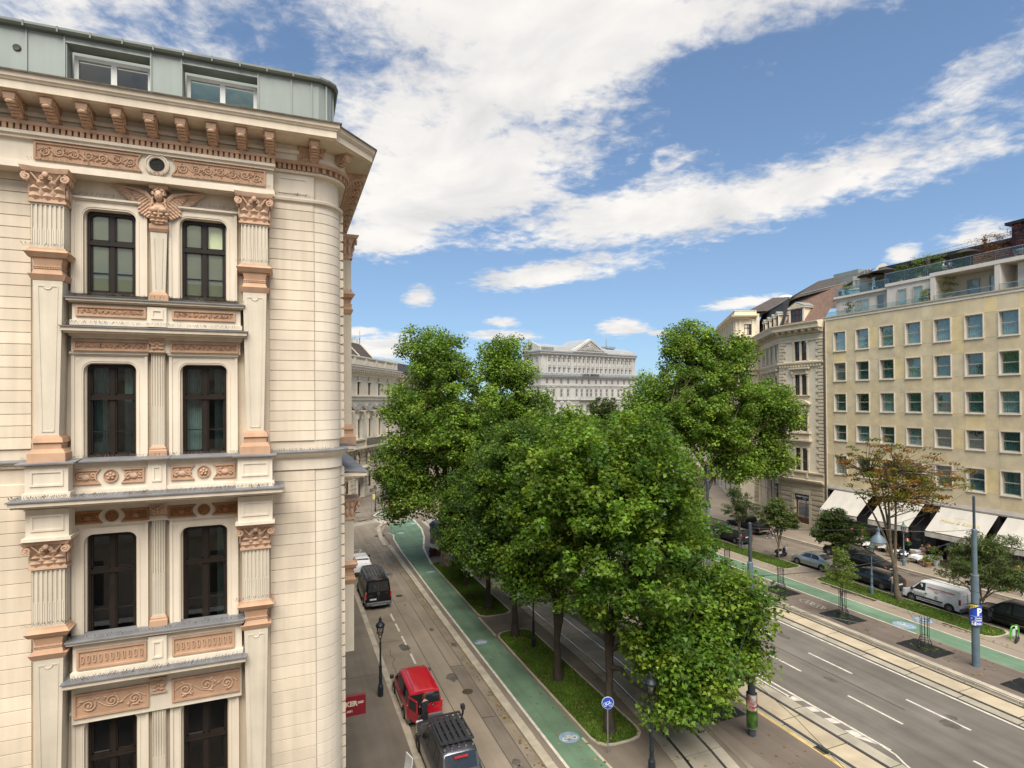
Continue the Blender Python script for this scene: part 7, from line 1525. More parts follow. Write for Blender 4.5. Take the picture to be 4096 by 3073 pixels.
def suv(name, label, x, y, mt, L=4.9, wdt=.95, h=1.75, txt=None, rimm=None, rails=None, z=0, tail=None, upright=.25, **k):
    hl = L / 2; st = [(-hl, .42, .80, .82, wdt * .88, wdt * .86, wdt * .70), (-hl + .08, .32, 1.02, 1.10, wdt * .95, wdt * .94, wdt * .74), (-hl + .08 + upright, .28, 1.06, 1.45, wdt, wdt * .98, wdt * .74), (-hl + .2 + upright * 1.9, .26, 1.05, h - .03, wdt, wdt, wdt * .73), (-.6, .25, 1.04, h, wdt, wdt, wdt * .73), (.35, .25, 1.02, h - .03, wdt, wdt, wdt * .72), (1.12, .25, 1.02, 1.20, wdt, wdt, wdt * .78), (1.3, .25, 1.01, 1.08, wdt, wdt, wdt * .80), (hl - .4, .26, .95, 1.0, wdt * .98, wdt * .95, wdt * .76), (hl - .06, .3, .78, .82, wdt * .90, wdt * .86, wdt * .66), (hl, .36, .6, .61, wdt * .8, wdt * .78, wdt * .5)]
    gl = {'side': [[(-.15, .08), (.9, .12), (.45, .82), (-.15, .88)], [(-1.2, .08), (-.23, .08), (-.23, .88), (-1.2, .86)], [(-hl + .55, .14), (-1.28, .1), (-1.28, .86), (-hl + .78, .8)]], 'windscreen': (1.13, .42, .93), 'rear_window': (-hl + .13, -hl + .1 + upright * 1.6, .92)}
    return car(name, label, (x, y, z), UPR, st, mt, (-L * .30, L * .29), .37, gl, plate=(-hl - .005, 0, .85, txt), tail=tail or [(-hl - .01, -hl + .14, s * wdt * .62, s * wdt * .92, .92, 1.06) for s in (-1, 1)], head=[(hl - .34, hl - .04, s * wdt * .55, s * wdt * .88, .76, .90) for s in (-1, 1)], mirror_x=.88, mirror_m=PLASTIC, handles=((-.4, .92), (-1.35, .94)), lower=[(-hl - .02, -hl + .15, -wdt * .85, wdt * .85, .28, .5), (hl - .2, hl + .02, -wdt * .8, wdt * .8, .28, .45)], rails=rails, rimm=rimm, shut=((-.19, .35, 1.0), (-1.25, .45, 1.0), (.84, .35, 1.0)), **k)
t = suv('parked_car', 'long glossy black off-roader parked by the e-scooter, cut by the right edge', 47.2, 24.2, BLKP, L=5.0, h=1.82, rimm=RIMD, trim=[('side_vent', GPL, [(.95, 1.22, -.965, -.955, .55, .98), (.95, 1.22, .955, .965, .55, .98)]), ('chrome_strip', CHROME, [(-1.9, .95, .958, .968, .5, .53), (-2.0, 1.9, .955, .962, 1.0, 1.015)])])
suv('parked_car', 'dark compact minivan with red tail lamps behind the leaning bicycle', 47.15, 51.3, DGREY, L=4.4, wdt=.9, h=1.6, txt=None, upright=.2)
suv('parked_car', 'white compact off-roader parked at the head of the left-hand row', 6.55, 56.1, WHITEP, L=4.4, wdt=.9, h=1.62, upright=.22, rails=(-1.4, .2, .62, 1.62, PLASTIC))
# pickup
PKU = car('pickup_truck', 'black pickup truck with chrome wheels standing behind the round street trees', (52.3, 54.4, 0), UPR, [(-2.7, .5, 1.02, 1.03, .9, .9, .85), (-2.65, .45, 1.08, 1.1, .95, .95, .9), (-.75, .42, 1.08, 1.1, .97, .97, .9), (-.7, .42, 1.08, 1.78, .97, .97, .74), (.2, .4, 1.06, 1.82, .97, .97, .74), (.6, .4, 1.05, 1.74, .97, .97, .74), (1.25, .4, 1.06, 1.2, .97, .97, .8), (2.3, .42, 1.0, 1.05, .96, .94, .76), (2.65, .45, .8, .83, .9, .86, .7), (2.7, .5, .65, .66, .8, .78, .5)], BLKP, (-1.75, 1.75), .40, {'side': [[(-.05, .1), (.95, .12), (.6, .8), (-.05, .86)], [(-.62, .1), (-.12, .1), (-.12, .86), (-.62, .84)]], 'windscreen': (1.22, .66, .92)}, tail=[(-2.72, -2.6, s * .72, s * .94, .72, 1.02) for s in (-1, 1)], sub=2, mirror_x=.95, trim=[('tonneau_cover', PLASTIC, [(-2.6, -.75, -.86, .86, 1.1, 1.14)]), ('rear_bumper', CHROME, [(-2.85, -2.68, -.9, .9, .48, .66)]), ('roof_bars', PLASTIC, [(-.5, .4, -.6, -.55, 1.84, 1.88), (-.5, .4, .55, .6, 1.84, 1.88)])])
# white lettered van
def boxvan(name, label, loc, mt, L, wdt, h, zb, nose, side, wr, wheels, **k):
    hl = L / 2
    st = [(-hl, zb + .15, h * .48, h * .5, wdt * .93, wdt * .93, wdt * .88), (-hl + .04, zb, h * .56, h - .16, wdt * .97, wdt * .97, wdt * .80), (-hl + .16, zb, h * .57, h - .03, wdt, wdt, wdt * .79), (-hl + 1.2, zb, h * .57, h, wdt, wdt, wdt * .80), (hl - nose[0], zb, h * .56, h - .01, wdt, wdt, wdt * .79), (hl - nose[1], zb, h * .56, h - .12, wdt, wdt, wdt * .76), (hl - nose[2], zb, h * .55, h * .60, wdt, wdt, wdt * .8), (hl - nose[3], zb, h * .52, h * .55, wdt * .99, wdt * .97, wdt * .8), (hl - .22, zb + .02, h * .42, h * .44, wdt * .94, wdt * .90, wdt * .7), (hl, zb + .08, h * .3, h * .31, wdt * .8, wdt * .78, wdt * .55)]
    return car(name, label, loc, UPR, st, mt, wheels, wr, {'side': side, 'windscreen': (hl - nose[2] - .02, hl - nose[1] - .05, .93), **k.pop('gl', {})}, **k)
V = boxvan('parked_van', 'white lettered locksmith van parked on the grass kerb behind the autumn tree', (46.85, 29.25, 0), WHITEP, 4.38, .90, 1.80, .22, (1.75, 1.4, .85, .7), [[(.28, .1), (1.22, .12), (.72, .82), (.28, .84)]], .32, (-1.47, 1.28), plate=(-2.2, .1, .62, 'W 67531 M'), tail=[(-2.2, -2.1, s * .76, s * .905, .75, 1.15) for s in (-1, 1)], head=[(1.72, 2.02, s * .52, s * .82, .66, .82) for s in (-1, 1)], lower=[(-2.26, -1.95, -.88, .88, .22, .5), (1.85, 2.22, -.74, .74, .22, .5)], mirror_x=1.15, handles=((.2, .92),), trim=[('side_rub_strip', PLASTIC, [(-1.0, 1.0, .885, .915, .50, .62), (-1.0, 1.0, -.915, -.885, .5, .62)])], shut=((.24, .3, 1.5), (1.15, .35, 1.0)))
VR = mat('van_lettering_red', (.40, .03, .04), .6, .02, 4); VG = mat('van_lettering_grey', (.07, .07, .075), .6, .02, 4)
def vt(body, size, m_, x, z, **k): o = letter(body, size, m_, V, (x, .90 + .012 - max(0, z - 1.0) * .19, z), (pi / 2 - max(0, (z > 1.02) * .16), 0, pi), ext=.001, **k)
vt('Schlosserei & Schlüsseldienst', .165, VR, -.85, 1.42, bold=.006); vt('F. WILDNER Ing. Robert Stadlmann', .07, VG, -.75, 1.27); vt('MURF', .1, VR, -.55, 1.17, bold=.004); vt('Aufsperrdienst  Einbruchschutz', .055, VG, -1.25, 1.15); vt('Reparaturen u. Schließanlagen', .055, VG, -1.3, 1.08)
vt('(01) 513 52 26', .13, VG, .72, .84, bold=.003); vt('0664 25 20 223', .13, VG, .66, .70, bold=.003); vt('WWW.SCHLOSSEREI-WILDNER.AT', .135, VG, -.02, .385, bold=.005)
q = M(); 
for r0_, r1_ in ((.115, .09), (.06, .045)): ringm(q, [(-.55 + r0_ * cos(a), .80 + r0_ * sin(a)) for a in np.linspace(0, 2 * pi, 19)[:-1]], [(-.55 + r1_ * cos(a), .80 + r1_ * sin(a)) for a in np.linspace(0, 2 * pi, 19)[:-1]], .906, .912)
part('round_emblem', q, VG, V)
for k, (b, s, mm, z) in enumerate((('Schlosserei & Schlüsseldienst', .085, VR, 1.36), ('Aufsperrdienst', .06, VG, 1.22), ('Einbruchschutz', .06, VG, 1.12), ('Reparaturen', .06, VG, 1.02), ('WWW.SCHLOSSEREI-WILDNER.AT', .075, VG, .80))): letter(b, s, mm, V, (-2.2 + .0 - .012 + max(0, z - .95) * .06 * .0, 0, z), (pi / 2, 0, -pi / 2), ext=.001)
part('rear_door_gap', M().box(-2.205, -2.19, -.006, .006, .5, 1.5), BLK, V)
# black delivery van
BV = boxvan('delivery_van', 'tall black delivery van parked between the white off-roader and the nearest lamp posts', (6.68, 48.1, 0), BLKP, 5.9, 1.0, 2.34, .30, (2.1, 1.6, 1.0, .9), [[(.85, .1), (1.95, .1), (1.35, .72), (.85, .74)], [(-.9, .14), (.65, .14), (.65, .74), (-.9, .74)], [(-2.7, .14), (-1.1, .14), (-1.1, .74), (-2.7, .74)]], .35, (-1.65, 1.95), plate=(-2.97, .42, .78, 'W\u00b733657 A'), tail=[(-2.98, -2.86, s * .90, s * 1.0, .82, 1.35) for s in (-1, 1)], lower=[(-3.1, -2.9, -.95, .95, .34, .56), (-3.25, -3.05, -.6, .6, .36, .44)], mirror_x=1.9, gl={'rear_window_flat': (-2.962, -.78, .78, 1.35, 2.1, .02)}, trim=[('third_brake_lamp', RLAMP, [(-2.95, -2.88, -.25, .25, 2.24, 2.28)]), ('roof_rails', CHROME, [(-2.6, 1.2, y - .012, y + .012, 2.35, 2.375) for y in (-.75, -.5, -.25, 0, .25, .5, .75)] + [(-1.7, -1.66, -.8, .8, 2.35, 2.38), (.2, .24, -.8, .8, 2.35, 2.38)])])
part('rear_door_gap', M().box(-2.975, -2.95, -.006, .006, .6, 2.4), GPL, BV); q = M(); ringm(q, [(.09 * cos(a), 1.2 + .09 * sin(a)) for a in np.linspace(0, 2 * pi, 17)[:-1]], [(.075 * cos(a), 1.2 + .075 * sin(a)) for a in np.linspace(0, 2 * pi, 17)[:-1]], -.005, .005)
for k in range(3): a = pi / 2 + 2 * pi * k / 3; q.tube([(0, 0, 1.2), (.08 * cos(a), 0, 1.2 + .08 * sin(a))], .008, 4)
q.xf(Matrix.Translation((-2.985, 0, 0)) @ Matrix.Rotation(pi / 2, 4, 'Z')); part('emblem', q, CHROME, BV)
letter('SPRINTER', .07, CHROME, BV, (-2.985, .6, 1.08), (pi / 2, 0, -pi / 2)); letter('316 CDI', .07, CHROME, BV, (-2.985, -.62, 1.2), (pi / 2, 0, -pi / 2))
# red van with an open rear door
RV = boxvan('red_van', 'red van with its left rear door open and a man standing at it', (6.4, 30.35, 0), REDP, 4.4, .90, 1.70, .24, (1.9, 1.5, .9, .78), [[(.35, .1), (1.3, .12), (.8, .82), (.35, .84)], [(-.75, .12), (.22, .1), (.22, .84), (-.75, .84)], [(-1.9, .14), (-.88, .12), (-.88, .84), (-1.86, .82)]], .32, (-1.35, 1.33), tail=[(-2.21, -2.1, -.90, -.80, .72, 1.12), (-2.21, -2.1, .80, .90, .72, 1.12)], lower=[(-2.28, -2.0, -.88, .88, .26, .5), (1.9, 2.24, -.74, .74, .24, .48)], mirror_x=1.3, gl={'rear_window_flat': (-2.2, -.78, -.05, 1.02, 1.52, .03)}, handles=((.15, .95), (-.15, .95)), trim=[('roof_groove', mat('roof_seam', (.25, .006, .012), .4, .02, 3), [(-2.0, .3, y - .012, y + .012, 1.697, 1.708) for y in (-.5, -.17, .17, .5)]), ('side_rub_strip', PLASTIC, [(-.9, .9, .89, .908, .58, .66), (-.9, .9, -.908, -.89, .58, .66)]), ('load_opening', BLK, [(-2.205, -2.19, .04, .80, .52, 1.54)])])
q = M(); ringm(q, [(.085 * cos(a), .93 + .085 * sin(a)) for a in np.linspace(0, 2 * pi, 17)[:-1]], [(.07 * cos(a), .93 + .07 * sin(a)) for a in np.linspace(0, 2 * pi, 17)[:-1]], -.005, .005)
q.tube([(-.04, 0, .99), (-.0, 0, .94), (.04, 0, .99)], .008, 4); q.tube([(-.06, 0, .95), (-.03, 0, .87), (0, 0, .92), (.03, 0, .87), (.06, 0, .95)], .008, 4); q.xf(Matrix.Translation((-2.215, -.42, 0)) @ Matrix.Rotation(pi / 2, 4, 'Z')); part('emblem', q, CHROME, RV)
d = M(); d.bbox(0, .78, -.035, .035, .5, 1.56, .02); ang = radians(-118); mtx = Matrix.Translation((-2.2, .82, 0)) @ Matrix.Rotation(radians(202), 4, 'Z')
d.xf(mtx); rd = part('rear_door', d, REDP, RV, label='opened rear door'); part('door_window', M().box(.08, .70, -.042, .042, 1.02, 1.48).xf(mtx), CARGL, rd); q = part('number_plate', M().box(.2, .66, .036, .05, .70, .81).xf(mtx), PLATE, rd); part('tail_lamp_edge', M().box(.72, .79, -.04, .03, .82, 1.0).xf(mtx), RLAMP, rd)
# grey off-roader with the roof rack
GV = suv('parked_car', 'grey four-by-four with a slatted black roof rack, nearest vehicle in the left-hand lane', 6.55, 24.6, GREYP, L=4.95, wdt=.96, h=1.86, upright=.18, rimm=RIMD)
RK = mat('rack_black', (.03, .03, .032), .5, .1, 6)
q = M(); ringm(q, [(-1.75, -.72), (-1.75, .72), (.45, .72), (.45, -.72)], [(-1.68, -.65), (-1.68, .65), (.38, .65), (.38, -.65)], -.03, .03); q.xf(Matrix.Translation((0, 0, 2.02)) @ Matrix.Rotation(pi / 2, 4, 'X') @ Matrix.Diagonal((1, 1, 1, 1))); rk = part('roof_rack', q, RK, GV)
for y in (-.5, -.25, 0, .25, .5): part('slat', M().box(-1.7, .4, y - .075, y + .075, 2.0, 2.03), RK, rk)
for x in (-1.5, -.9, -.3, .2): part('crossbar', M().box(x - .03, x + .03, -.68, .68, 1.97, 1.995), RK, rk)
for y in (-.6, -.3, 0, .3, .6): part('mount', M().box(-1.95, -1.82, y - .04, y + .04, 1.84, 1.93), CHROME, rk)
q = M(); q.tube([(1.25, -.98, 1.0), (1.05, -.99, 1.35), (.75, -.97, 1.75), (.72, -.97, 1.95)], .05, 6); q.box(.64, .86, -1.05, -.89, 1.93, 2.12); part('snorkel', q, PLASTIC, GV); part('antenna', M().tube([(2.1, .75, .95), (2.0, .75, 1.75)], .008, 4), PLASTIC, GV); part('third_brake_lamp', M().box(-2.28, -2.2, -.28, .28, 1.66, 1.71), RLAMP, GV)
# motor scooter at the kerb
def mscooter(x, y, rz):
    t = thing('motor_scooter', 'black and white motor scooter parked at the kerb of the service road', 'scooter', (x, y, 0), rz)
    for xx in (-.62, .62): w = M().lathe([(.12, -.06), (.24, -.06), (.27, -.02), (.27, .02), (.24, .06), (.12, .06)], n=16); w.xf(Matrix.Translation((xx, 0, .27)) @ Matrix.Rotation(pi / 2, 4, 'X')); part('wheel', w, TYRE, t, smooth=True)
    m = M(); m.loft([[(x_, -w, z), (x_, w, z), (x_, w * .8, z2), (x_, -w * .8, z2)] for x_, w, z, z2 in ((-.9, .1, .62, .72), (-.7, .17, .45, .78), (-.2, .2, .3, .76), (.0, .2, .22, .42), (.3, .2, .22, .36), (.42, .2, .3, .8), (.55, .15, .5, .95), (.72, .1, .45, .7), (.85, .07, .42, .5))]); part('body', m, PLASTIC, t, smooth=True)
    m = M(); m.loft([[(x_, -w, z), (x_, w, z), (x_, w * .7, z + .1), (x_, -w * .7, z + .1)] for x_, w, z in ((-.95, .08, .70), (-.6, .15, .78), (-.1, .14, .76))]); part('seat', m, BLK, t, smooth=True)
    for s in (-1, 1): part('side_panel', M().bbox(-.8, -.2, s * .17, s * .215, .45, .68, .02), WHITEP, t)
    part('front_shield', M().bbox(.5, .6, -.2, .2, .45, .95, .05), WHITEP, t)
    m = M(); m.tube([(.62, 0, .3), (.5, 0, 1.05)], .035, 6); m.tube([(.45, -.34, 1.1), (.5, 0, 1.05), (.45, .34, 1.1)], .018, 5); part('handlebar', m, PLASTIC, t)
    for s in (-1, 1): part('mirror', M().tube([(.48, s * .25, 1.08), (.5, s * .32, 1.28)], .01, 4).ball((.5, s * .34, 1.32), (.02, .07, .05), 7, 5), CHROME, t)
    part('number_plate', M().box(-.97, -.955, -.1, .1, .42, .56), PLATE, t)
mscooter(46.7, 44.0, radians(8))
def bicycle(nm, label, loc, rz, lean, col, group=None):
    t = thing(nm, label, 'bicycle', loc, rz, group); t.rotation_euler = (lean, 0, rz)
    for x in (-.5, .52):
        w = M(); w.tube([(x + .33 * cos(a), 0, .34 + .33 * sin(a)) for a in np.linspace(0, 2 * pi, 25)], .016, 5); wh = part('wheel', w, TYRE, t); s = M()
        for k in range(8): a = pi * k / 8; s.tube([(x + .31 * cos(a), 0, .34 + .31 * sin(a)), (x - .31 * cos(a), 0, .34 - .31 * sin(a))], .003, 3)
        part('spokes', s, CHROME, wh)
    f = M()
    for a, b in (((-.5, .34), (-.08, .32)), ((-.5, .34), (-.2, .78)), ((-.08, .32), (-.24, .88)), ((-.08, .32), (.36, .75)), ((-.2, .76), (.36, .78)), ((.52, .34), (.34, .92))): f.tube([(a[0], 0, a[1]), (b[0], 0, b[1])], .016, 5)
    part('frame', f, col, t); part('saddle', M().ball((-.26, 0, .92), (.13, .06, .035), 8, 5), BLK, t); part('handlebar', M().tube([(.4, -.24, .9), (.34, -.2, .98), (.33, 0, .95), (.34, .2, .98), (.4, .24, .9)], .014, 5), WHITEP, t)
bicycle('bicycle', 'pale bicycle leaning on the trunk of the dark loose tree', (44.95, 47.85, .16), radians(75), radians(12), mat('bike_blue', (.12, .2, .4), .4, .05, 4))
GRN = mat('rack_green', (.10, .36, .03), .45, .08, 5)
for k, (x, y, lab) in enumerate(((44.35, 22.85, 'green hoop stand behind the e-scooter'), (43.95, 21.55, 'green hoop stand at the right edge beside the red-lit bicycle'))):
    t = thing('bike_stand', lab, 'bike stand', (x, y, .15), 0, 'green cycle stands'); part('hoop', M().tube([(-.42, 0, 0), (-.42, 0, .7), (-.34, 0, .85), (-.2, 0, .9), (.2, 0, .9), (.34, 0, .85), (.42, 0, .7), (.42, 0, 0)], .045, 7), GRN, t, smooth=True)
    if k == 0: part('info_panel', M().box(-.25, .25, -.01, .01, .25, .7), mat('info_panel', (.4, .55, .45), .4, .2, 12), t)
t = thing('kick_scooter', 'black rental e-scooter standing at the green hoop', 'e-scooter', (44.15, 22.6, .15), radians(200))
for x in (-.45, .5): w = M().lathe([(.05, -.03), (.1, -.03), (.12, 0), (.1, .03), (.05, .03)], n=12); w.xf(Matrix.Translation((x, 0, .12)) @ Matrix.Rotation(pi / 2, 4, 'X')); part('wheel', w, TYRE, t)
part('deck', M().bbox(-.4, .36, -.09, .09, .12, .19, .02), PLASTIC, t); part('stem', M().tube([(.48, 0, .15), (.36, 0, 1.12)], .035, 6), PLASTIC, t); part('handlebar', M().tube([(.36, -.28, 1.12), (.36, .28, 1.12)], .02, 5), PLASTIC, t); part('display', M().bbox(.30, .44, -.06, .06, .9, 1.1, .02), WHITEP, t); part('tail_light', M().box(-.57, -.53, -.03, .03, .18, .22), RLAMP, t)
bicycle('bicycle', 'white bicycle with orange bag at the right edge beside the green hoop', (44.3, 21.7, .15), radians(20), radians(4), WHITEP)

# ---------------------------------------------------------------- street furniture
IRON2 = mat('dark_green_iron', (.016, .022, .026), .45, .2, 8); BLUEI = mat('blue_grey_paint', (.10, .14, .165), .45, .15, 2); POLED = mat('dark_pole_paint', (.045, .055, .065), .5, .2, 2); PATINA = mat('patina_copper', (.10, .15, .12), .6, .25, 6)
LGL = glass('lantern_glass', (.95, .95, .92), .05); OPAL = mat('opal_bulb', (.6, .58, .5), .4, .05, 4); GALV = mat('galvanised_steel', (.33, .34, .34), .4, .1, 4, metal=.7)
def lantern(label, x, y, z0, h, mi, cap, group):
    t = thing('street_lamp', label, 'street lamp', (x, y, z0), 0, group); s = h / 4.2
    m = M(); m.lathe([(.15, 0), (.15, .55), (.13, .58), (.10, .66), (.085, .9), (.10, .95), (.105, 1.05), (.085, 1.1), (.075, 1.5), (.095, 1.54), (.095, 1.62), (.06, 1.68), (.045, 2.75), (.06, 2.8), (.06, 2.9), (.04, 2.95), (.035, 3.15)], n=10); part('post', m, mi, t, smooth=True, angle=30)
    m = M()
    for k in range(4): a = pi / 4 + k * pi / 2; c, d = cos(a), sin(a); m.tube([(.03 * c, .03 * d, 3.1), (.13 * c, .13 * d, 3.22), (.10 * c, .10 * d, 3.32), (.19 * c, .19 * d, 3.5), (.215 * c, .215 * d, 3.72), (.21 * c, .21 * d, 3.8)], .013, 5)
    m.lathe([(.215, 3.76), (.235, 3.78), (.235, 3.82), (.215, 3.84)], n=14); part('lantern_frame', m, mi, t)
    part('lantern_glass', M().lathe([(.08, 3.32), (.15, 3.45), (.19, 3.62), (.195, 3.78)], n=14), LGL, t, smooth=True); part('bulb', M().ball((0, 0, 3.6), (.07, .07, .13), 9, 6), OPAL, t, smooth=True)
    part('lantern_cap', M().lathe([(.25, 3.82), (.26, 3.86), (.22, 3.92), (.17, 3.98), (.10, 4.02), (.075, 4.12), (.085, 4.2), (.07, 4.24), (.03, 4.26), (.02, 4.33), (.001, 4.34)], n=14), cap, t, smooth=True); t.scale = (s, s, s); return t
G1 = 'old-style lantern lamp posts'
lantern('dark lantern lamp post on the left pavement beside the red van', 4.75, 31.55, KZ, 4.15, IRON2, IRON2, G1); lantern('dark lantern lamp post on the left pavement beside the black delivery van', 4.85, 48.42, KZ, 4.15, IRON2, IRON2, G1)
lantern('dark lamp post standing in the near grass bed among the maples', 14.83, 33.92, .16, 4.2, IRON2, IRON2, G1); lantern('dark lamp post cut off by the bottom edge under the drooping maple', 14.45, 20.6, KZ, 4.2, IRON2, IRON2, G1)
lantern('dark lamp post in front of the palace entrance', 12.15, 84.7, KZ, 3.8, IRON2, IRON2, G1); lantern('blue grey lamp post with green cap at the dark estate car', 44.2, 32.55, .16, 4.15, BLUEI, PATINA, G1); lantern('blue grey lamp post beside the pram on the restaurant pavement', 54.45, 36.87, PZ, 4.05, BLUEI, PATINA, G1); lantern('green capped lamp post before the ochre corner house', 54.3, 56.6, PZ, 4.05, BLUEI, PATINA, G1)
def pole(label, x, y, z0, secs, mats_):
    t = thing('tram_pole', label, 'pole', (x, y, z0), 0, 'tall tram wire poles')
    for (a, b, r), mm in zip(secs, mats_): part('pole_section', M().lathe([(.001, a), (r, a), (r, b - .04), (r - .03, b), (.001, b)], n=14), mm, t, smooth=True, angle=30)
    part('collar', M().lathe([(secs[1][2] + .03, secs[0][1] - .06), (secs[0][2] + .015, secs[0][1] - .05), (secs[0][2] + .015, secs[0][1] + .02), (secs[1][2], secs[0][1] + .02)], n=14), GALV, t); return t
p1 = pole('dark tram pole with a green poster wrapped round its foot', 20.47, 21.13, KZ, ((0, 5.6, .175), (5.6, 8.2, .13), (8.2, 10.05, .08)), (POLED, BLUEI, POLED))
p2 = pole('thick blue grey tram pole carrying the blue parking sign', 37.84, 21.45, PZ, ((0, 5.4, .20), (5.4, 8.1, .135), (8.1, 10.05, .07)), (BLUEI, BLUEI, POLED))
p3 = pole('distant tram pole beyond the trees on the right platform', 37.84, 44.4, PZ, ((0, 5.5, .19), (5.5, 8.1, .13), (8.1, 10.2, .08)), (BLUEI, POLED, POLED))
# poster round the pole foot
def curved(m, r, z0, z1, a0, a1, n=12): return m.lathe([(r, z0), (r, z1)], n=n, a0=radians(a0), a1=radians(a1))
t = thing('poster_wrap', 'green and white poster shield curved round the dark tram pole', 'poster', (20.47, 21.13, KZ))
POST = mat('poster_green', (.06, .13, .02), .5, .4, 3, col2=(.02, .05, .01)); POSW = mat('poster_pale', (.5, .55, .5), .5, .25, 3, col2=(.35, .12, .1))
part('backing', M().lathe([(.235, .38), (.245, .38), (.245, 2.0), (.235, 2.0)], n=20, a0=radians(-40), a1=radians(290)), GALV, t, smooth=True); part('poster_sheet', curved(M(), .252, .42, 1.25, 175, 285), POST, t, smooth=True); part('poster_sheet', curved(M(), .252, 1.25, 1.97, 175, 285), POSW, t, smooth=True)
def bent(body, size, m_, par, r, ang, z, **k):
    me = text_mesh(body, size, m_, ext=.001, **k); 
    for v in me.vertices: a = radians(ang) + v.co.x / r; v.co = ((r + v.co.z) * cos(a), (r + v.co.z) * sin(a), z + v.co.y)
    return part('lettering', me, None, par)
bent('VANZ', .11, BLK, t, .256, 262, 1.42, bold=.006)
# parking sign
t = thing('parking_sign', 'blue wrap-around parking sign with white P and yellow corner', 'sign', (37.84, 21.45, PZ)); SGB = mat('sign_blue', (.02, .07, .42), .4, .05, 4); SGY = mat('sign_yellow', (.72, .55, .04), .4, .05, 4); SGW = mat('sign_white', (.75, .75, .75), .4, .03, 4)
A0 = 180 + 90 - 62
part('backing', M().lathe([(.285, 2.46), (.3, 2.46), (.3, 3.72), (.285, 3.72)], n=22, a0=radians(A0 - 95), a1=radians(A0 + 150)), PLASTIC, t, smooth=True); part('blue_face', curved(M(), .304, 2.48, 3.70, A0 - 62, A0 + 100, 20), SGB, t, smooth=True)
m = M(); n = 12; vs = []
for i in range(n + 1): a = radians(A0 - 62 + 105 * i / n); vs += [(.308 * cos(a), .308 * sin(a), 3.69), (.308 * cos(a), .308 * sin(a), 3.69 - .34 * (1 - i / n))]
m.add(vs, [(2 * i, 2 * i + 1, 2 * i + 3, 2 * i + 2) for i in range(n)]); part('yellow_corner', m, SGY, t)
bent('\u20ac 2,10', .15, BLK, t, .312, A0 - 22, 3.50, bold=.004); bent('1. Stunde', .075, BLK, t, .312, A0 - 26, 3.61); bent('P', .58, SGW, t, .312, A0 + 42, 3.28, bold=.02); bent('Kärntner-', .105, SGW, t, .312, A0 + 38, 2.93, bold=.003); bent('Staatsoper', .105, SGW, t, .312, A0 + 38, 2.82, bold=.003); bent('450 m', .17, SGW, t, .312, A0 + 52, 2.60, bold=.004); bent('\u25ce', .12, SGW, t, .312, A0 - 32, 2.88)
for z in (3.02, 2.74): part('white_rule', curved(M(), .309, z, z + .014, A0 - 58, A0 + 98, 16), SGW, t)
part('arrow_field', curved(M(), .309, 2.50, 2.71, A0 - 32, A0 + 10, 6), SGW, t); bent('\u2191', .22, BLK, t, .3125, A0 - 11, 2.61, bold=.006)
# small signs
def rsign(nm, label, x, y, z0, h, r, faces, rz, group=None):
    t = thing(nm, label, 'sign', (x, y, z0), rz, group); part('post', M().lathe([(.03, 0), (.03, h), (.001, h + .01)], n=8), GALV, t)
    for k, (rr, zc_, mm) in enumerate(faces): part('disc' if k == 0 else 'face', M().lathe([(.001, .012), (rr, .012), (rr, -.012), (.001, -.012)], n=24).xf(Matrix.Translation((0, -.05 - .006 * k, zc_)) @ Matrix.Rotation(pi / 2, 4, 'X')), mm, t)
    return t
t = rsign('cycle_sign', 'round blue cycle path sign at the tip of the near grass bed', 13.46, 22.52, KZ, 2.5, .27, ((.275, 2.28, SGW), (.26, 2.28, SGB)), radians(-20))
m = M()
for cx in (-.12, .12): m.tube([(cx + .08 * cos(a), -.075, 2.22 + .08 * sin(a)) for a in np.linspace(0, 2 * pi, 13)], .009, 4)
for a, b in (((-.12, 2.22), (-.04, 2.34)), ((-.04, 2.34), (.09, 2.34)), ((.09, 2.34), (.12, 2.22)), ((-.12, 2.22), (0, 2.22)), ((0, 2.22), (.09, 2.34)), ((.09, 2.34), (.07, 2.4))): m.tube([(a[0], -.075, a[1]), (b[0], -.075, b[1])], .009, 4)
part('bicycle_picture', m, SGW, t)
NR = mat('sign_signal_red', (.5, .01, .015), .4, .04, 4)
t = rsign('no_entry_sign', 'red no entry sign with white bar at the kerb tip by the crossing', 11.81, 69.4, KZ, 3.6, .31, ((.33, 3.3, NR),), radians(-25)); part('white_bar', M().box(-.24, .24, -.075, -.066, 3.24, 3.36), SGW, t)
t = rsign('tram_stop_sign', 'round red rimmed tram stop sign on a red post among the maples', 21.25, 37.58, KZ, 2.6, .3, ((.34, 2.42, NR), (.28, 2.42, SGW)), radians(-28)); letter('STRASSENBAHN', .075, NR, t, (0, -.07, 2.5), (pi / 2, 0, 0)); letter('HALTESTELLE', .085, NR, t, (0, -.07, 2.34), (pi / 2, 0, 0)); t.children[0].data.materials[0] = NR
t = thing('signal_post', 'slim grey post with a yellow box beside the palace lamp post', 'post', (11.03, 80.5, KZ)); part('post', M().lathe([(.05, 0), (.05, 3.4), (.001, 3.42)], n=8), GALV, t); part('yellow_box', M().bbox(.15, .5, -.06, .06, 2.5, 3.2, .02), mat('pale_yellow', (.5, .45, .2), .6, .1, 3), t); part('arm', M().box(0, .2, -.02, .02, 3.1, 3.15), GALV, t)
t = thing('sign_post', 'plain grey post at the tip of the green path by the tram crossing', 'post', (12.62, 75.1, KZ)); part('post', M().lathe([(.05, 0), (.05, 3.0), (.001, 3.02)], n=8), GALV, t); part('clamp', M().box(-.06, .12, -.06, .06, 2.75, 2.95), GALV, t)
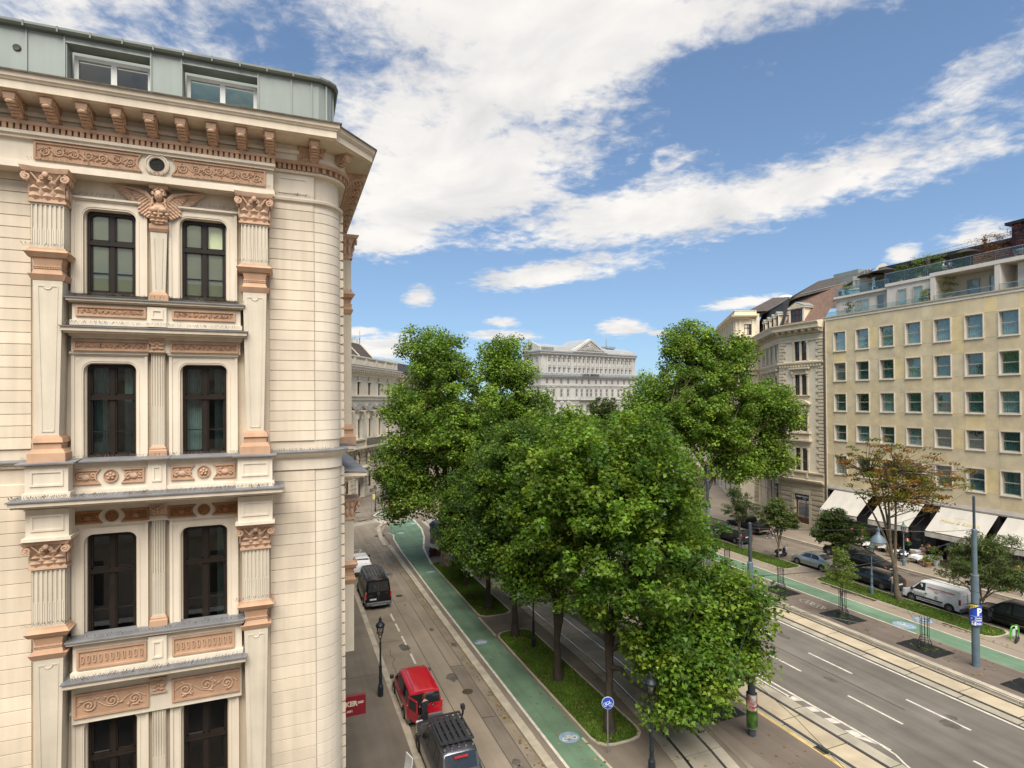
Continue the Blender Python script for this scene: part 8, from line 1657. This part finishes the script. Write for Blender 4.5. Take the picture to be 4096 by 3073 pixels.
t = thing('hydrant', 'black iron hydrant beside the advertising column', 'hydrant', (13.77, 57.6, KZ)); part('body', M().lathe([(.2, 0), (.2, .1), (.13, .14), (.12, .7), (.16, .74), (.16, .84), (.1, .92), (.06, 1.0), (.02, 1.08), (.001, 1.09)], n=10), IRON2, t, smooth=True); part('outlet', M().tube([(-.22, 0, .6), (.22, 0, .6)], .06, 7), IRON2, t)
t = thing('advertising_column', 'round advertising column with white band and brown base behind the plane trunk', 'column', (14.6, 58.4, KZ)); part('base', M().lathe([(.72, 0), (.72, .75), (.68, .8)], n=20), mat('column_brown', (.06, .03, .018), .5, .15, 3), t, smooth=True, angle=30); part('white_band', M().lathe([(.68, .8), (.68, 1.25)], n=20), SGW, t, smooth=True); part('posters', M().lathe([(.68, 1.25), (.68, 3.0), (.76, 3.02), (.76, 3.2), (.4, 3.5), (.001, 3.6)], n=20), mat('column_posters', (.10, .18, .26), .5, .5, 1.6, col2=(.5, .42, .36)), t, smooth=True, angle=40)
# tree guards and gratings
GM = 'black iron tree guards on the platform'
def guard(x, y, label, first=[None]):
    if first[0] is None:
        t = thing('tree_guard', label, 'tree guard', (x, y, PZ), 0, GM)
        for k in range(10):
            a = 2 * pi * k / 10; c, d = cos(a), sin(a); part('bar', M().tube([(.36 * c, .36 * d, 0), (.36 * c, .36 * d, .42), (.24 * c, .24 * d, .75), (.24 * c, .24 * d, 1.9), (.31 * c, .31 * d, 2.02)], .014, 5), IRON, t)
        for r, z in ((.37, .1), (.37, .42), (.25, .78), (.25, 1.78)): part('ring', M().tube([(r * cos(a), r * sin(a), z) for a in np.linspace(0, 2 * pi, 21)], .018, 5), IRON, t)
        first[0] = t; return t
    return dup(first[0], (x, y, PZ), 0, label)
def grating(x, y, lab, z=PZ + .012, s=1.0):
    t = thing('tree_grating', lab, 'grating', (x, y, z), 0, 'square tree gratings'); g = random.Random(int(x * y))
    part('soil', M().box(-.95 * s, .95 * s, -1.2 * s, 1.2 * s, -.02, .0), SOIL, t)
    for k in range(27): part('slat', M().box(-.93 * s, .93 * s, (-1.16 + .0892 * k) * s, (-1.16 + .0892 * k + .05) * s, 0, .03), IRON, t)
    P = np.array([(g.uniform(-.7, .7), g.uniform(-.9, .9), .05) for _ in range(16)] + [(g.uniform(-.3, .3), g.uniform(-.3, .3), .08) for _ in range(14)]); part('weeds', leaves('weeds', P, .12, 12, .07, 'narrow', LIM + MAP, int(x * 7)), None, t, kind='stuff')
for k, (x, y) in enumerate(((38.0, 35.9), (37.55, 29.9), (37.6, 24.2), (38.3, 42.4), (37.6, 18.4))):
    w = ('empty guard left of the young tree', 'guard round the slender young tree', 'empty guard nearest the blue parking sign', 'guard half hidden by the drooping maple', 'guard at the right edge of the photo')[k]
    guard(x, y, 'black iron tree guard, the ' + w); grating(x, y, 'dark slatted grating under the ' + w)
grating(20.5, 23.9, 'dark slatted grating under the drooping platform maple', KZ + .012, 1.1); grating(21.05, 28.1, 'dark slatted grating on the platform left of the road pole', KZ + .012, 1.0)
# hanging lamp and wires
def wire(pts, r=.016, lab='thin overhead wire', sag=.0, nm='overhead_wire'):
    P = [Vector(p) for p in pts]; out = []
    for a, b in zip(P, P[1:]):
        for k in range(9): q = a.lerp(b, k / 8); q.z -= sag * 4 * (k / 8) * (1 - k / 8); out.append(q)
    return tag(part(nm, M().tube(out, r, 4), WIREM), lab, 'wire', 'overhead tram wires')
WIREM = mat('wire_dark', (.05, .05, .05), .5, .05, 4, metal=.5)
LP_ = (33.6, 24.3, 8.05)
t = thing('hanging_lamp', 'large blue grey dome lamp hanging from wires over the right tram track', 'lamp', LP_)
part('shade', M().lathe([(.12, 0), (.12, -.10), (.09, -.14), (.11, -.32), (.2, -.42), (.34, -.56), (.40, -.70), (.44, -.78), (.42, -.82), (.36, -.80)], n=20), BLUEI, t, smooth=True, angle=40); part('glass_bowl', M().lathe([(.37, -.80), (.33, -.92), (.2, -1.02), (.001, -1.06)], n=18), OPAL, t, smooth=True); part('hanger', M().tube([(0, 0, .12), (0, 0, 0)], .04, 6), GALV, t)
wire([(20.47, 21.2, 9.9), LP_], lab='span wire from the poster pole to the hanging lamp', sag=.1); wire([LP_, (59.2, 34.5, 6.9)], lab='span wire from the hanging lamp to the yellow hotel', sag=.3); wire([(37.84, 44.4, 9.9), LP_, (37.9, 21.5, 8.2)], lab='wire from the distant tram pole past the hanging lamp', sag=.15); wire([(20.47, 21.2, 7.6), (37.84, 21.45, 7.9)], lab='span wire between the poster pole and the parking sign pole', sag=.5)
wire([(1.7, 41, 5.2), (20, 43, 6.5), (37.84, 44.4, 8.3)], .01, 'thin wire from the corner building across the cycle path', .3)
for x, l in ((23.5, 'contact wire over the near straight tram track'), (34.5, 'contact wire over the right tram track')): wire([(x, 6, 5.6), (x, 28, 5.6), (x, 52, 5.6), (x, 78, 5.6)], .012, l, .05)
wire([(track_x(v), v, 5.6) for v in (8, 14, 20, 26, 32, 50, 76)], .012, 'contact wire over the curving tram track'); wire([(15, 16.5, 5.9), (20.6, 20.9, 6.4), (24.5, 17.5, 5.9)], .012, 'pull-off wire at the foot of the photo', 0)
wire([(37.84, 21.45, 5.7), (59.2, 26, 7.4)], .01, 'span wire from the parking sign pole to the hotel', .4); wire([(3, 77, 5.5), (16, 82, 5.4), (30, 80, 6)], .012, 'wire above the tram crossing before the palace', .2)
t = thing('pavement_sign', 'white curved panel standing on the left pavement at the bottom edge', 'sign', (4.35, 23.5, KZ), radians(15))
q = M(); pts = [(.35 * sin(a), 1.35 * (1 - cos(a)) * .0 + .9 * a) for a in np.linspace(0, 1.5, 9)]; q.add([(x, y_, z) for x, z in pts for y_ in (-.28, .28)] + [(x + .04, y_, z) for x, z in pts for y_ in (-.28, .28)], [(2 * i, 2 * i + 1, 2 * i + 3, 2 * i + 2) for i in range(8)] + [(18 + 2 * i, 18 + 2 * i + 1, 18 + 2 * i + 3, 18 + 2 * i + 2) for i in range(8)] + [(2 * i, 2 * i + 2, 20 + 2 * i, 18 + 2 * i) for i in range(8)] + [(2 * i + 1, 2 * i + 3, 21 + 2 * i, 19 + 2 * i) for i in range(8)] + [(16, 17, 35, 34)]); part('panel', q, WHITEP, t); part('foot', M().box(-.2, .3, -.3, .3, 0, .06), WHITEP, t)
t = thing('arc_lamp', 'double arm street lamp silhouetted before the white grand hotel', 'street lamp', (42, 96, 0)); q = M(); q.tube([(0, 0, 0), (0, 0, 9.8)], [.1, .06], 7)
for s in (-1, 1): q.tube([(0, 0, 9.3)] + [(s * (1.0 - 1.0 * cos(a)), 0, 9.3 + .9 * sin(a)) for a in np.linspace(.2, pi, 9)], .04, 5)
part('post', q, BLUEI, t)
for s in (-1, 1): part('lamp_head', M().lathe([(.05, .25), (.12, .2), (.3, -.05), (.3, -.1), (.15, -.25), (.001, -.3)], (s * 2.0, 0, 9.15), 10), BLUEI, t)
# ---------------------------------------------------------------- restaurant terrace
CLOTH = mat('white_tablecloth', (.70, .70, .70), .9, .03, 3); WICK = mat('cane_wicker', (.30, .22, .10), .8, .2, 20); BAMB = mat('dark_bamboo', (.10, .055, .02), .5, .2, 8); COPP = mat('copper_shade', (.55, .22, .12), .3, .1, 5, metal=.85)
TT = [(56.4, 37.0, 'at the pram'), (56.5, 38.7, 'where the woman in navy sits'), (57.4, 40.9, 'where the man in the striped shirt sits'), (56.9, 42.3, 'nearest the low black saloon'), (58.2, 38.2, 'under the second awning by the lady in pink'), (57.9, 36.2, 'behind the pink flowers'), (58.3, 44.2, 'under the first awning by two copper lamps'), (57.5, 29.6, 'behind the feathery tree'), (57.2, 27.3, 'behind the waiter')]
t0 = c0 = h0 = None
for k, (x, y, lab) in enumerate(TT):
    if t0 is None:
        t0 = thing('dining_table', 'x', 'table', (x, y, PZ), 0, 'tables on the restaurant terrace'); part('pedestal', M().lathe([(.25, 0), (.22, .04), (.05, .08), (.04, .68)], n=8), IRON, t0)
        q = M(); q.box(-.42, .42, -.42, .42, .70, .735); n = 16; ring0 = []; ring1 = []
        for i in range(n):
            a = 2 * pi * i / n + pi / 4; r = .43 / max(abs(cos(a)), abs(sin(a))); ring0.append((r * cos(a), r * sin(a), .742)); rr = r + .03 + .03 * (i % 2); ring1.append((rr * cos(a), rr * sin(a), .50 - .08 * (i % 4 == 0)))
        q.loft([ring1, ring0], caps=False); q.add(ring0, [tuple(range(n))]); part('tablecloth', q, CLOTH, t0)
        t0['label'] = 'white clothed restaurant table ' + lab
    else: dup(t0, (x, y, PZ), .2 * k, 'white clothed restaurant table ' + lab)
def chair(x, y, rz, label):
    global c0
    if c0 is None:
        c0 = thing('cane_chair', label, 'chair', (x, y, PZ), rz, 'cane chairs on the restaurant terrace'); part('seat', M().lathe([(.001, .44), (.22, .44), (.23, .46), (.22, .48), (.001, .48)], n=12), WICK, c0)
        for sx in (-1, 1):
            for sy in (-1, 1): part('leg', M().tube([(sx * .18, sy * .17, .45), (sx * .21, sy * .21, 0)], .018, 5), BAMB, c0)
        part('back_frame', M().tube([(-.2, .2, .45)] + [(.22 * cos(a), .27, .72 + .26 * sin(a)) for a in np.linspace(pi, 0, 9)] + [(.2, .2, .45)], .02, 5), BAMB, c0); part('backrest', M().lathe([(.001, .006), (.2, .006), (.2, -.006), (.001, -.006)], n=14).xf(Matrix.Translation((0, .265, .72)) @ Matrix.Rotation(pi / 2, 4, 'X')), WICK, c0)
    else: dup(c0, (x, y, PZ), rz, label)
for x, y, rz, lab in ((56.15, 36.3, 3.0, 'at the near side of the table by the pram'), (57.2, 36.9, -1.2, 'behind the table by the pram'), (56.2, 39.5, .2, 'under the woman in navy'), (55.9, 41.4, .6, 'in front of the low black saloon'), (57.5, 41.6, .1, 'under the man in the striped shirt'), (58.0, 40.1, -2.6, 'under the person in red'), (58.9, 38.0, -1.4, 'under the lady in pink'), (57.3, 38.0, 2.6, 'between the pram and the pink lady'), (58.3, 35.4, 2.8, 'left of the pink flowers'), (57.2, 35.6, 1.8, 'half hidden by the flower pot'), (59.0, 44.6, -.9, 'near the first copper lamps'), (56.4, 43.0, .4, 'at the table nearest the saloon')): chair(x, y, rz, 'cane restaurant chair with round back, ' + lab)
for x, y, lab in ((57.9, 44.9, 'leftmost copper shaded terrace lamp'), (57.5, 43.4, 'second copper shaded terrace lamp from the left'), (58.0, 38.9, 'copper shaded terrace lamp behind the blue grey lamp post'), (57.6, 36.55, 'copper shaded terrace lamp behind the pink flowers'), (56.9, 29.0, 'copper shaded terrace lamp above the feathery tree at the right')):
    if h0 is None:
        h0 = thing('terrace_lamp', lab, 'lamp', (x, y, PZ), 0, 'copper terrace lamps'); part('stand', M().lathe([(.16, 0), (.15, .03), (.02, .05), (.02, 1.75)], n=8), IRON, h0); part('lamp_shade', M().lathe([(.30, 1.55), (.18, 1.85), (.17, 1.85), (.29, 1.55)], n=16), COPP, h0, smooth=True, angle=30)
    else: dup(h0, (x, y, PZ), 0, lab)
TPOT = mat('terracotta_pot', (.35, .20, .10), .85, .2, 4, .3, 20); GPOT = mat('grey_pot', (.33, .33, .31), .8, .15, 4); LEAFS = [(.09, .16, .02), (.12, .19, .03)]; PINKF = [(.6, .12, .25), (.65, .2, .32)]; YELF = [(.6, .5, .08), (.5, .5, .15)]
def planter(x, y, lab, pot, prof, n, rad, hgt, fl, z=PZ, cols=LEAFS, nm='planter'):
    t = thing(nm, lab, 'plant', (x, y, z)); part('pot', M().lathe(prof, n=14), pot, t, smooth=True, angle=30); top = prof[-1][1] if prof[-1][0] > .1 else prof[-2][1]; g = random.Random(int(x * 31 + y * 7))
    P = np.array([(rad * g.gauss(0, .45), rad * g.gauss(0, .45), top + hgt * g.random()) for _ in range(n)]); part('foliage', leaves('foliage', P, rad * .35, 26, .085, 'kite', cols, int(x * y)), None, t)
    if fl: P = np.array([(rad * g.gauss(0, .6), rad * g.gauss(0, .6), top + hgt * g.uniform(.3, 1.15)) for _ in range(16)]); part('flowers', leaves('flowers', P, .05, 10, .07, 'kite', fl, int(x + y)), None, t)
PR = [(.16, 0), (.2, .04), (.12, .1), (.34, .42), (.38, .55), (.34, .56), (.001, .5)]
planter(55.85, 35.6, 'terracotta bowl of white flowers on the pavement edge', TPOT, PR, 24, .45, .5, [(.7, .7, .65)]); planter(56.9, 35.5, 'tall grey pot of pink flowers beside the terracotta bowl', GPOT, [(.24, 0), (.3, .5), (.32, .62), (.28, .62), (.001, .55)], 40, .6, 1.3, PINKF); planter(54.9, 28.6, 'terracotta pot of yellow flowers behind the waiter', TPOT, PR, 26, .5, .6, YELF)
planter(57.2, 42.9, 'green tub plant behind the hanging lamp', TPOT, PR, 44, .75, 1.3, PINKF); planter(58.2, 43.9, 'tall dark green shrub between two copper lamps', GPOT, [(.3, 0), (.34, .6), (.001, .55)], 50, .7, 1.7, None)
t = thing('pram', 'black pram with a pale cloth parked at the lamp post', 'pram', (55.6, 37.7, PZ), 1.0)
for sx in (-.35, .4):
    for sy in (-.25, .25): part('wheel', M().tube([(sx + .14 * cos(a), sy, .14 + .14 * sin(a)) for a in np.linspace(0, 2 * pi, 13)], .02, 5), BLK, t)
part('chassis', M().tube([(-.35, 0, .14), (0, 0, .5), (.4, 0, .14)], .02, 5).tube([(0, -.2, .5), (-.6, -.2, 1.0), (-.6, .2, 1.0), (0, .2, .5)], .015, 5), CHROME, t); q = M(); q.loft([[(x_, -w, z) , (x_, w, z), (x_, w, z2), (x_, -w, z2)] for x_, w, z, z2 in ((-.35, .18, .55, .7), (0, .22, .45, .75), (.4, .2, .5, 1.0), (.5, .15, .6, .95))]); part('carrycot', q, BLK, t, smooth=True); part('cloth', M().bbox(-.3, .1, -.24, .24, .72, .80, .03), CLOTH, t)
# ---------------------------------------------------------------- plants and parasols on the hotel roof
for a in ((60.6, 47.0, 25.6, 'bushy green plant at the left end of the hotel terrace', 22, .55, 1.0, OLV), (60.0, 38.2, 25.6, 'white flowered bush on the lower hotel terrace', 26, .6, .9, LEAFS), (60.6, 36.3, 25.6, 'leggy large leaved plant on the lower hotel terrace', 30, .75, 1.7, LIM), (61.9, 48.2, 28.1, 'round bright shrub at the left end of the roof terrace', 26, .6, .8, LIM), (61.6, 44.5, 28.1, 'pale flowering bush behind the glass balustrade', 26, .6, 1.0, LIM), (61.4, 41.6, 28.3, 'dark green shrub under the open parasol', 36, .9, 1.4, DRK), (61.4, 39.6, 28.3, 'climbing green shrub beside the closed parasol', 36, .9, 1.7, LIM), (61.3, 37.8, 28.3, 'palm like plant right of the closed parasol', 30, .8, 1.5, LIM), (61.3, 35.6, 28.3, 'fern green shrub behind the terrace couple', 30, .8, 1.3, LEAFS), (61.0, 32.9, 28.3, 'red leaved shrub in a pot near the black tower', 70, 1.1, 2.1, [(.10, .03, .025), (.16, .06, .02), (.08, .09, .02)]), (61.0, 31.0, 28.3, 'purple leaved bush at the foot of the black tower', 40, .7, 2.4, [(.10, .025, .03), (.07, .02, .02)])): planter(a[0], a[1], a[3], GPOT, [(.2, 0), (.26, .4), (.001, .36)], int(a[4] * 1.5), a[5] * 1.2, a[6] * 1.15, None, a[2], a[7], 'terrace_plant')
PAR = mat('parasol_brown', (.045, .036, .03), .9, .1, 3)
for x, y, lab, op in ((61.8, 43.6, 'open brown parasol at the left of the roof terrace', 1), (62.2, 45.4, 'low open parasol beside the white garden shed', 1), (61.6, 38.9, 'closed brown parasol on the roof terrace', 0), (61.8, 35.4, 'wide open parasol over the terrace couple', 1)):
    t = thing('parasol', lab, 'parasol', (x, y, 28.3), 0, 'brown parasols on the hotel roof'); part('pole', M().lathe([(.03, 0), (.03, 2.2)], n=6), GALV, t); n = 8
    part('canopy', M().lathe([(1.5, 1.7), (.8, 1.95), (.1, 2.25), (.001, 2.3)] if op else [(.12, 1.0), (.3, 1.15), (.22, 1.7), (.05, 2.35), (.001, 2.4)], n=n), PAR, t)
t = thing('garden_bench', 'white slatted bench behind the glass at the right of the roof terrace', 'bench', (61.0, 29.8, 28.36), pi / 2)
for k in range(5): part('slat', M().box(-1.3, 1.3, .05 * k - .05, .05 * k - .02, .42 + .1 * k, .48 + .1 * k), WHITEP, t)
for x in (-1.2, 0, 1.2): part('leg', M().box(x - .03, x + .03, -.2, .1, 0, .45), WHITEP, t)

# ---------------------------------------------------------------- people
SKIN = mat('skin', (.42, .24, .16), .6, .05, 8); HAIRS = {k: mat('hair_' + k, c, .7, .2, 30) for k, c in (('brown', (.07, .04, .02)), ('grey', (.35, .33, .3)), ('black', (.015, .012, .01)), ('blond', (.38, .27, .13)))}
CL = {k: mat('cloth_' + k, c, .9, .08, 6) for k, c in (('charcoal', (.022, .022, .028)), ('dark', (.03, .024, .022)), ('grey', (.22, .21, .21)), ('jeans', (.05, .07, .11)), ('navy', (.015, .02, .06)), ('blue', (.05, .10, .30)), ('white', (.68, .68, .68)), ('red', (.40, .02, .03)), ('pink', (.52, .28, .28)), ('stripe', (.3, .27, .25)), ('yellow', (.55, .32, .04)), ('black', (.012, .012, .012)), ('green', (.06, .14, .05)), ('beige', (.4, .33, .24)))}
def person(label, loc, rz, pose='stand', top='grey', bottom='jeans', hair='brown', shoes='black', short=False, sleeves=False, sc_=.97, group=None, tilt=0.0, cap=False):
    J = {}
    if pose in ('stand', 'lean', 'reach'):
        L = dict(pel=(0, 0, .95), wai=(0, .0, 1.10), che=(0, -.01, 1.32), nec=(0, .01, 1.49), hea=(0, .03, 1.62), top=(0, .03, 1.74))
        for s, n in ((-1, 'l'), (1, 'r')):
            L.update({n + 'hip': (s * .10, 0, .90), n + 'kne': (s * .11, .02, .49), n + 'ank': (s * .11, -.02, .09), n + 'toe': (s * .13, .15, .04), n + 'sho': (s * .18, 0, 1.42), n + 'elb': (s * .25, -.03, 1.13), n + 'wri': (s * .24, .08, .90), n + 'pal': (s * .24, .11, .83)})
        if pose == 'reach':
            for s, n in ((-1, 'l'), (1, 'r')): L.update({n + 'elb': (s * .24, .08, 1.14), n + 'wri': (s * .14, .30, 1.10), n + 'pal': (s * .11, .37, 1.10)})
            L['hea'] = (0, .06, 1.60); L['top'] = (0, .08, 1.71)
    elif pose == 'walk':
        L = dict(pel=(0, 0, .93), wai=(0, .01, 1.08), che=(0, .03, 1.31), nec=(0, .05, 1.48), hea=(0, .08, 1.61), top=(0, .08, 1.73))
        for s, n in ((-1, 'l'), (1, 'r')): L.update({n + 'hip': (s * .10, 0, .89), n + 'kne': (s * .10, s * .2 + .04, .50), n + 'ank': (s * .10, s * .34 - .03, .10 + .05 * (s < 0)), n + 'toe': (s * .12, s * .34 + .13, .05), n + 'sho': (s * .18, .03, 1.41), n + 'elb': (s * .24, .0 - s * .1, 1.13), n + 'wri': (s * .22, .1 - s * .14, .93), n + 'pal': (s * .22, .13 - s * .14, .86)})
    else:  # sit
        L = dict(pel=(0, 0, .50), wai=(0, -.02, .66), che=(0, .02, .88), nec=(0, .06, 1.05), hea=(0, .10, 1.18), top=(0, .10, 1.30))
        for s, n in ((-1, 'l'), (1, 'r')): L.update({n + 'hip': (s * .10, .03, .50), n + 'kne': (s * .12, .44, .52), n + 'ank': (s * .12, .42, .10), n + 'toe': (s * .13, .58, .04), n + 'sho': (s * .18, .03, .98), n + 'elb': (s * .24, .12, .72), n + 'wri': (s * .15, .36, .78), n + 'pal': (s * .13, .43, .79)})
    names = list(L); rad = dict(pel=(.15, .115), wai=(.135, .10), che=(.165, .115), nec=(.058, .06), hea=(.078, .095), top=(.06, .075)); E = [('pel', 'wai', top), ('wai', 'che', top), ('che', 'nec', top), ('nec', 'hea', 'skin'), ('hea', 'top', 'skin')]
    for n in 'lr':
        rad.update({n + 'hip': (.095, .10), n + 'kne': (.062, .065), n + 'ank': (.043, .045), n + 'toe': (.04, .03), n + 'sho': (.068, .065), n + 'elb': (.045, .045), n + 'wri': (.028, .032), n + 'pal': (.034, .022)})
        E += [('pel', n + 'hip', bottom), (n + 'hip', n + 'kne', bottom), (n + 'kne', n + 'ank', 'skin' if short else bottom), (n + 'ank', n + 'toe', shoes), ('che', n + 'sho', top), (n + 'sho', n + 'elb', top), (n + 'elb', n + 'wri', top if sleeves else 'skin'), (n + 'wri', n + 'pal', 'skin')]
        p, w = Vector(L[n + 'pal']), Vector(L[n + 'wri']); d = (p - w).normalized(); sd = d.orthogonal().normalized(); s = -1 if n == 'l' else 1
        for k in range(4): nm = f'{n}f{k}'; L[nm] = tuple(p + d * (.075 - .006 * abs(k - 1.4)) + Vector((0, .018, 0)) * (k - 1.5) * (1 if abs(d.y) < .7 else 0) + Vector((.018, 0, 0)) * (k - 1.5) * (1 if abs(d.y) >= .7 else 0) + Vector((-s * .015, 0, 0))); rad[nm] = (.009, .009); E.append((n + 'pal', nm, 'skin'))
        nm = n + 'th'; L[nm] = tuple(w + d * .05 + Vector((-s * .04, .03, 0))); rad[nm] = (.010, .010); E.append((n + 'wri', nm, 'skin'))
    names = list(L); ix = {n: i for i, n in enumerate(names)}
    bm = bmesh.new(); sk = bm.verts.layers.skin.verify(); vs = [bm.verts.new(L[n]) for n in names]
    for n, v in zip(names, vs): v[sk].radius = rad[n]; v[sk].use_root = n == 'pel'
    for a, b, _ in E: bm.edges.new((vs[ix[a]], vs[ix[b]]))
    me = bpy.data.meshes.new('body'); bm.to_mesh(me); bm.free(); tmp = bpy.data.objects.new('tmp', me); COL.objects.link(tmp)
    md = tmp.modifiers.new('s', 'SKIN'); md.use_smooth_shade = True; ms = tmp.modifiers.new('u', 'SUBSURF'); ms.levels = 1; ms.render_levels = 1
    dg = bpy.context.evaluated_depsgraph_get(); body = bpy.data.meshes.new_from_object(tmp.evaluated_get(dg)); bpy.data.objects.remove(tmp)
    keys = ['skin'] + sorted({e[2] for e in E} - {'skin'}); body.materials.clear()
    for k in keys: body.materials.append(SKIN if k == 'skin' else CL[k])
    segs = [(np.array(L[a]), np.array(L[b]), keys.index(k), a, b) for a, b, k in E]; cen = np.array([p.center for p in body.polygons]); best = np.full(len(cen), 1e9); mi = np.zeros(len(cen), int)
    for a, b, k, na, nb in segs:
        ab = b - a; t = np.clip(((cen - a) @ ab) / (ab @ ab), 0, 1); dd = np.linalg.norm(cen - (a + t[:, None] * ab), axis=1)
        kk = np.full(len(cen), k)
        if na.endswith('sho') and not sleeves: kk = np.where(t > .62, 0, k)
        if short and na.endswith('kne'): kk = np.where(t < .02, keys.index(bottom), kk)
        if na == 'che' and nb == 'nec': kk = np.where(t > .8, 0, kk)
        up = dd < best; best[up] = dd[up]; mi[up] = kk[up]
    body.polygons.foreach_set('material_index', mi.astype(np.int32)); body.name = 'body'
    o = part('person', body, None, None, loc=loc, rz=rz); o.scale = (sc_,) * 3; tag(o, label, 'person', group)
    hx, hy, hz = L['hea']; tx, ty, tz = L['top']; zt = tz - 1.74
    h = M(); h.ball((tx, ty - .012, tz - .045), (.088, .106, .085), 12, 8); h.ball((tx, ty - .045, tz - .11), (.08, .075, .09), 10, 7); part('hair', h, HAIRS[hair] if not cap else CL['black'], o, smooth=True)
    f = M(); f.ball((tx, ty + .085, tz - .125), (.016, .022, .025), 6, 5)
    for s in (-1, 1): f.ball((tx + s * .082, ty - .005, tz - .12), (.014, .022, .034), 6, 5)
    part('nose_and_ears', f, SKIN, o, smooth=True); e = M()
    for s in (-1, 1): e.ball((tx + s * .032, ty + .075, tz - .10), (.013, .008, .008), 6, 4)
    e.ball((tx, ty + .078, tz - .175), (.026, .008, .006), 6, 4); part('eyes_and_mouth', e, CL['dark'], o); return o
person('man in dark tee and shorts at the open rear door of the red van', (6.28, 27.68, 0), radians(10), 'reach', 'charcoal', 'dark', 'brown', short=True)
person('man in grey tee and jeans standing behind the dark estate car', (45.85, 31.95, .05), radians(-25), 'reach', 'grey', 'jeans', 'black', cap=True)
p = person('grey haired man in blue shirt with shoulder bag walking past the palace', (14.64, 93.3, KZ), radians(-30), 'walk', 'blue', 'navy', 'grey', sleeves=True, sc_=1.0); tag(part('shoulder_bag', M().bbox(-.06, .22, -.2, -.12, .92, 1.15, .03).tube([(.2, -.16, 1.1), (0, -.12, 1.47), (-.16, .1, 1.42)], .012, 4), CL['black'], None, loc=(14.64, 93.3, KZ), rz=radians(-30)), 'black shoulder bag on the man in the blue shirt', 'bag')
person('walker in jeans and white shoes stepping behind the small round tree', (51.8, 50.35, 0), radians(80), 'walk', 'charcoal', 'navy', 'brown', 'white')
person('person in dark tee on the pavement behind the pickup truck', (56.6, 56.2, PZ), radians(160), 'stand', 'charcoal', 'beige', 'black'); 
for x, y, t_, lab in ((73.9, 85.8, 'yellow', 'distant pedestrian in yellow by the far pole'), (74.3, 85.2, 'black', 'distant pedestrian in black between two others'), (74.9, 84.4, 'charcoal', 'distant pedestrian in dark clothes, rightmost of three')): person(lab, (x, y, PZ), radians(150), 'walk', t_, 'dark', 'brown', group='pedestrians on the far pavement')
person('woman in navy top seated at the front restaurant table', (56.2, 39.5, PZ), radians(188), 'sit', 'navy', 'pink', 'brown', short=True); person('diner in black with white shoes seated beside the pram', (56.0, 38.15, PZ), radians(20), 'sit', 'black', 'black', 'brown', 'white', sleeves=True)
person('man in striped shirt seated with his back to the street', (57.5, 41.6, PZ), radians(190), 'sit', 'stripe', 'dark', 'grey', sleeves=True); person('diner in red seated near the striped man', (58.0, 40.1, PZ), radians(-20), 'sit', 'red', 'dark', 'brown', sleeves=True); person('blond lady in pink seated under the second awning', (58.9, 38.0, PZ), radians(100), 'sit', 'pink', 'jeans', 'blond', sleeves=True); person('bare armed elderly man seated below the copper lamps', (57.0, 43.0, PZ), radians(170), 'sit', 'beige', 'dark', 'grey')
person('waiter in dark green waistcoat standing between the tables', (58.6, 39.2, PZ), radians(120), 'reach', 'green', 'black', 'black', sleeves=True); p = person('waiter in white shirt and black trousers at the right edge', (54.75, 27.7, PZ), radians(-40), 'walk', 'white', 'black', 'brown', sleeves=True, sc_=1.04); person('waiter in white shirt behind the yellow flowers', (56.6, 28.4, PZ), radians(60), 'reach', 'white', 'black', 'brown', sleeves=True)
person('man in black tee leaning at the top roof railing', (64.4, 35.2, 30.25), radians(90), 'reach', 'black', 'dark', 'brown'); 
for x, y, r, lab in ((61.1, 37.1, 200, 'person in white seated on the roof terrace, left of a pair'), (61.1, 36.4, 160, 'person in white seated on the roof terrace, right of a pair')): person(lab, (x, y, 28.36), radians(r), 'sit', 'white', 'beige', 'grey', sleeves=True, group='couple on the roof terrace')
